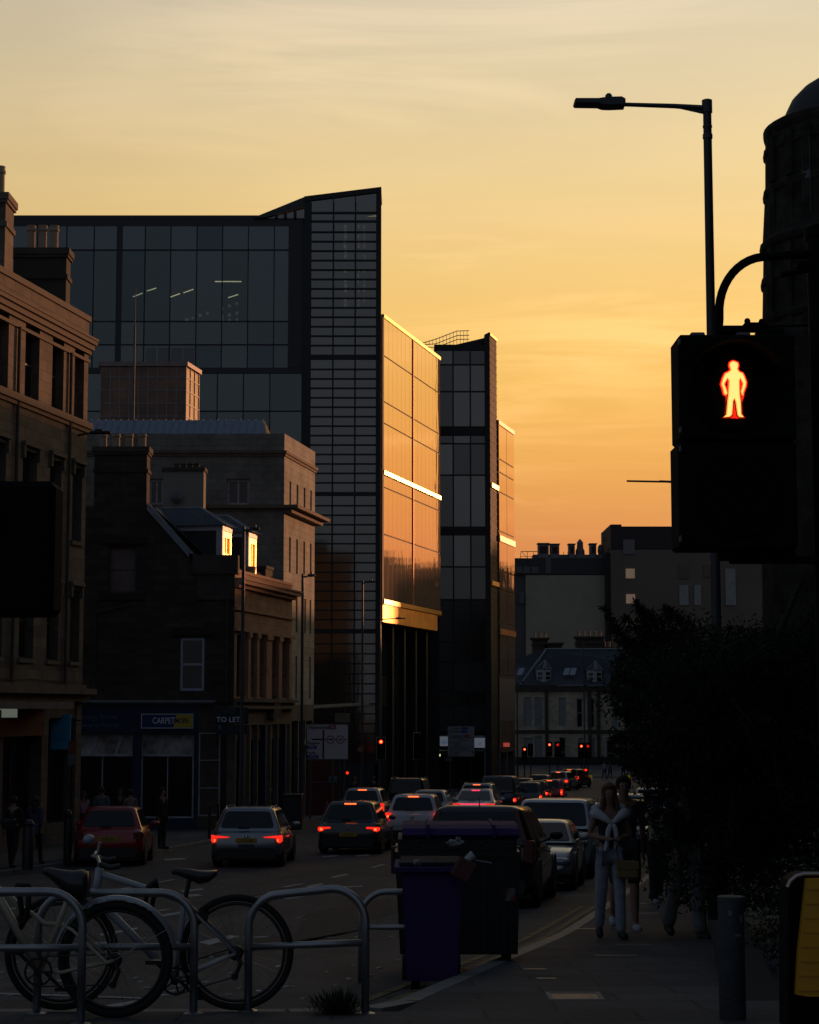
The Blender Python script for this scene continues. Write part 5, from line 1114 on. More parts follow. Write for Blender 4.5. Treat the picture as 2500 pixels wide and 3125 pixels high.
def make_car(label, pm, L=4.3, W=1.8, H=1.48, kind='hatch', lamps='hatch', lit=True, plate='', group='cars queuing in the street', cat='car', lampm=None, brake=True, front=False, rails=False, name='car', badge=None, sticker=False, plat=True):
    t = thing(name, label, cat, (0, 0, 0), 0, group)
    w = W / 2; van = kind in ('van', 'cab'); belt = {'hatch': .93, 'suv': 1.04, 'van': 1.12, 'cab': 1.1, 'estate': .92, 'coupe': .9}[kind]
    hood = {'van': 1.05, 'cab': .98}.get(kind, belt - .12)
    st = [(0, .80, .42, belt - .28), (.012, .90, .34, belt - .1), (.045, .965, .26, belt - .01), (.10, .99, .22, belt), (.25, 1, .2, belt), (.45, 1, .2, belt - .02), (.64, 1, .2, belt - .05), (.74, .99, .2, hood), (.88, .965, .22, hood - .08), (.955, .9, .27, hood - .18), (.99, .80, .34, hood - .32), (1, .7, .42, hood - .4)]
    if kind == 'coupe': st[0] = (0, .8, .45, .72); st[1] = (.012, .9, .36, .80); st[2] = (.06, .97, .26, .86); st[3] = (.14, 1, .22, .9)
    prof = [(0, 0), (.6, 0), (.86, .0), (.955, .10), (.99, .28), (1.0, .5), (.995, .68), (.965, .86), (.90, .97), (.7, 1.005), (0, 1.02)]
    rings = []
    for s_, wf, zb, zt in st:
        y = -L / 2 + s_ * L; ring = []
        for px, pz in prof: ring.append((w * wf * px, y, zb + (zt - zb) * pz))
        ring += [(-x, y_, z) for x, y_, z in ring[-2:0:-1]]
        rings.append(ring)
    loft(rings, pm, 'body', t)
    # greenhouse
    if kind == 'coupe': yb0, yt0, yt1, yb1 = -L / 2 + .25, -L / 2 + 1.55, L / 2 - 1.95, L / 2 - 1.2
    elif van: yb0, yt0, yt1, yb1 = -L / 2 + .04, -L / 2 + .14, L / 2 - 1.45, L / 2 - .85
    else: yb0, yt0, yt1, yb1 = -L / 2 + (.14 if kind != 'hatch' else .2), -L / 2 + (.52 if kind == 'hatch' else .42), L / 2 - 1.95, L / 2 - 1.15
    wb, wt = w * .93, w * (.80 if van else .70); zb = belt - .05; zr = H - .05; th = .0
    def rr_(y0, y1, hw, z, rad=.16, n=4):
        c = []
        for (cx_, cy_, a0) in ((hw - rad, y0 + rad, -90), (hw - rad, y1 - rad, 0), (-hw + rad, y1 - rad, 90), (-hw + rad, y0 + rad, 180)):
            for k in range(n): a = R(a0 + 90 * k / (n - 1)); c.append((cx_ + rad * math.cos(a), cy_ + rad * math.sin(a), z))
        return c
    lp = lambda a, b_, k: a + (b_ - a) * k
    rg = [rr_(lp(yb0, yt0, k), lp(yb1, yt1, k), lp(wb, wt, k), lp(zb, zr, k), .13) for k in (0, .5, .93)]
    rg += [rr_(lp(yb0, yt0, .99) + .02, lp(yb1, yt1, .99) - .03, wt - .015, zr, .14), rr_(yt0 + .07, yt1 - .12, wt - .08, zr + .035, .14), rr_(yt0 + .25, yt1 - .35, wt - .28, H, .14)]
    loft(rg, pm, 'roof', t)
    def pane(nm, A, B, C_, D_, off, th_=.02, m_=CARGL, rnd=.18, par=None):
        A, B, C_, D_ = map(Vector, (A, B, C_, D_)); n = (B - A).cross(D_ - A).normalized(); pts = []
        cs = [A, B, C_, D_]
        for i in range(4):
            p, a_, c_ = cs[i], cs[i - 1], cs[(i + 1) % 4]
            ra = min(.09, (p - a_).length * .3); rc = min(.09, (p - c_).length * .3)
            p1 = p + (a_ - p).normalized() * ra; p2 = p + (c_ - p).normalized() * rc
            for k in range(4): s_ = k / 3; pts.append(p1 * (1 - s_) ** 2 + p * 2 * s_ * (1 - s_) + p2 * s_ ** 2)
        b = MB(); n_ = len(pts); b.face([p + n * off for p in pts]); 
        for k in range(n_): b.face([pts[k] - n * th_, pts[(k + 1) % n_] - n * th_, pts[(k + 1) % n_] + n * off, pts[k] + n * off])
        return b.build(nm, m_, par or t, local=True)
    def gp(sx_, ky, kz):      # point on greenhouse: sx_ side -1..1, ky 0 rear..1 front, kz 0 belt..1 roof
        return Vector((sx_ * lp(wb, wt, kz), lp(lp(yb0, yt0, kz), lp(yb1, yt1, kz), ky), lp(zb, zr, kz)))
    k0, k1 = .16, .90
    if not (van and kind == 'van' and front is None):
        pane('rear_window', gp(-.84, 0, k0), gp(.84, 0, k0), gp(.84, 0, k1), gp(-.84, 0, k1), .012)
    pane('windscreen', gp(.9, 1, .1), gp(-.9, 1, .1), gp(-.9, 1, .93), gp(.9, 1, .93), .012)
    Lg = (yb1 - yb0)
    cuts = [.06, .30, .62, .93] if not kind == 'hatch' else [.08, .47, .92]
    if kind == 'coupe': cuts = [.2, .5, .88]
    for s_ in (1, -1):
        for a_, c_ in zip(cuts, cuts[1:]):
            q = [gp(s_, a_ + .012, .14), gp(s_, c_ - .012, .14), gp(s_, c_ - .012, .92), gp(s_, a_ + .012, .92)]
            if s_ < 0: q = [q[1], q[0], q[3], q[2]]
            pane('side_window', *q, .008)
    # lower trim
    b = MB(); ybk = -L / 2
    b.prism([(-w * .84, .36), (-w * .78, .22), (w * .78, .22), (w * .84, .36), (w * .80, .46), (-w * .80, .46)], 'y', ybk - .012, ybk + .3)
    b.box(-w * .9, w * .9, ybk + .2, L / 2 - .2, .16, .24); b.build('bumper', TRIMB, t, local=True)
    # wheels
    wr = .33 if kind not in ('suv', 'van', 'cab') else .355
    for s_ in (1, -1):
        for yw in (-L / 2 + .80, L / 2 - .86):
            pts = [(yw + (wr + .06) * math.cos(R(a)), max(.14, wr + (wr + .06) * math.sin(R(a)))) for a in range(-30, 211, 15)]
            MB().prism(pts, 'x', s_ * (w - .25), s_ * (w + .006)).build('wheel_arch', TRIMB, t, local=True)
            M_ = Matrix.Translation((s_ * (w - .105), yw, wr)) @ Matrix.Rotation(R(90), 4, 'Y')
            tb = MB().lathe([(.2, -.09), (wr - .03, -.105), (wr, -.075), (wr, .075), (wr - .03, .105), (.2, .09)], (0, 0, 0), 24, M_); wo = tb.build('wheel', RUBBER, t, smooth=True, local=True)
            rb = MB(); rb.lathe([(.0, -.06), (.2, -.06), (.215, .07), (.215, .10), (.2, .10), (.19, .06), (.19, .0), (.05, .0), (.05, .08), (0, .08)], (0, 0, 0), 20, Matrix.Translation((s_ * (w - .105), yw, wr)) @ Matrix.Rotation(R(90 * s_), 4, 'Y'))
            for k in range(5):
                a = 2 * math.pi * k / 5; rb.box(-.03, .03, .03, .2, .05, .085, Matrix.Translation((s_ * (w - .105), yw, wr)) @ Matrix.Rotation(R(90 * s_), 4, 'Y') @ Matrix.Rotation(a, 4, 'Z'))
            rb.build('rim', RIM, wo, local=True)
    # mirrors
    for s_ in (1, -1):
        ym = lp(yb0, yb1, .80) if kind != 'coupe' else lp(yb0, yb1, .78)
        b = MB(); b.ell((s_ * (w + .10), ym, belt + .06), (.115, .07, .075), 12, 8); b.tube([(s_ * (w - .08), ym, belt - .03), (s_ * (w + .03), ym, belt + .03)], .02, 6); b.build('wing_mirror', TRIMB if kind in ('van', 'cab', 'suv') else pm, t, smooth=True, local=True)
    # rear lamps
    yl = ybk - .004
    lampm = lampm or (TL if lit else TLD)
    shapes = {
        'blade': ([(w * .975, belt - .135), (w * .46, belt - .178), (w * .50, belt - .192), (w * .82, belt - .205), (w * .84, belt - .29), (w * .93, belt - .33)],),
        'wing': ([(w * .96, belt - .16), (w * .58, belt - .155), (w * .56, belt - .20), (w * .78, belt - .22), (w * .80, belt - .27), (w * .93, belt - .29)],),
        'hatch': ([(w * .97, belt - .08), (w * .70, belt - .10), (w * .72, belt - .26), (w * .95, belt - .30)],),
        'hook': ([(w * .96, belt - .02), (w * .76, belt - .04), (w * .84, belt - .15), (w * .80, belt - .26), (w * .95, belt - .26)],),
        'tall': ([(w * .965, belt - .02), (w * .84, belt - .02), (w * .84, belt - .36), (w * .95, belt - .36)],),
        'low': ([(w * .95, .78), (w * .84, .78), (w * .84, .58), (w * .94, .58)],),
        'volvo': ([(w * .965, belt + .02), (w * .80, belt + .02), (w * .80, belt - .30), (w * .95, belt - .33)],),
        'bar': ([(w * .95, belt - .10), (w * .55, belt - .095), (w * .55, belt - .13), (w * .94, belt - .16)],)}
    sh_ = shapes[lamps][0]
    for s_ in (1, -1):
        pts = [(s_ * x, z) for x, z in sh_]; pts = pts if s_ < 0 else pts[::-1]
        b = MB(); b.prism(pts, 'y', yl, ybk + .2); lo = b.build('tail_light', lampm, t, local=True)
        if lit and lamps != 'bar':
            xs = [p[0] for p in sh_]; zs_ = [p[1] for p in sh_]; cx_ = max(xs) - (.09 if lamps in ('blade', 'wing') else .08); cz_ = (min(zs_) + max(zs_)) / 2 - (.03 if lamps in ('blade',) else -.0)
            bw_ = .022 if lamps == 'blade' else .04; MB().box(s_ * cx_ - bw_, s_ * cx_ + bw_, yl - .004, yl + .05, cz_ - .035, cz_ + .035, None, .01).build('bulb', TLH, lo, local=True)
        # wrap-round side piece
        z0_, z1_ = min(p[1] for p in sh_), max(p[1] for p in sh_)
        MB().box(s_ * w * .955 - .02, s_ * w * .955 + .02, ybk + .06, ybk + .26, z0_ + .03, z1_ - .02, None, .01).build('side_lamp', lampm if lit else TLD, lo, local=True)
    if lamps == 'volvo':
        for s_ in (1, -1):
            a_, c_ = gp(s_ * .93, 0, .05), gp(s_ * .93, 0, .95); d_ = gp(s_ * .84, 0, .95); e_ = gp(s_ * .84, 0, .05); q = [e_, a_, c_, d_] if s_ > 0 else [a_, e_, d_, c_]
            pane('upper_lamp', *q, .02, m_=mat('tall red lamp', (.07, .004, .004), .3, var=0))
    if lamps == 'bar': MB().box(-w * .6, w * .6, ybk - .012, ybk + .05, belt - .128, belt - .105).build('light_bar', mat('pink light bar', (.4, .02, .05), .3, emit=(1, .04, .10), es=2.4, var=0), t, local=True)
    if brake and lit: p = gp(0, 0, .955); MB().box(-.17, .17, p.y - .05, p.y + .04, p.z - .012, p.z + .022).build('brake_light', TLH if lamps != 'bar' else mat('pink light bar', (.4, .02, .05)), t, local=True)
    if plat:
        zp = {'blade': .60, 'wing': .50, 'hook': .66}.get(lamps, .62)
        po = MB().box(-.26, .26, ybk - .028, ybk + .02, zp, zp + .115, None, .006).build('number_plate', PLY, t, local=True)
        if plate: text('lettering', plate, .105, PLT_T, po, (0, ybk - .031, zp + .056), sx=.72, ext=.001)
    if sticker: MB().box(-.19, .19, ybk - .02, ybk, .44, .57).build('sticker', mat('dim sticker', (.03, .035, .045), .5, var=.5, scale=20), t, local=True)
    if badge == 'ring':
        b = MB(); b.ring((0, ybk - .012, belt - .17), .05, .009, 'y', 18, 6); b.ell((0, ybk - .012, belt - .17), (.03, .01, .045)); b.build('badge', CHR, t, local=True)
    elif badge: b = MB(); b.ring((0, ybk - .014, belt - .20), .045, .007, 'y', 18, 6); b.box(-.03, .03, ybk - .02, ybk, belt - .207, belt - .193, Matrix.Identity(4)); b.build('badge', CHR, t, local=True)
    # crease / panel line on the hatch, wiper
    p = gp(0, 0, .16); b = MB(); b.box(-.22, .05, p.y - .03, p.y, p.z - .0, p.z + .03); b.build('wiper', TRIMB, t, local=True)
    b = MB(); b.box(-w * .74, w * .74, ybk - .006, ybk + .02, belt - .45, belt - .44); b.build('panel_gap', TRIMB, t, local=True)
    if rails:
        b = MB()
        for s_ in (1, -1): b.tube([(s_ * (wt - .06), yt0 + .1, H - .05), (s_ * (wt - .06), yt0 + .25, H + .02), (s_ * (wt - .06), yt1 - .4, H + .03), (s_ * (wt - .06), yt1 - .2, H - .02)], .018, 6)
        b.build('roof_rail', CHR, t, local=True)
    MB().tube([(0, yt0 + .22, H - .03), (0, yt0 + .12, H + .14)], [.012, .004], 6).build('aerial', TRIMB, t, local=True)
    # front
    yf_ = L / 2
    for s_ in (1, -1): MB().ell((s_ * w * .70, yf_ - .13, hood - .27), (.2, .13, .085), 14, 8).build('headlight', HLG, t, smooth=True, local=True)
    b = MB(); b.box(-w * .42, w * .42, yf_ - .12, yf_ + .008, hood - .42, hood - .25, None, .02); b.box(-w * .6, w * .6, yf_ - .12, yf_ + .006, .3, .42, None, .02); b.build('grille', TRIMB, t, local=True)
    fp = MB().box(-.26, .26, yf_ - .05, yf_ + .02, .46, .57, None, .005).build('front_plate', PLW, t, local=True)
    for s_ in (1, -1):
        b = MB(); b.box(s_ * (w * 1.0) - .006, s_ * w + .008, .55 if 0 else .35, .55, belt - .17, belt - .14); b.box(s_ * w - .006, s_ * w + .008, -.62, -.42, belt - .17, belt - .14); b.build('door_handle', pm, t, local=True)
    return t
def put(t, px, Y, rz=0.0, dx=0):
    x = (px - 1250) / F * Y * 1.0058 + dx; L2 = 0
    # origin is the car's centre; place so that its rear is at depth Y
    me = [c for c in t.children if c.name.startswith('body')][0]; ys = [v.co.y for v in me.data.vertices]; h = (max(ys) - min(ys)) / 2
    a = R(-rz); c = Vector((x - math.sin(a) * h * 1.0, Y + math.cos(a) * h)) if 1 else 0
    c = Vector((x + math.sin(R(rz)) * h, Y + math.cos(R(rz)) * h))
    t.location = (c.x, c.y, (g(Y + .8) + g(Y + 2 * h - .8)) / 2 + .006)
    t.rotation_euler = (math.atan2(g(Y + 2 * h - .8) - g(Y + .8), 2 * h - 1.6), 0, -R(rz))
    return t
def putf(t, px, Y, rz=0.0):          # facing us: its front at depth Y
    put(t, px, Y, rz); t.rotation_euler = (-t.rotation_euler.x, 0, math.pi - R(rz)); return t
SILV = paint('silver', (.25, .27, .30), .34, .7); GREYC = paint('grey', (.055, .06, .068), .3, .6); WHT = paint('white', (.55, .57, .62), .35, 0); RED = paint('red', (.27, .006, .010), .3, .2); BLK = paint('black', (.006, .006, .007), .22, .1); BLU = paint('slate blue', (.045, .07, .10), .4, .4); DRED = paint('dark red', (.10, .005, .006), .35, .2); PSIL = paint('pale silver', (.36, .38, .40), .35, .6)
put(make_car('red hatchback at the left kerb beside the carpet shop, its tail lamps unlit', RED, 4.1, 1.76, 1.47, 'hatch', 'hatch', False, 'SK66 LRX', badge='bar'), 347, 46.3, -3.5)
put(make_car('silver estate car with swept red tail lamps, nearest moving car on the left', SILV, 4.6, 1.79, 1.46, 'estate', 'blade', True, 'YC22 HBE', rails=True, badge='ring', sticker=True, brake=False), 761, 45.8, 1.0)
put(make_car('dark grey hatchback with glowing brake lamps in the middle lane', GREYC, 4.4, 1.81, 1.49, 'hatch', 'wing', True, 'VF17 PFX', badge='bar'), 1066, 53, 5)
put(make_car('white crossover with small bright hooked tail lamps behind the purple bin lid', WHT, 4.4, 1.82, 1.60, 'suv', 'hook', True, 'SN15 XTM', badge='ring'), 1258, 60, 5)
put(make_car('grey car with a glowing high brake lamp just ahead of the dark grey hatchback', PSIL, 4.3, 1.8, 1.6, 'suv', 'tall', True, '', plat=False), 1104, 72, 6)
put(make_car('black taxi cab with a big dark rear window ahead of the white crossover', BLK, 4.7, 1.85, 1.86, 'cab', 'low', True, '', cat='taxi', name='taxi_cab', plat=False, brake=False, rails=True), 1238, 84.5, 6)
put(make_car('pale car half hidden between the white crossover and the black cab', PSIL, 4.2, 1.7, 1.45, 'hatch', 'low', False, '', plat=False), 1306, 76, 6)
put(make_car('white low coupe with a full width pink light bar', WHT, 4.6, 1.95, 1.42, 'coupe', 'bar', True, '', plat=False), 1440, 80, 7)
put(make_car('silver crossover with roof rails directly ahead of the white coupe', PSIL, 4.4, 1.90, 1.60, 'suv', 'hook', True, '', rails=True, plat=False), 1449, 87.5, 8)
put(make_car('slate blue van with bulges on its roof in the right hand queue', BLU, 4.9, 1.95, 1.9, 'van', 'low', True, '', cat='van', name='van', plat=False, brake=False), 1514, 95, 8)
put(make_car('small dark car squeezed to the right of the slate blue van', GREYC, 4.1, 1.75, 1.5, 'hatch', 'low', True, '', plat=False, brake=False), 1601, 103, 9)
put(make_car('dark car with two stacked red lamps, left of the far red hatchback', BLK, 4.1, 1.75, 1.5, 'hatch', 'hook', True, '', plat=False, brake=False), 1622, 110, 9)
put(make_car('bright red hatchback in the far queue, alone on its right side', RED, 4.0, 1.76, 1.52, 'hatch', 'tall', True, 'SF12', group='cars queuing in the street'), 1668, 115.5, 9)
put(make_car('dark low car between the slate blue van and the far red hatchback', BLK, 4.3, 1.8, 1.5, 'hatch', 'tall', True, '', plat=False, brake=False), 1585, 122, 9)
put(make_car('dark car hidden behind the far red hatchback', BLK, 4.3, 1.8, 1.55, 'suv', 'low', True, '', plat=False, brake=False), 1636, 131, 11)
put(make_car('dark hatchback at the head of the far queue by the junction', PSIL, 4.2, 1.78, 1.5, 'hatch', 'hatch', True, '', plat=False), 1692, 147, 20)
put(make_car('dark red car with roof rails, farthest of the queue at the junction', DRED, 4.3, 1.78, 1.55, 'suv', 'hatch', True, '', rails=True, plat=False), 1726, 154, 22)
# parked along the right kerb
pk = 'cars parked along the right kerb'
put(make_car('big black parked estate car with tall red lamps, right behind the bins', BLK, 4.7, 1.92, 1.60, 'suv', 'volvo', False, 'SB64 KNO', group=pk), 1444, 29.2, 9)
putf(make_car('low silver parked car hidden between the black estate and the pale van', PSIL, 3.9, 1.66, 1.32, 'hatch', 'hatch', False, '', group=pk), 1608, 35.0, 9)
putf(make_car('pale silver parked van facing us with a broad blue windscreen', paint('van silver', (.50, .53, .58), .4, .2), 4.6, 1.86, 1.72, 'van', 'low', False, '', group=pk, cat='van', name='van'), 1668, 40.5, 9)
putf(make_car('silver parked car behind the pale van, left of the walking woman', PSIL, 4.3, 1.8, 1.5, 'hatch', 'hatch', False, '', group=pk), 1790, 47.5, 9)
putf(make_car('black parked car in the row, seen behind the couple', BLK, 4.4, 1.8, 1.5, 'estate', 'hatch', False, '', group=pk), 1880, 54, 9)
putf(make_car('pale parked car seen beside the head of the walking man', PSIL, 4.4, 1.8, 1.5, 'estate', 'hatch', False, '', group=pk), 1893, 64, 9)
putf(make_car('white parked van at the far end of the visible kerbside row', WHT, 4.4, 1.8, 1.62, 'van', 'low', False, '', group=pk, name='van', cat='van'), 1985, 70, 9)
# ------------------------------------------------------------ cycle stands and bicycles (placed at real depth, metres)
def W(px, py, Y): return P(px, py, Y)
def stand(label, pl, pr, ytop, ybL, ybR, ymid, Y, rad=.2, YR_=None, yright=None):
    YR_ = YR_ or Y; L0, R0 = W(pl, ybL, Y), W(pr, ybR, YR_); L0.z = R0.z = g(Y) - .05 if Y > 11.4 else g(11.2) + .1
    if Y <= 11.4: L0.z = R0.z = g((Y)) + .095
    t = thing('cycle_stand', label, 'cycle stand', ((L0.x + R0.x) / 2, Y, L0.z), group='steel cycle stands along the near kerb')
    TL_, TR_ = W(pl, ytop, Y), W(pr, yright or ytop, YR_)
    d = (Vector((R0.x, R0.y, 0)) - Vector((L0.x, L0.y, 0))).normalized(); pts = [L0, Vector((L0.x, L0.y, TL_.z - rad))]
    for k in range(1, 9): a = R(90 * k / 8); pts.append(Vector((L0.x, L0.y, TL_.z - rad)) + d * rad * (1 - math.cos(a)) + Vector((0, 0, rad * math.sin(a))))
    for k in range(0, 9): a = R(90 * k / 8); pts.append(Vector((R0.x, R0.y, TR_.z - rad)) - d * rad * (1 - math.sin(a)) + Vector((0, 0, rad * math.cos(a))))
    pts.append(R0)
    MB().tube(pts, .0245, 14).build('hoop', GREYM, t, smooth='all')
    zm = W(1250, ymid, Y).z; a_, c_ = Vector((L0.x, L0.y, zm)), Vector((R0.x, R0.y, zm + (TR_.z - TL_.z)))
    MB().tube([a_ + d * .02, c_ - d * .02], .021, 12).build('rail', GREYM, t, smooth='all')
    for q in (L0, R0): MB().lathe([(.06, 0), (.06, .012), (.03, .02)], (q.x, q.y, q.z), 14).build('base_plate', GREYM, t)
    return t
stand('leftmost steel cycle stand, cut off by the left edge, with the pale bicycle', -160, 246, 2722, 3140, 3140, 2893, 10.6)
stand('second steel cycle stand with both bicycles leaning on it', 112, 590, 2725, 3080, 3100, 2890, 11.15)
stand('empty steel cycle stand right of the big bicycle wheel', 757, 1115, 2728, 3080, 3090, 2890, 11.3, .2, 11.2, 2714)
s4 = stand('steel cycle stand farthest right, half hidden by the purple bin', 1102, 1385, 2722, 2955, 2955, 2830, 15.0)
BTYRE = mat('bicycle tyre', (.010, .010, .011), .8, var=.1); BMET = mat('bicycle steel parts', (.28, .28, .29), .35, metal=.9, var=.1); BBLK = mat('black bicycle parts', (.014, .014, .015), .45, var=.1)
def wheel(nm, parent, c, r_, tw=.021, spokes=28, rimr=.045):
    o = MB().ring(c, r_ - tw, tw, 'y', 64, 10).build(nm, BTYRE, parent, smooth='all')
    MB().ring(c, r_ - rimr - .012, .010, 'y', 64, 6).build('rim', BBLK, o, smooth='all')
    b = MB(); c = Vector(c)
    for k in range(spokes):
        a = 2 * math.pi * k / spokes; a2 = a + (.5 if k % 2 else -.5); s_ = .022 if k % 4 < 2 else -.022
        b.tube([c + Vector((.022 * math.cos(a2), s_, .022 * math.sin(a2))), c + Vector(((r_ - rimr) * math.cos(a), 0, (r_ - rimr) * math.sin(a)))], .0016, 4)
    b.build('spokes', BMET, o)
    MB().lathe([(.012, -.055), (.02, -.05), (.018, -.02), (.014, 0), (.018, .02), (.02, .05), (.012, .055)], (0, 0, 0), 12, Matrix.Translation(c) @ Matrix.Rotation(R(90), 4, 'X')).build('hub', BMET, o)
    return o
def saddle(parent, pts_top, Y, wd, m=BBLK, th=.03):
    """profile points nose -> tail in pixels; half widths"""
    rings = []
    for (px, py, hw, t_) in pts_top:
        c = W(px, py, Y); ring = []
        for k in range(10):
            a = 2 * math.pi * k / 10; ring.append((c.x, c.y + hw * math.cos(a), c.z - t_ + t_ * math.sin(a) - (.0 if math.sin(a) > 0 else t_ * .5 * abs(math.sin(a)))))
        rings.append(ring)
    b = MB(); n = 10; b.add([p for r_ in rings for p in r_], [(i * n + k, i * n + (k + 1) % n, (i + 1) * n + (k + 1) % n, (i + 1) * n + k) for i in range(len(rings) - 1) for k in range(n)] + [tuple(range(n - 1, -1, -1)), tuple(range((len(rings) - 1) * n, len(rings) * n))])
    return b.build('saddle', mat('black vinyl saddle', (.016, .017, .019), .32, var=.1), parent, smooth='all')
def drive(parent, bb, hub, Yo, ring_r=.085):
    M_ = Matrix.Translation(bb + Vector((0, -.05, 0))) @ Matrix.Rotation(R(90), 4, 'X')
    b = MB(); b.ring(bb + Vector((0, -.05, 0)), ring_r - .008, .007, 'y', 30, 6); b.lathe([(.006, -.012), (.024, -.010), (.024, .010), (.006, .012)], (0, 0, 0), 14, M_); [b.tube([bb + Vector((0, -.05, 0)), bb + Vector((math.cos(a) * (ring_r - .01), -.05, math.sin(a) * (ring_r - .01)))], .006, 5) for a in (0, 1.26, 2.51, 3.77, 5.03)]
    o = b.build('chainring', BBLK, parent)
    for s_ in (1, -1): MB().tube([bb + Vector((0, s_ * .06, 0)), bb + Vector((s_ * .12, s_ * .075, -s_ * .12))], .011, 8).build('crank', BBLK, o)
    for s_ in (1, -1): q = bb + Vector((s_ * .12, s_ * .11, -s_ * .12)); MB().box(-.045, .045, -.04, .04, -.012, .012, Matrix.Translation(q)).build('pedal', BBLK, o)
    c = MB(); h = hub + Vector((0, -.045, 0)); c.tube([bb + Vector((0, -.05, ring_r)), h + Vector((0, 0, .035))], .0045, 5); c.tube([bb + Vector((0, -.05, -ring_r)), h + Vector((-.01, 0, -.14))], .0045, 5); c.build('chain', BBLK, parent)
    d = MB(); d.lathe([(.045, -.015), (.045, .0), (.03, .015)], (0, 0, 0), 16, Matrix.Translation(h) @ Matrix.Rotation(R(90), 4, 'X')); d.tube([h + Vector((0, 0, -.01)), h + Vector((.03, -.01, -.06)), h + Vector((-.005, 0, -.14))], .013, 8); d.lathe([(.022, -.006), (.022, .006)], (0, 0, 0), 12, Matrix.Translation(h + Vector((-.005, 0, -.14))) @ Matrix.Rotation(R(90), 4, 'X')); d.build('derailleur', BBLK, parent)
# --- bicycle 2, grey white frame, wheels at 11.25 m
Y2 = 11.3; w2 = lambda x, y, d=0: W(x, y, Y2) + Vector((0, d, 0))
zt2 = g(11.2) + .1
b2 = thing('bicycle', 'bicycle with a pale grey frame and slim black saddle, its rear wheel between the stands', 'bicycle', (w2(450, 2930).x, Y2, zt2))
hr, hf, bb = w2(722, 2934), w2(187, 2922), w2(537, 2990)
hr.z = hf.z = zt2 + .345
wheel('wheel', b2, hr, .345); wheel('wheel', b2, hf, .345)
FR2 = mat('pale grey bicycle paint', (.34, .36, .40), .3, var=.05, coat=.4)
sc_, ht, hb_ = w2(563, 2752), w2(304, 2664), w2(291, 2738)
f = MB(); f.tube([ht + Vector((.02, 0, -.01)), w2(443, 2710), sc_], [.021, .019, .016], 10); f.tube([hb_, bb], .024, 10); f.tube([bb, sc_ + Vector((0, 0, .02))], .017, 10); f.tube([ht + Vector((0, 0, .03)), hb_ + Vector((0, 0, -.02))], .025, 10)
for s_ in (1, -1): f.tube([sc_, sc_ + (hr - sc_) * .2 + Vector((0, s_ * .05, 0)), hr + Vector((0, s_ * .062, 0))], .0095, 8); f.tube([bb, bb + (hr - bb) * .3 + Vector((0, s_ * .045, 0)), hr + Vector((0, s_ * .062, 0))], .0105, 8)
f.build('frame', FR2, b2, smooth='all')
f = MB(); f.tube([hb_, hb_ + Vector((-.005, 0, -.03))], .022, 8)
for s_ in (1, -1): f.tube([hb_ + Vector((0, s_ * .05, -.03)), hf + (hb_ - hf) * .35 + Vector((0, s_ * .05, 0)), hf + Vector((0, s_ * .05, 0))], [.014, .013, .009], 8)
f.build('fork', FR2, b2, smooth='all')
f = MB(); f.tube([sc_, w2(579, 2680)], .0145, 10); f.build('seat_post', BBLK, b2)
saddle(b2, [(525, 2653, .012, .012), (540, 2648, .022, .018), (580, 2651, .035, .028), (610, 2656, .06, .034), (640, 2656, .075, .028), (662, 2655, .07, .014)], Y2, 0)
f = MB(); st_ = w2(306, 2618); f.tube([ht, st_], .016, 8); f.tube([st_, w2(285, 2612)], .016, 8)
f.tube([w2(285, 2612) + Vector((0, -.03, 0)), w2(300, 2615) + Vector((.02, -.15, .01)), w2(330, 2625) + Vector((.0, -.30, .0))], .011, 8); f.tube([w2(285, 2612) + Vector((0, .03, 0)), w2(282, 2610) + Vector((0, .15, .01)), w2(270, 2628) + Vector((0, .3, 0))], .011, 8)
f.tube([w2(300, 2600) + Vector((0, 0, 0)), w2(306, 2570)], .012, 8)
f.build('handlebar', mat('dull aluminium', (.3, .3, .32), .35, metal=.8), b2)
for q in (w2(330, 2625) + Vector((.0, -.30, .0)), w2(270, 2628) + Vector((0, .3, 0))): MB().tube([q, q + Vector((.06, 0, -.02)), q + Vector((.12, 0, -.01))], .017, 8).build('grip', BBLK, b2)
MB().ell(w2(272, 2562), (.035, .04, .03)).build('bell', mat('pale blue light lens', (.30, .34, .45), .3), b2, smooth=True)
drive(b2, bb, hr, Y2)
f = MB(); f.tube([w2(300, 2700), w2(312, 2678), w2(345, 2674), w2(440, 2708)], .004, 5); f.tube([w2(322, 2618), w2(300, 2680), w2(296, 2735)], .004, 5); f.build('brake_cable', BBLK, b2)
f = MB(); f.box(-.03, .03, -.04, .04, -.03, .03, Matrix.Translation(w2(618, 2795))); f.build('brake', BBLK, b2)
# --- bicycle 1, cream frame with mudguard
Y1 = 10.95; w1 = lambda x, y, d=0: W(x, y, Y1) + Vector((0, d, 0)); zt1 = g(11) + .1
b1 = thing('bicycle', 'cream framed bicycle with a silver mudguard and broad black saddle at the left edge', 'bicycle', (w1(100, 2950).x, Y1, zt1))
h1, hb, f1 = w1(352, 2956), w1(122, 2962), w1(-215, 2956); h1.z = f1.z = zt1 + .337
wheel('wheel', b1, h1, .337, .025); wheel('wheel', b1, f1, .337, .025)
FR1 = mat('cream bicycle paint', (.42, .37, .28), .35, var=.06, coat=.3)
hd, hd2, sc1 = w1(-70, 2660), w1(-85, 2760), w1(190, 2790)
f = MB()
f.tube([hd2, w1(0, 2748), hb], [.026, .028, .026], 10); f.tube([hb, sc1, w1(205, 2750)], .017, 10)
f.tube([hd + Vector((0, 0, -.03)), w1(25, 2730), w1(60, 2770), w1(100, 2790), w1(135, 2818), w1(190, 2824)], [.02, .018, .016, .014, .014, .014], 10)
f.tube([hd + Vector((0, 0, .03)), hd2 + Vector((-.0, 0, -.03))], .024, 10)
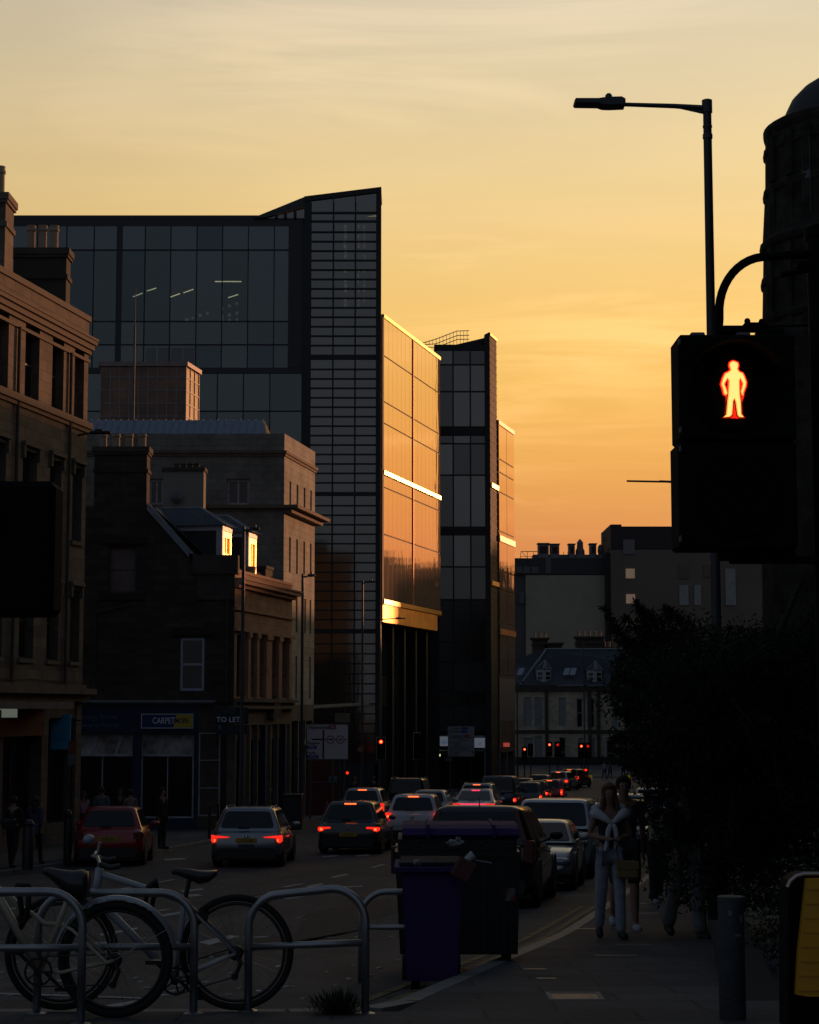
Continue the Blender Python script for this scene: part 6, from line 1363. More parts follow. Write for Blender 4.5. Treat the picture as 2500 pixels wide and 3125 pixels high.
for s_ in (1, -1):
    f.tube([w1(190, 2822), w1(225, 2835) + Vector((0, s_ * .05, 0)), w1(262, 2868) + Vector((0, s_ * .06, 0)), w1(330, 2935) + Vector((0, s_ * .065, 0)), h1 + Vector((0, s_ * .065, 0))], .0105, 8)
    f.tube([hb, w1(190, 2965) + Vector((0, s_ * .045, 0)), h1 + Vector((0, s_ * .065, 0))], .011, 8)
    f.tube([hd2 + Vector((0, s_ * .05, -.03)), f1 + Vector((0, s_ * .05, 0))], .012, 8)
f.build('frame', FR1, b1, smooth='all')
MB().tube([w1(205, 2752), w1(216, 2700)], .0145, 10).build('seat_post', BBLK, b1)
saddle(b1, [(132, 2650, .014, .014), (150, 2647, .026, .024), (185, 2653, .045, .045), (220, 2656, .08, .075), (250, 2652, .105, .085), (270, 2660, .10, .06)], Y1, 0)
MB().tube([w1(215, 2705), w1(218, 2725)], .04, 10).build('saddle_clamp', BBLK, b1)
f = MB(); n = 30; vs = []; a0, a1 = R(168), R(12)
for i in range(n + 1):
    a = a0 + (a1 - a0) * i / n
    for j, (dy, dr) in enumerate(((-.032, -.012), (-.022, .002), (0, .008), (.022, .002), (.032, -.012))): vs.append(h1 + Vector(((.362 + dr) * math.cos(a), dy, (.362 + dr) * math.sin(a))))
f.add(vs, [(i * 5 + j, i * 5 + j + 1, (i + 1) * 5 + j + 1, (i + 1) * 5 + j) for i in range(n) for j in range(4)])
f.add([v - (v - h1).normalized() * .003 for v in vs], [(i * 5 + j, (i + 1) * 5 + j, (i + 1) * 5 + j + 1, i * 5 + j + 1) for i in range(n) for j in range(4)])
f.build('mudguard', mat('silver mudguard', (.38, .41, .46), .3, metal=.5, var=.08, scale=9), b1, smooth='all')
MB().tube([h1 + Vector((.32, 0, .11)), h1 + Vector((.375, 0, .085))], [.02, .004], 8).build('mudguard_tip', FR1, b1)
f = MB(); [f.tube([h1 + Vector((0, s_ * .07, 0)), h1 + Vector((.36 * math.cos(a), s_ * .03, .36 * math.sin(a)))], .0025, 5) for s_ in (1, -1) for a in (R(140), R(30))]; f.build('mudguard_stay', BMET, b1)
drive(b1, hb, h1, Y1)
f = MB(); f.tube([hd, w1(-80, 2610), w1(-50, 2600)], .014, 8); f.tube([w1(-50, 2600) + Vector((0, -.3, 0)), w1(-60, 2600), w1(-50, 2600) + Vector((0, .3, 0))], .012, 8); f.build('handlebar', BBLK, b1)
# locks
STR = mat('black lock sleeve', (.008, .008, .009), .7, var=.1)
t = tag(MB().tube([w1(58, 2700, -.05), w1(66, 2740, -.05), w1(72, 2790, -.03), w1(62, 2830, .03), w1(40, 2860, .03), w1(30, 2900)], .017, 8).tube([w1(92, 2702, -.05), w1(92, 2760, -.05), w1(82, 2800, -.03), w1(62, 2832, 0)], .017, 8).tube([w1(58, 2702, -.05), w1(75, 2706, .04), w1(92, 2704, -.05)], .018, 8).build('cable_lock', STR, smooth='all'), 'thick black cable lock looped over the leftmost stand and the cream bicycle', 'bicycle lock')
t = tag(MB().tube([w2(444, 2790, -.05), w2(450, 2740, -.07), w2(458, 2705, -.06), w2(472, 2690, 0), w2(474, 2712, .05), w2(466, 2740, .05), w2(458, 2790, .02)], [.013, .014, .02, .022, .018, .014, .013], 8).tube([w2(440, 2795, -.05), w2(462, 2795, .02)], .018, 8).build('bicycle_lock', STR, smooth='all'), 'black D shaped lock hanging on the second cycle stand', 'bicycle lock')
# weed tuft at the kerb
b = MB(); base = W(1030, 3095, 11.2); base.z = g(11.2) + .1
for k in range(420):
    a = random.uniform(0, 6.283); rr0 = abs(random.gauss(0, .055)); el = random.uniform(.3, 1.35); ln = random.uniform(.05, .17) * (1.1 - rr0 * 3)
    p = base + Vector((rr0 * math.cos(a) * 1.3, rr0 * math.sin(a), 0)); d = Vector((math.cos(a) * math.cos(el), math.sin(a) * math.cos(el), math.sin(el))) * max(.03, ln); s_ = Vector((-math.sin(a), math.cos(a), 0)) * .006
    b.face([p - s_ * .5, p + s_ * .5, p + d * .6 + s_, p + d]); b.face([p + d * .6 - s_, p + d * .6 + s_ * 1.5, p + d * 1.02])
tag(b.build('weed', mat('weed green', (.03, .045, .018), .7, var=.3, scale=9)), 'small dark weed clump growing at the kerb under the empty cycle stand', 'weed')
# ------------------------------------------------------------ people
SKIN = mat('skin', (.26, .14, .10), .6, var=.06)
def skin(verts, edges, sub=1, root=0):
    me = bpy.data.meshes.new('tmp'); me.from_pydata([v[:3] for v in verts], edges, []); o = bpy.data.objects.new('tmp', me)
    md = o.modifiers.new('s', 'SKIN'); sl_ = me.skin_vertices[0].data
    for i, v in enumerate(verts):
        r_ = v[3]; sl_[i].radius = r_ if isinstance(r_, tuple) else (r_, r_); sl_[i].use_root = (i == root)
    md.use_smooth_shade = True
    if sub: m2 = o.modifiers.new('d', 'SUBSURF'); m2.levels = sub; m2.render_levels = sub
    m = bake(o); bpy.data.meshes.remove(me)
    return m
def join(meshes):
    bm = bmesh.new()
    for m in meshes: bm.from_mesh(m)
    out = bpy.data.meshes.new('m'); bm.to_mesh(out); bm.free()
    for m in meshes: bpy.data.meshes.remove(m)
    out.shade_smooth(); return out
def part(nm, me, mats, par):
    me.name = nm
    me.materials.clear(); [me.materials.append(m) for m in (mats if isinstance(mats, list) else [mats])]
    o = bpy.data.objects.new(nm, me); COL.objects.link(o); o.parent = par; return o
POSES = {
 'stand': dict(hipL=(0, 0), hipR=(0, 0), kneeL=0, kneeR=0, arms='down'),
 'walk': dict(hipL=(.22, 0), hipR=(-.2, 0), kneeL=.1, kneeR=.35, arms='swing'),
 'walk2': dict(hipL=(-.18, 0), hipR=(.22, 0), kneeL=.35, kneeR=.1, arms='swing'),
 'clasp': dict(hipL=(.16, 0), hipR=(-.14, 0), kneeL=.08, kneeR=.25, arms='clasp')}
def person(label, loc, rz, H=1.7, pose='stand', top=(.05, .05, .06), legs=(.03, .03, .04), hair=(.02, .015, .012), hairlen='short', sleeves='long', slim=1.0, shoes=(.02, .02, .02), group=None, shorts=False, flare=0, faces=True, skirt=False):
    """local frame: faces -Y, feet at z = 0"""
    t = thing('person', label, 'person', loc, rz, group); k = H / 1.7; ps = POSES[pose]; s = slim
    hipz = .90 * k
    def leg(sd, hp, kn):
        h = Vector((sd * .085 * k, 0, hipz)); a = hp[0]; th = .43 * k; sh = .41 * k
        kp = h + Vector((sd * .01, -math.sin(a) * th, -math.cos(a) * th)); a2 = a - kn
        ap = kp + Vector((0, -math.sin(a2) * sh, -math.cos(a2) * sh)); pit = -.35 * max(0, -a2) if a2 < 0 else .1 * a2
        tp = ap + Vector((sd * .02, -.15 * k * math.cos(pit), -.045 * k + (-.05 if a2 < -.15 else 0) * k)); return h, kp, ap, tp
    Lg = leg(1, ps['hipL'], ps['kneeL']); Rg = leg(-1, ps['hipR'], ps['kneeR'])
    low = min(Lg[3].z, Rg[3].z) - .03 * k; dz = -low
    up = Vector((0, 0, dz)); Lg = [p + up for p in Lg]; Rg = [p + up for p in Rg]; hz_ = hipz + dz
    pel = Vector((0, 0, hz_ + .04 * k)); wai = Vector((0, 0, hz_ + .18 * k)); che = Vector((0, .005, hz_ + .38 * k)); nec = Vector((0, .01, hz_ + .54 * k)); ch_ = Vector((0, -.005, hz_ + .60 * k)); hdc = Vector((0, -.01, hz_ + .68 * k)); crn = Vector((0, .0, hz_ + .74 * k))
    shz = hz_ + .49 * k
    def arm(sd):
        S = Vector((sd * .165 * k * s, .01, shz))
        if ps['arms'] == 'down': E = S + Vector((sd * .05, .01, -.27 * k)); Wr = E + Vector((sd * .01, -.05, -.24 * k)); hd_ = Vector((0, -.02, -1))
        elif ps['arms'] == 'swing':
            f_ = (1 if sd * ps['hipL'][0] < 0 else -1) * .35; E = S + Vector((sd * .05, -math.sin(f_) * .27 * k, -math.cos(f_) * .27 * k)); Wr = E + Vector((sd * .0, -math.sin(f_ + .35) * .24 * k, -math.cos(f_ + .35) * .24 * k)); hd_ = Vector((0, -.25, -.95))
        else: E = S + Vector((sd * .08, -.01, -.27 * k)); Wr = Vector((sd * .06 * k, -.20 * k, shz - .30 * k)); hd_ = Vector((-sd * .8, -.45, .05))
        return S, E, Wr, hd_.normalized()
    AL, AR = arm(1), arm(-1)
    V = [(*pel, (.125 * k * s, .10 * k * s)), (*wai, (.115 * k * s, .085 * k * s)), (*che, (.135 * k * s, .10 * k * s)), (*nec, .05 * k), (*ch_, (.055 * k, .055 * k)), (*hdc, (.074 * k, .088 * k)), (*crn, (.066 * k, .080 * k))]
    Eg = [(0, 1), (1, 2), (2, 3), (3, 4), (4, 5), (5, 6)]
    for G_ in (Lg, Rg):
        i = len(V); V += [(*(G_[0]), .085 * k * s), (*((G_[0] + G_[1]) / 2), .072 * k * s), (*G_[1], .052 * k * s), (*((G_[1] * .65 + G_[2] * .35)), .050 * k * s), (*G_[2], .034 * k), (*((G_[2] + G_[3]) / 2 + Vector((0, .0, -.01))), .034 * k), (*G_[3], .026 * k)]
        Eg += [(0, i), (i, i + 1), (i + 1, i + 2), (i + 2, i + 3), (i + 3, i + 4), (i + 4, i + 5), (i + 5, i + 6)]
    hands = []
    for sd, (S, E, Wr, hd_) in ((1, AL), (-1, AR)):
        i = len(V); V += [(*((che * .35 + S * .65) + Vector((0, 0, .02))), .06 * k * s), (*S, .052 * k * s), (*((S + E) / 2), .044 * k * s), (*E, .036 * k * s), (*((E + Wr) / 2), .032 * k), (*Wr, .023 * k), (*(Wr + hd_ * .055 * k), (.034 * k, .016 * k))]
        Eg += [(2, i), (i, i + 1), (i + 1, i + 2), (i + 2, i + 3), (i + 3, i + 4), (i + 4, i + 5), (i + 5, i + 6)]
        side = hd_.cross(Vector((0, 1, 0)) if abs(hd_.y) < .8 else Vector((1, 0, 0))).normalized(); pm_ = side.cross(hd_).normalized(); base = Wr + hd_ * .075 * k
        fv, fe = [], []
        for f_ in range(4):
            o_ = base + pm_ * 0 + side.cross(hd_) * 0 + (pm_ * (f_ - 1.5) * .019 * k); ln = (.072, .08, .075, .058)[f_] * k; curl = side * (.018 * k * (1 if sd > 0 else -1))
            j = len(fv); fv += [(*(o_ - hd_ * .02), .0095 * k), (*(o_ + hd_ * ln * .45), .0088 * k), (*(o_ + hd_ * ln * .8 + curl * .5), .008 * k), (*(o_ + hd_ * ln + curl), .0065 * k)]; hands.append((fv[j:], [(0, 1), (1, 2), (2, 3)]))
        tb = Wr + hd_ * .035 * k + pm_ * (-.026) * k; hands.append(([(*tb, .011 * k), (*(tb + (hd_ * .6 - pm_ * .8) * .03 * k), .0105 * k), (*(tb + (hd_ - pm_ * .7) * .055 * k), .008 * k)], [(0, 1), (1, 2)]))
    parts_ = [skin(V, Eg, 1)] + [skin(a, b_, 0) for a, b_ in hands]
    # face: nose, ears
    fb = MB(); hc = hdc
    fb.ell(hc + Vector((0, -.088 * k, -.015 * k)), (.012 * k, .018 * k, .02 * k), 8, 6)
    for sd in (1, -1): fb.ell(hc + Vector((sd * .076 * k, .005, -.01 * k)), (.008 * k, .018 * k, .028 * k), 8, 6)
    fo = fb.build('tmp', SKIN); fm = fo.data; bpy.data.objects.remove(fo); parts_.append(fm)
    me = join(parts_); part('body', me, SKIN, t)
    e = MB()
    for sd in (1, -1): e.ell(hc + Vector((sd * .030 * k, -.083 * k, .012 * k)), (.011 * k, .007 * k, .006 * k), 8, 6)
    e.build('eyes', mat('dark eye', (.02, .015, .012), .3), t, local=True)
    MB().ell(hc + Vector((0, -.081 * k, -.052 * k)), (.022 * k, .008 * k, .006 * k), 8, 6).build('mouth', mat('lips', (.20, .07, .06), .5), t, local=True)
    # clothes
    tm = mat('cloth %.3f %.3f %.3f' % tuple(top), top, .9, var=.2, scale=14, bump=.4); lm = mat('cloth %.3f %.3f %.3f' % tuple(legs), legs, .9, var=.22, scale=16, bump=.4)
    a_ = .016 * k; hem = Vector((0, 0, hz_ - .06 * k))
    V = [(*hem, (.158 * k * s + a_, .128 * k * s + a_)), (*wai, (.118 * k * s + a_, .09 * k * s + a_)), (*che, (.137 * k * s + a_, .102 * k * s + a_)), (*(nec + Vector((0, 0, -.035 * k))), .066 * k)]; Eg = [(0, 1), (1, 2), (2, 3)]
    for sd, (S, E, Wr, hd_) in ((1, AL), (-1, AR)):
        i = len(V); V += [(*((che * .35 + S * .65) + Vector((0, 0, .02))), .068 * k * s), (*S, .052 * k * s + a_)]; Eg += [(2, i), (i, i + 1)]
        if sleeves != 'none': V += [(*((S + E) / 2), .046 * k * s + a_)]; Eg += [(i + 1, i + 2)]
        if sleeves == 'long': V += [(*E, .038 * k * s + a_), (*((E + Wr) / 2), .034 * k + a_), (*(Wr - hd_ * .01), .028 * k + a_ * .6)]; Eg += [(i + 2, i + 3), (i + 3, i + 4), (i + 4, i + 5)]
    part('top', skin(V, Eg, 1, 1), tm, t)
    V = [(*(pel - Vector((0, 0, .045 * k))), (.108 * k * s + a_, .098 * k * s + a_))]; Eg = []
    for G_ in (Lg, Rg):
        i = len(V); V += [(*(G_[0]), .088 * k * s + a_), (*((G_[0] + G_[1]) / 2), .074 * k * s + a_), (*G_[1], .056 * k * s + a_ * (1 + flare * .5))]; Eg += [(0, i), (i, i + 1), (i + 1, i + 2)]
        if not shorts: V += [(*((G_[1] + G_[2]) / 2), .048 * k * s + a_ * (.8 + flare)), (*(G_[2] + Vector((0, 0, -.035 * k))), .040 * k + a_ * (.8 + flare * 2.2))]; Eg += [(i + 2, i + 3), (i + 3, i + 4)]
    part('trousers' if not shorts else 'shorts', skin(V, Eg, 1), lm, t)
    sm_ = mat('shoe %.2f' % shoes[0], shoes, .6, var=.1)
    for G_ in (Lg, Rg):
        part('shoe', skin([(*(G_[2] + Vector((0, .035 * k, -.04 * k))), .046 * k), (*((G_[2] + G_[3]) / 2 + Vector((0, 0, -.012 * k))), .05 * k), (*(G_[3] + Vector((0, -.03 * k, -.002 * k))), .042 * k)], [(0, 1), (1, 2)], 1), sm_, t)
    hm = mat('hair %.3f' % hair[0], hair, .7, var=.3, scale=30, bump=.6)
    hb = MB(); rng_ = random.Random(int(loc[0] * 100))
    hb.ell(hc + Vector((0, .018 * k, .030 * k)), (.090 * k, .108 * k, .100 * k), 24, 16)
    nv = []
    for v in hb.v:
        v = Vector(v); r_ = v - hc
        if r_.y < -.035 * k and r_.z < (.075 * k + .25 * abs(r_.x) * .3): v = hc + Vector((r_.x * .72, r_.y * .55, r_.z * .8))
        elif r_.z < -.02 * k and hairlen != 'long': v = hc + Vector((r_.x * .86, r_.y * .86, r_.z))
        nv.append(v + Vector((rng_.uniform(-1, 1), rng_.uniform(-1, 1), rng_.uniform(-1, 1))) * .003 * k)
    hb.v = [tuple(v) for v in nv]
    if hairlen == 'long':
        hb.ell(hc + Vector((0, .062 * k, -.15 * k)), (.100 * k, .045 * k, .20 * k), 16, 12)
        for sd in (1, -1): hb.ell(hc + Vector((sd * .083 * k, -.005 * k, -.12 * k)), (.026 * k, .042 * k, .17 * k), 12, 10, Matrix.Rotation(R(sd * -7), 4, 'Y'))
    hb.build('hair', hm, t, smooth='all', local=True)
    t['_z'] = 0
    del t['_z']
    return t, dict(k=k, sh=shz, che=che, nec=nec, hz=hz_, AL=AL, AR=AR, hc=hc)
def spot(px, Y, onpave=True): return Vector(((px - 1250) / F * Y * 1.0058, Y, g(Y) + (.1 if onpave else 0)))
# woman with a white jumper over her shoulders
p = spot(1850, 20.5); wmn, q = person('woman in pale trousers with a white jumper knotted over her shoulders', p, R(4), 1.66, 'clasp', (.02, .018, .02), (.27, .30, .37), (.12, .06, .03), 'long', 'none', .93, (.012, .012, .012), flare=.35)
JW = mat('white knit', (.50, .52, .57), .95, var=.12, scale=22, bump=.6)
k = q['k']; c = q['che']
vs = [(-.19 * k, .0, q['sh'] + .0, .07 * k), (-.10 * k, .07 * k, q['sh'] + .05 * k, .045 * k), (0, .085 * k, q['sh'] + .06 * k, .045 * k), (.10 * k, .07 * k, q['sh'] + .05 * k, .045 * k), (.19 * k, .0, q['sh'] + .0, .07 * k)]
m1 = skin(vs, [(0, 1), (1, 2), (2, 3), (3, 4)], 1)
m2 = skin([(-.215 * k, -.0 * k, q['sh'] - .03 * k, .075 * k), (-.15 * k, -.07 * k, q['sh'] - .02 * k, .07 * k), (-.07 * k, -.13 * k, q['sh'] - .08 * k, .042 * k), (0, -.15 * k, q['sh'] - .13 * k, .03 * k), (.07 * k, -.13 * k, q['sh'] - .08 * k, .042 * k), (.15 * k, -.07 * k, q['sh'] - .02 * k, .07 * k), (.215 * k, 0, q['sh'] - .03 * k, .075 * k)], [(i, i + 1) for i in range(6)], 1)
m3 = skin([(-.01 * k, -.155 * k, q['sh'] - .13 * k, .03 * k), (-.05 * k, -.16 * k, q['sh'] - .22 * k, .034 * k), (-.055 * k, -.165 * k, q['sh'] - .33 * k, .03 * k), (-.085 * k, -.16 * k, q['sh'] - .45 * k, .034 * k)], [(0, 1), (1, 2), (2, 3)], 1)
m4 = skin([(.01 * k, -.155 * k, q['sh'] - .13 * k, .03 * k), (.045 * k, -.16 * k, q['sh'] - .22 * k, .034 * k), (.045 * k, -.165 * k, q['sh'] - .33 * k, .03 * k), (.03 * k, -.16 * k, q['sh'] - .42 * k, .024 * k)], [(0, 1), (1, 2), (2, 3)], 1)
part('jumper', join([m1, m2, m3, m4]), JW, wmn)
bg_ = thing('handbag', 'small mustard brown shoulder bag hanging at the hip of the woman', 'handbag', p + Vector((.17, -.19, q['hz'] - .14)))
MB().box(-.12, .12, -.04, .04, -.10, .09, None, .02).build('bag_body', mat('mustard leather', (.20, .13, .045), .6, var=.15), bg_, local=True)
MB().box(-.122, .122, -.046, -.036, .0, .092, None, .004).build('flap', mat('mustard leather', (.20, .13, .045)), bg_, local=True)
MB().tube([(-.1, 0, .08), (-.13, .03, .4), (-.1, .1, .62)], .006, 5).tube([(.1, 0, .08), (.05, .05, .35), (-.02, .12, .62)], .006, 5).build('strap', mat('dark strap', (.05, .03, .02), .6), bg_, local=True)
p = spot(1893, 22.6); person('tall man in a dark shirt and shorts walking just behind the woman', p, R(2), 1.84, 'walk', (.016, .018, .026), (.018, .018, .022), (.012, .01, .01), 'short', 'short', 1.08, (.35, .38, .42), shorts=True)
p = spot(1990, 29.2); person('walker in a cream top and black trousers behind the couple', p, R(10), 1.66, 'walk2', (.30, .27, .20), (.010, .010, .012), (.25, .2, .15), 'short', 'short', .95, (.25, .27, .3), flare=1)
p = spot(2076, 20.7); person('person in washed jeans, only the legs showing under the hedge', p, R(15), 1.74, 'walk', (.02, .02, .02), (.17, .19, .19), (.02, .015, .01), 'short', 'long', 1.0, (.012, .012, .014), flare=1.2)
lg = 'people on the left pavement'
for px, Y, rz, H, pose, top, legs, hair, hl, lab in (
    (62, 44, 170, 1.68, 'walk', (.012, .012, .013), (.01, .01, .01), (.01, .01, .01), 'short', 'dark figure at the far left, walking away past the lit shop'),
    (128, 45.5, 165, 1.66, 'walk2', (.04, .05, .09), (.012, .013, .016), (.035, .018, .01), 'long', 'long haired woman with a blue bag on the left pavement'),
    (272, 58.5, 30, 1.62, 'stand', (.42, .22, .30), (.03, .03, .045), (.015, .01, .01), 'long', 'person in a pink top behind the red car'),
    (326, 58, 175, 1.76, 'stand', (.08, .14, .17), (.02, .015, .02), (.012, .01, .01), 'short', 'broad person in a blue green shirt behind the red car'),
    (382, 60, 0, 1.7, 'stand', (.012, .012, .014), (.012, .012, .012), (.015, .01, .01), 'long', 'dark clad person second from the right behind the red car'),
    (412, 58.5, 200, 1.68, 'stand', (.22, .17, .15), (.02, .015, .02), (.012, .01, .01), 'short', 'person with a pale sleeve at the right end behind the red car'),
    (508, 54.6, 60, 1.76, 'stand', (.012, .012, .013), (.014, .015, .018), (.015, .01, .01), 'short', 'dark standing man at the kerb between the red and silver cars'),
    (822, 76, 175, 1.75, 'walk', (.25, .26, .28), (.02, .02, .025), (.01, .01, .01), 'short', 'walker in a pale shirt with a dark backpack'),
    (742, 73, 20, 1.72, 'walk', (.015, .015, .02), (.015, .015, .02), (.01, .01, .01), 'short', 'dark walker close to the shop windows under the TO LET board'),
    (1086, 96, 150, 1.74, 'stand', (.02, .02, .025), (.02, .02, .02), (.16, .12, .08), 'short', 'fair haired person beyond the grey car, left of the traffic light'),
    (1143, 97, 200, 1.76, 'stand', (.02, .022, .03), (.02, .02, .02), (.08, .06, .05), 'short', 'person in dark clothes just beneath the red traffic light')):
    Hh = spot(px, Y); o, q = person(lab, Hh, R(rz), H, pose, top, legs, hair, hl, 'long' if top[0] < .2 else 'short', 1.05 if 'broad' in lab else .95, group=lg)
    if 'blue bag' in lab: tag(MB().box(-.13, .13, -.05, .05, -.14, .14, Matrix.Translation(Hh + Vector((.0, -.24, .86))), .03).build('handbag', mat('blue bag cloth', (.03, .07, .14), .8, var=.2)), 'blue bag carried by the long haired woman on the left pavement', 'handbag')
    if 'backpack' in lab: tag(MB().box(-.15, .15, -.09, .09, -.24, .24, Matrix.Translation(Hh + Vector((0, -.23, 1.25))), .05).build('backpack', mat('dark backpack cloth', (.012, .013, .015), .8)), 'dark backpack worn by the walker in the pale shirt', 'backpack')
for px, Y, rz, top, legs, lab in ((1836, 178, 20, (.45, .47, .5), (.03, .06, .14), 'distant person in a white top and blue trousers by the junction'), (1853, 179, 40, (.04, .06, .11), (.03, .04, .08), 'distant person in blue next to the one in white'), (1710, 168, 90, (.30, .24, .26), (.05, .05, .06), 'distant person in pale pink seen above the far cars'), (1893, 184, 10, (.15, .12, .10), (.03, .03, .03), 'distant brown figure by the wall at the hedge edge')):
    person(lab, spot(px, Y), R(rz), 1.72, 'walk', top, legs, (.05, .04, .03), 'short', 'short', group='people at the junction')
# ------------------------------------------------------------ street lamps
LMP = mat('lamp grey', (.055, .06, .07), .45, metal=.3, var=.15)
def street_lamp(label, px, ytop, Y, arm_px, onp=True, r_=.07, base_r=.09, tilt=0, spiky=True, slim=False):
    p = P(px, ytop, Y); gz = g(Y) + .1; t = thing('street_lamp', label, 'street lamp', (p.x, Y, gz), group='tall street lamps'); s_ = 1 if arm_px > px else -1
    hgt = p.z - gz
    MB().lathe([(base_r, 0), (base_r, 1.9), (r_ * 1.15, 2.0), (r_ * 1.1, 2.1), (r_, 2.15), (r_ * .82, hgt), (r_ * .5, hgt + .02)], (0, 0, 0), 14).build('pole', LMP, t, smooth=True, local=True)
    al = (Xp(arm_px, Y, ytop) - p.x)
    MB().tube([(0, 0, hgt - .14), (al * .35, 0, hgt - .10), (al * .62, 0, hgt - .07)], [.045, .032, .028], 8).build('arm', LMP, t, local=True)
    if slim: MB().tube([(al * .5, 0, hgt - .085), (al, 0, hgt - .065)], .024, 8).build('lamp_head', LMP, t, local=True); return t
    b = MB(); x0, x1 = sorted((al * .60, al)); b.box(x0, x1, -.13, .13, hgt - .10, hgt - .03, None, .025); c_ = al * .72; b.box(c_ - .18, c_ + .16, -.08, .08, hgt - .12, hgt + .0, None, .02); b.lathe([(.035, 0), (.035, .08), (.02, .1)], (c_, 0, hgt), 10)
    b.build('lamp_head', LMP, t, local=True)
    return t
# big lamp on the right
Yl = 28.0; p = P(2158, 306, Yl); pb = P(2180, 2600, Yl); gz = g(Yl) + .1; hgt = p.z - gz
t = thing('street_lamp', 'tallest near grey street lamp with a long arm against the sky', 'street lamp', (p.x, Yl, gz), group='tall street lamps')
MB().lathe([(.095, 0), (.095, 1.6), (.08, 1.8), (.078, 3), (.066, hgt - .02), (.072, hgt), (.06, hgt + .01)], (0, 0, 0), 18).build('pole', LMP, t, smooth=True, local=True)
s_ = Yl / F * 1.03
px2 = lambda x, y: Vector(((x - 2158) * s_, 0, hgt - (y - 306) * s_))
MB().lathe([(.078, -.62), (.078, -.55)], (0, 0, hgt), 16).lathe([(.075, -.44), (.075, -.41)], (0, 0, hgt), 16).lathe([(.082, -.2), (.082, 0)], (0, 0, hgt), 16).build('collar', LMP, t, local=True)
b = MB(); b.tube([px2(2150, 331), px2(2060, 324), px2(1905, 319)], [.05, .038, .032], 10); b.prism([tuple(px2(x, y).xz) for x, y in ((2150, 349), (2060, 328), (2060, 320), (2150, 322))], 'y', -.02, .02); b.build('arm', LMP, t, local=True)
b = MB(); b.prism([tuple(px2(x, y).xz) for x, y in ((1755, 308), (1825, 308), (1850, 304), (1895, 303), (1906, 310), (1906, 326), (1860, 328), (1838, 327), (1825, 322), (1755, 321), (1751, 315))], 'y', -.15, .15); b.lathe([(.055, 0), (.055, .07), (.03, .1)], px2(1858, 304), 12); b.build('lamp_head', LMP, t, local=True)
street_lamp('slim street lamp pole rising in front of the sunlit dormer and gable house', 744, 1608, 66, 792)
street_lamp('slim street lamp in front of the cream slit windowed block', 924, 1752, 80.5, 962)
street_lamp('slim street lamp in front of the louvred glass tower', 1107, 1772, 103, 1146)
street_lamp('street lamp whose dark arm crosses the glowing lower band of the glass facade', 1160, 1884, 118, 1238)
street_lamp('tall pole of the lamp beside the junction signals, before the terrace', 1781, 1960, 172, 1812)
street_lamp('thin far lamp pole left of the terrace at the glass wing foot', 1578, 2080, 165, 1600)
street_lamp('street lamp whose arm pokes out left of the pedestrian signal, its pole hidden behind it', 2176, 1460, 45, 1913, slim=True)
# ------------------------------------------------------------ traffic signals
SIGB = mat('matt black signal housing', (.004, .004, .004), .8, var=.1, bump=.1, scale=12, spec=.12)
SIGW = mat('white signal edge', (.38, .38, .42), .6, var=.05)
REDL = mat('red signal lens', (.3, .01, .01), .3, emit=(1, .018, .008), es=1.8, var=0); REDH = mat('hot red core', (.3, .1, .01), .3, emit=(1, .32, .07), es=2.2, var=0)
REDD = mat('weak red lens', (.3, .01, .01), .3, emit=(1, .02, .02), es=.45, var=0); OFFL = mat('dark signal lens', (.02, .02, .02), .2, var=0)
def signal(label, px, ytop, ybot, Y, lit=2, rz=0, white=True, pole=True):
    p = P(px, ytop, Y); q = P(px, ybot, Y); h = p.z - q.z; w_ = h * .42; gz = g(Y) + .1
    t = thing('traffic_light', label, 'traffic light', (p.x, Y, gz), rz, 'traffic lights'); z0, z1 = q.z - gz, p.z - gz
    MB().box(-w_ * .36, w_ * .36, -.12, .08, z0 + h * .04, z1 - h * .04, None, .02).build('housing', SIGB, t, local=True)
    MB().box(-w_ / 2, w_ / 2, .082, .10, z0, z1).build('backboard', SIGB, t, local=True)
    if white:
        b = MB(); e = w_ * .06
        for a in ((-w_ / 2, w_ / 2, z0, z0 + e), (-w_ / 2, w_ / 2, z1 - e, z1), (-w_ / 2, -w_ / 2 + e, z0 + e, z1 - e), (w_ / 2 - e, w_ / 2, z0 + e, z1 - e)): b.box(a[0], a[1], .068, .0815, a[2], a[3])
        b.build('white_border', SIGW, t, local=True)
    for k, nm in enumerate(('red', 'amber', 'green')):
        zc_ = z1 - h * (.2 + .3 * k); m_ = (REDL if lit == 2 else REDD if lit == 1 else OFFL) if k == 0 else OFFL
        rr0 = w_ * .24
        o = MB().lathe([(rr0, -.02), (rr0 * .7, .02), (.0, .03)], (0, 0, 0), 16, Matrix.Translation((0, -.13, zc_)) @ Matrix.Rotation(R(90), 4, 'X')).build(nm + '_lens', m_, t, local=True)
        if k == 0 and lit == 2: MB().lathe([(rr0 * .55, 0), (rr0 * .3, .012), (0, .015)], (0, 0, 0), 12, Matrix.Translation((0, -.158, zc_)) @ Matrix.Rotation(R(90), 4, 'X')).build('bulb', REDH, o, local=True)
        v = MB(); n = 12
        for i in range(n):
            a0, a1 = math.pi * i / n, math.pi * (i + 1) / n; c0 = (rr0 * 1.12 * math.cos(a0), zc_ + rr0 * 1.12 * math.sin(a0)); c1 = (rr0 * 1.12 * math.cos(a1), zc_ + rr0 * 1.12 * math.sin(a1))
            v.face([(c0[0], -.12, c0[1]), (c1[0], -.12, c1[1]), (c1[0], -.30, c1[1]), (c0[0], -.30, c0[1])])
        v.build('visor', SIGB, t, local=True)
    if pole: MB().tube([(0, .16, 0), (0, .16, z1 + .1)], .057, 10).build('pole', mat('dark signal pole', (.02, .02, .022), .5), t, local=True)
    return t
signal('traffic light showing red with a white edged board, in front of the glass tower corner', 1163, 2250, 2319, 110)
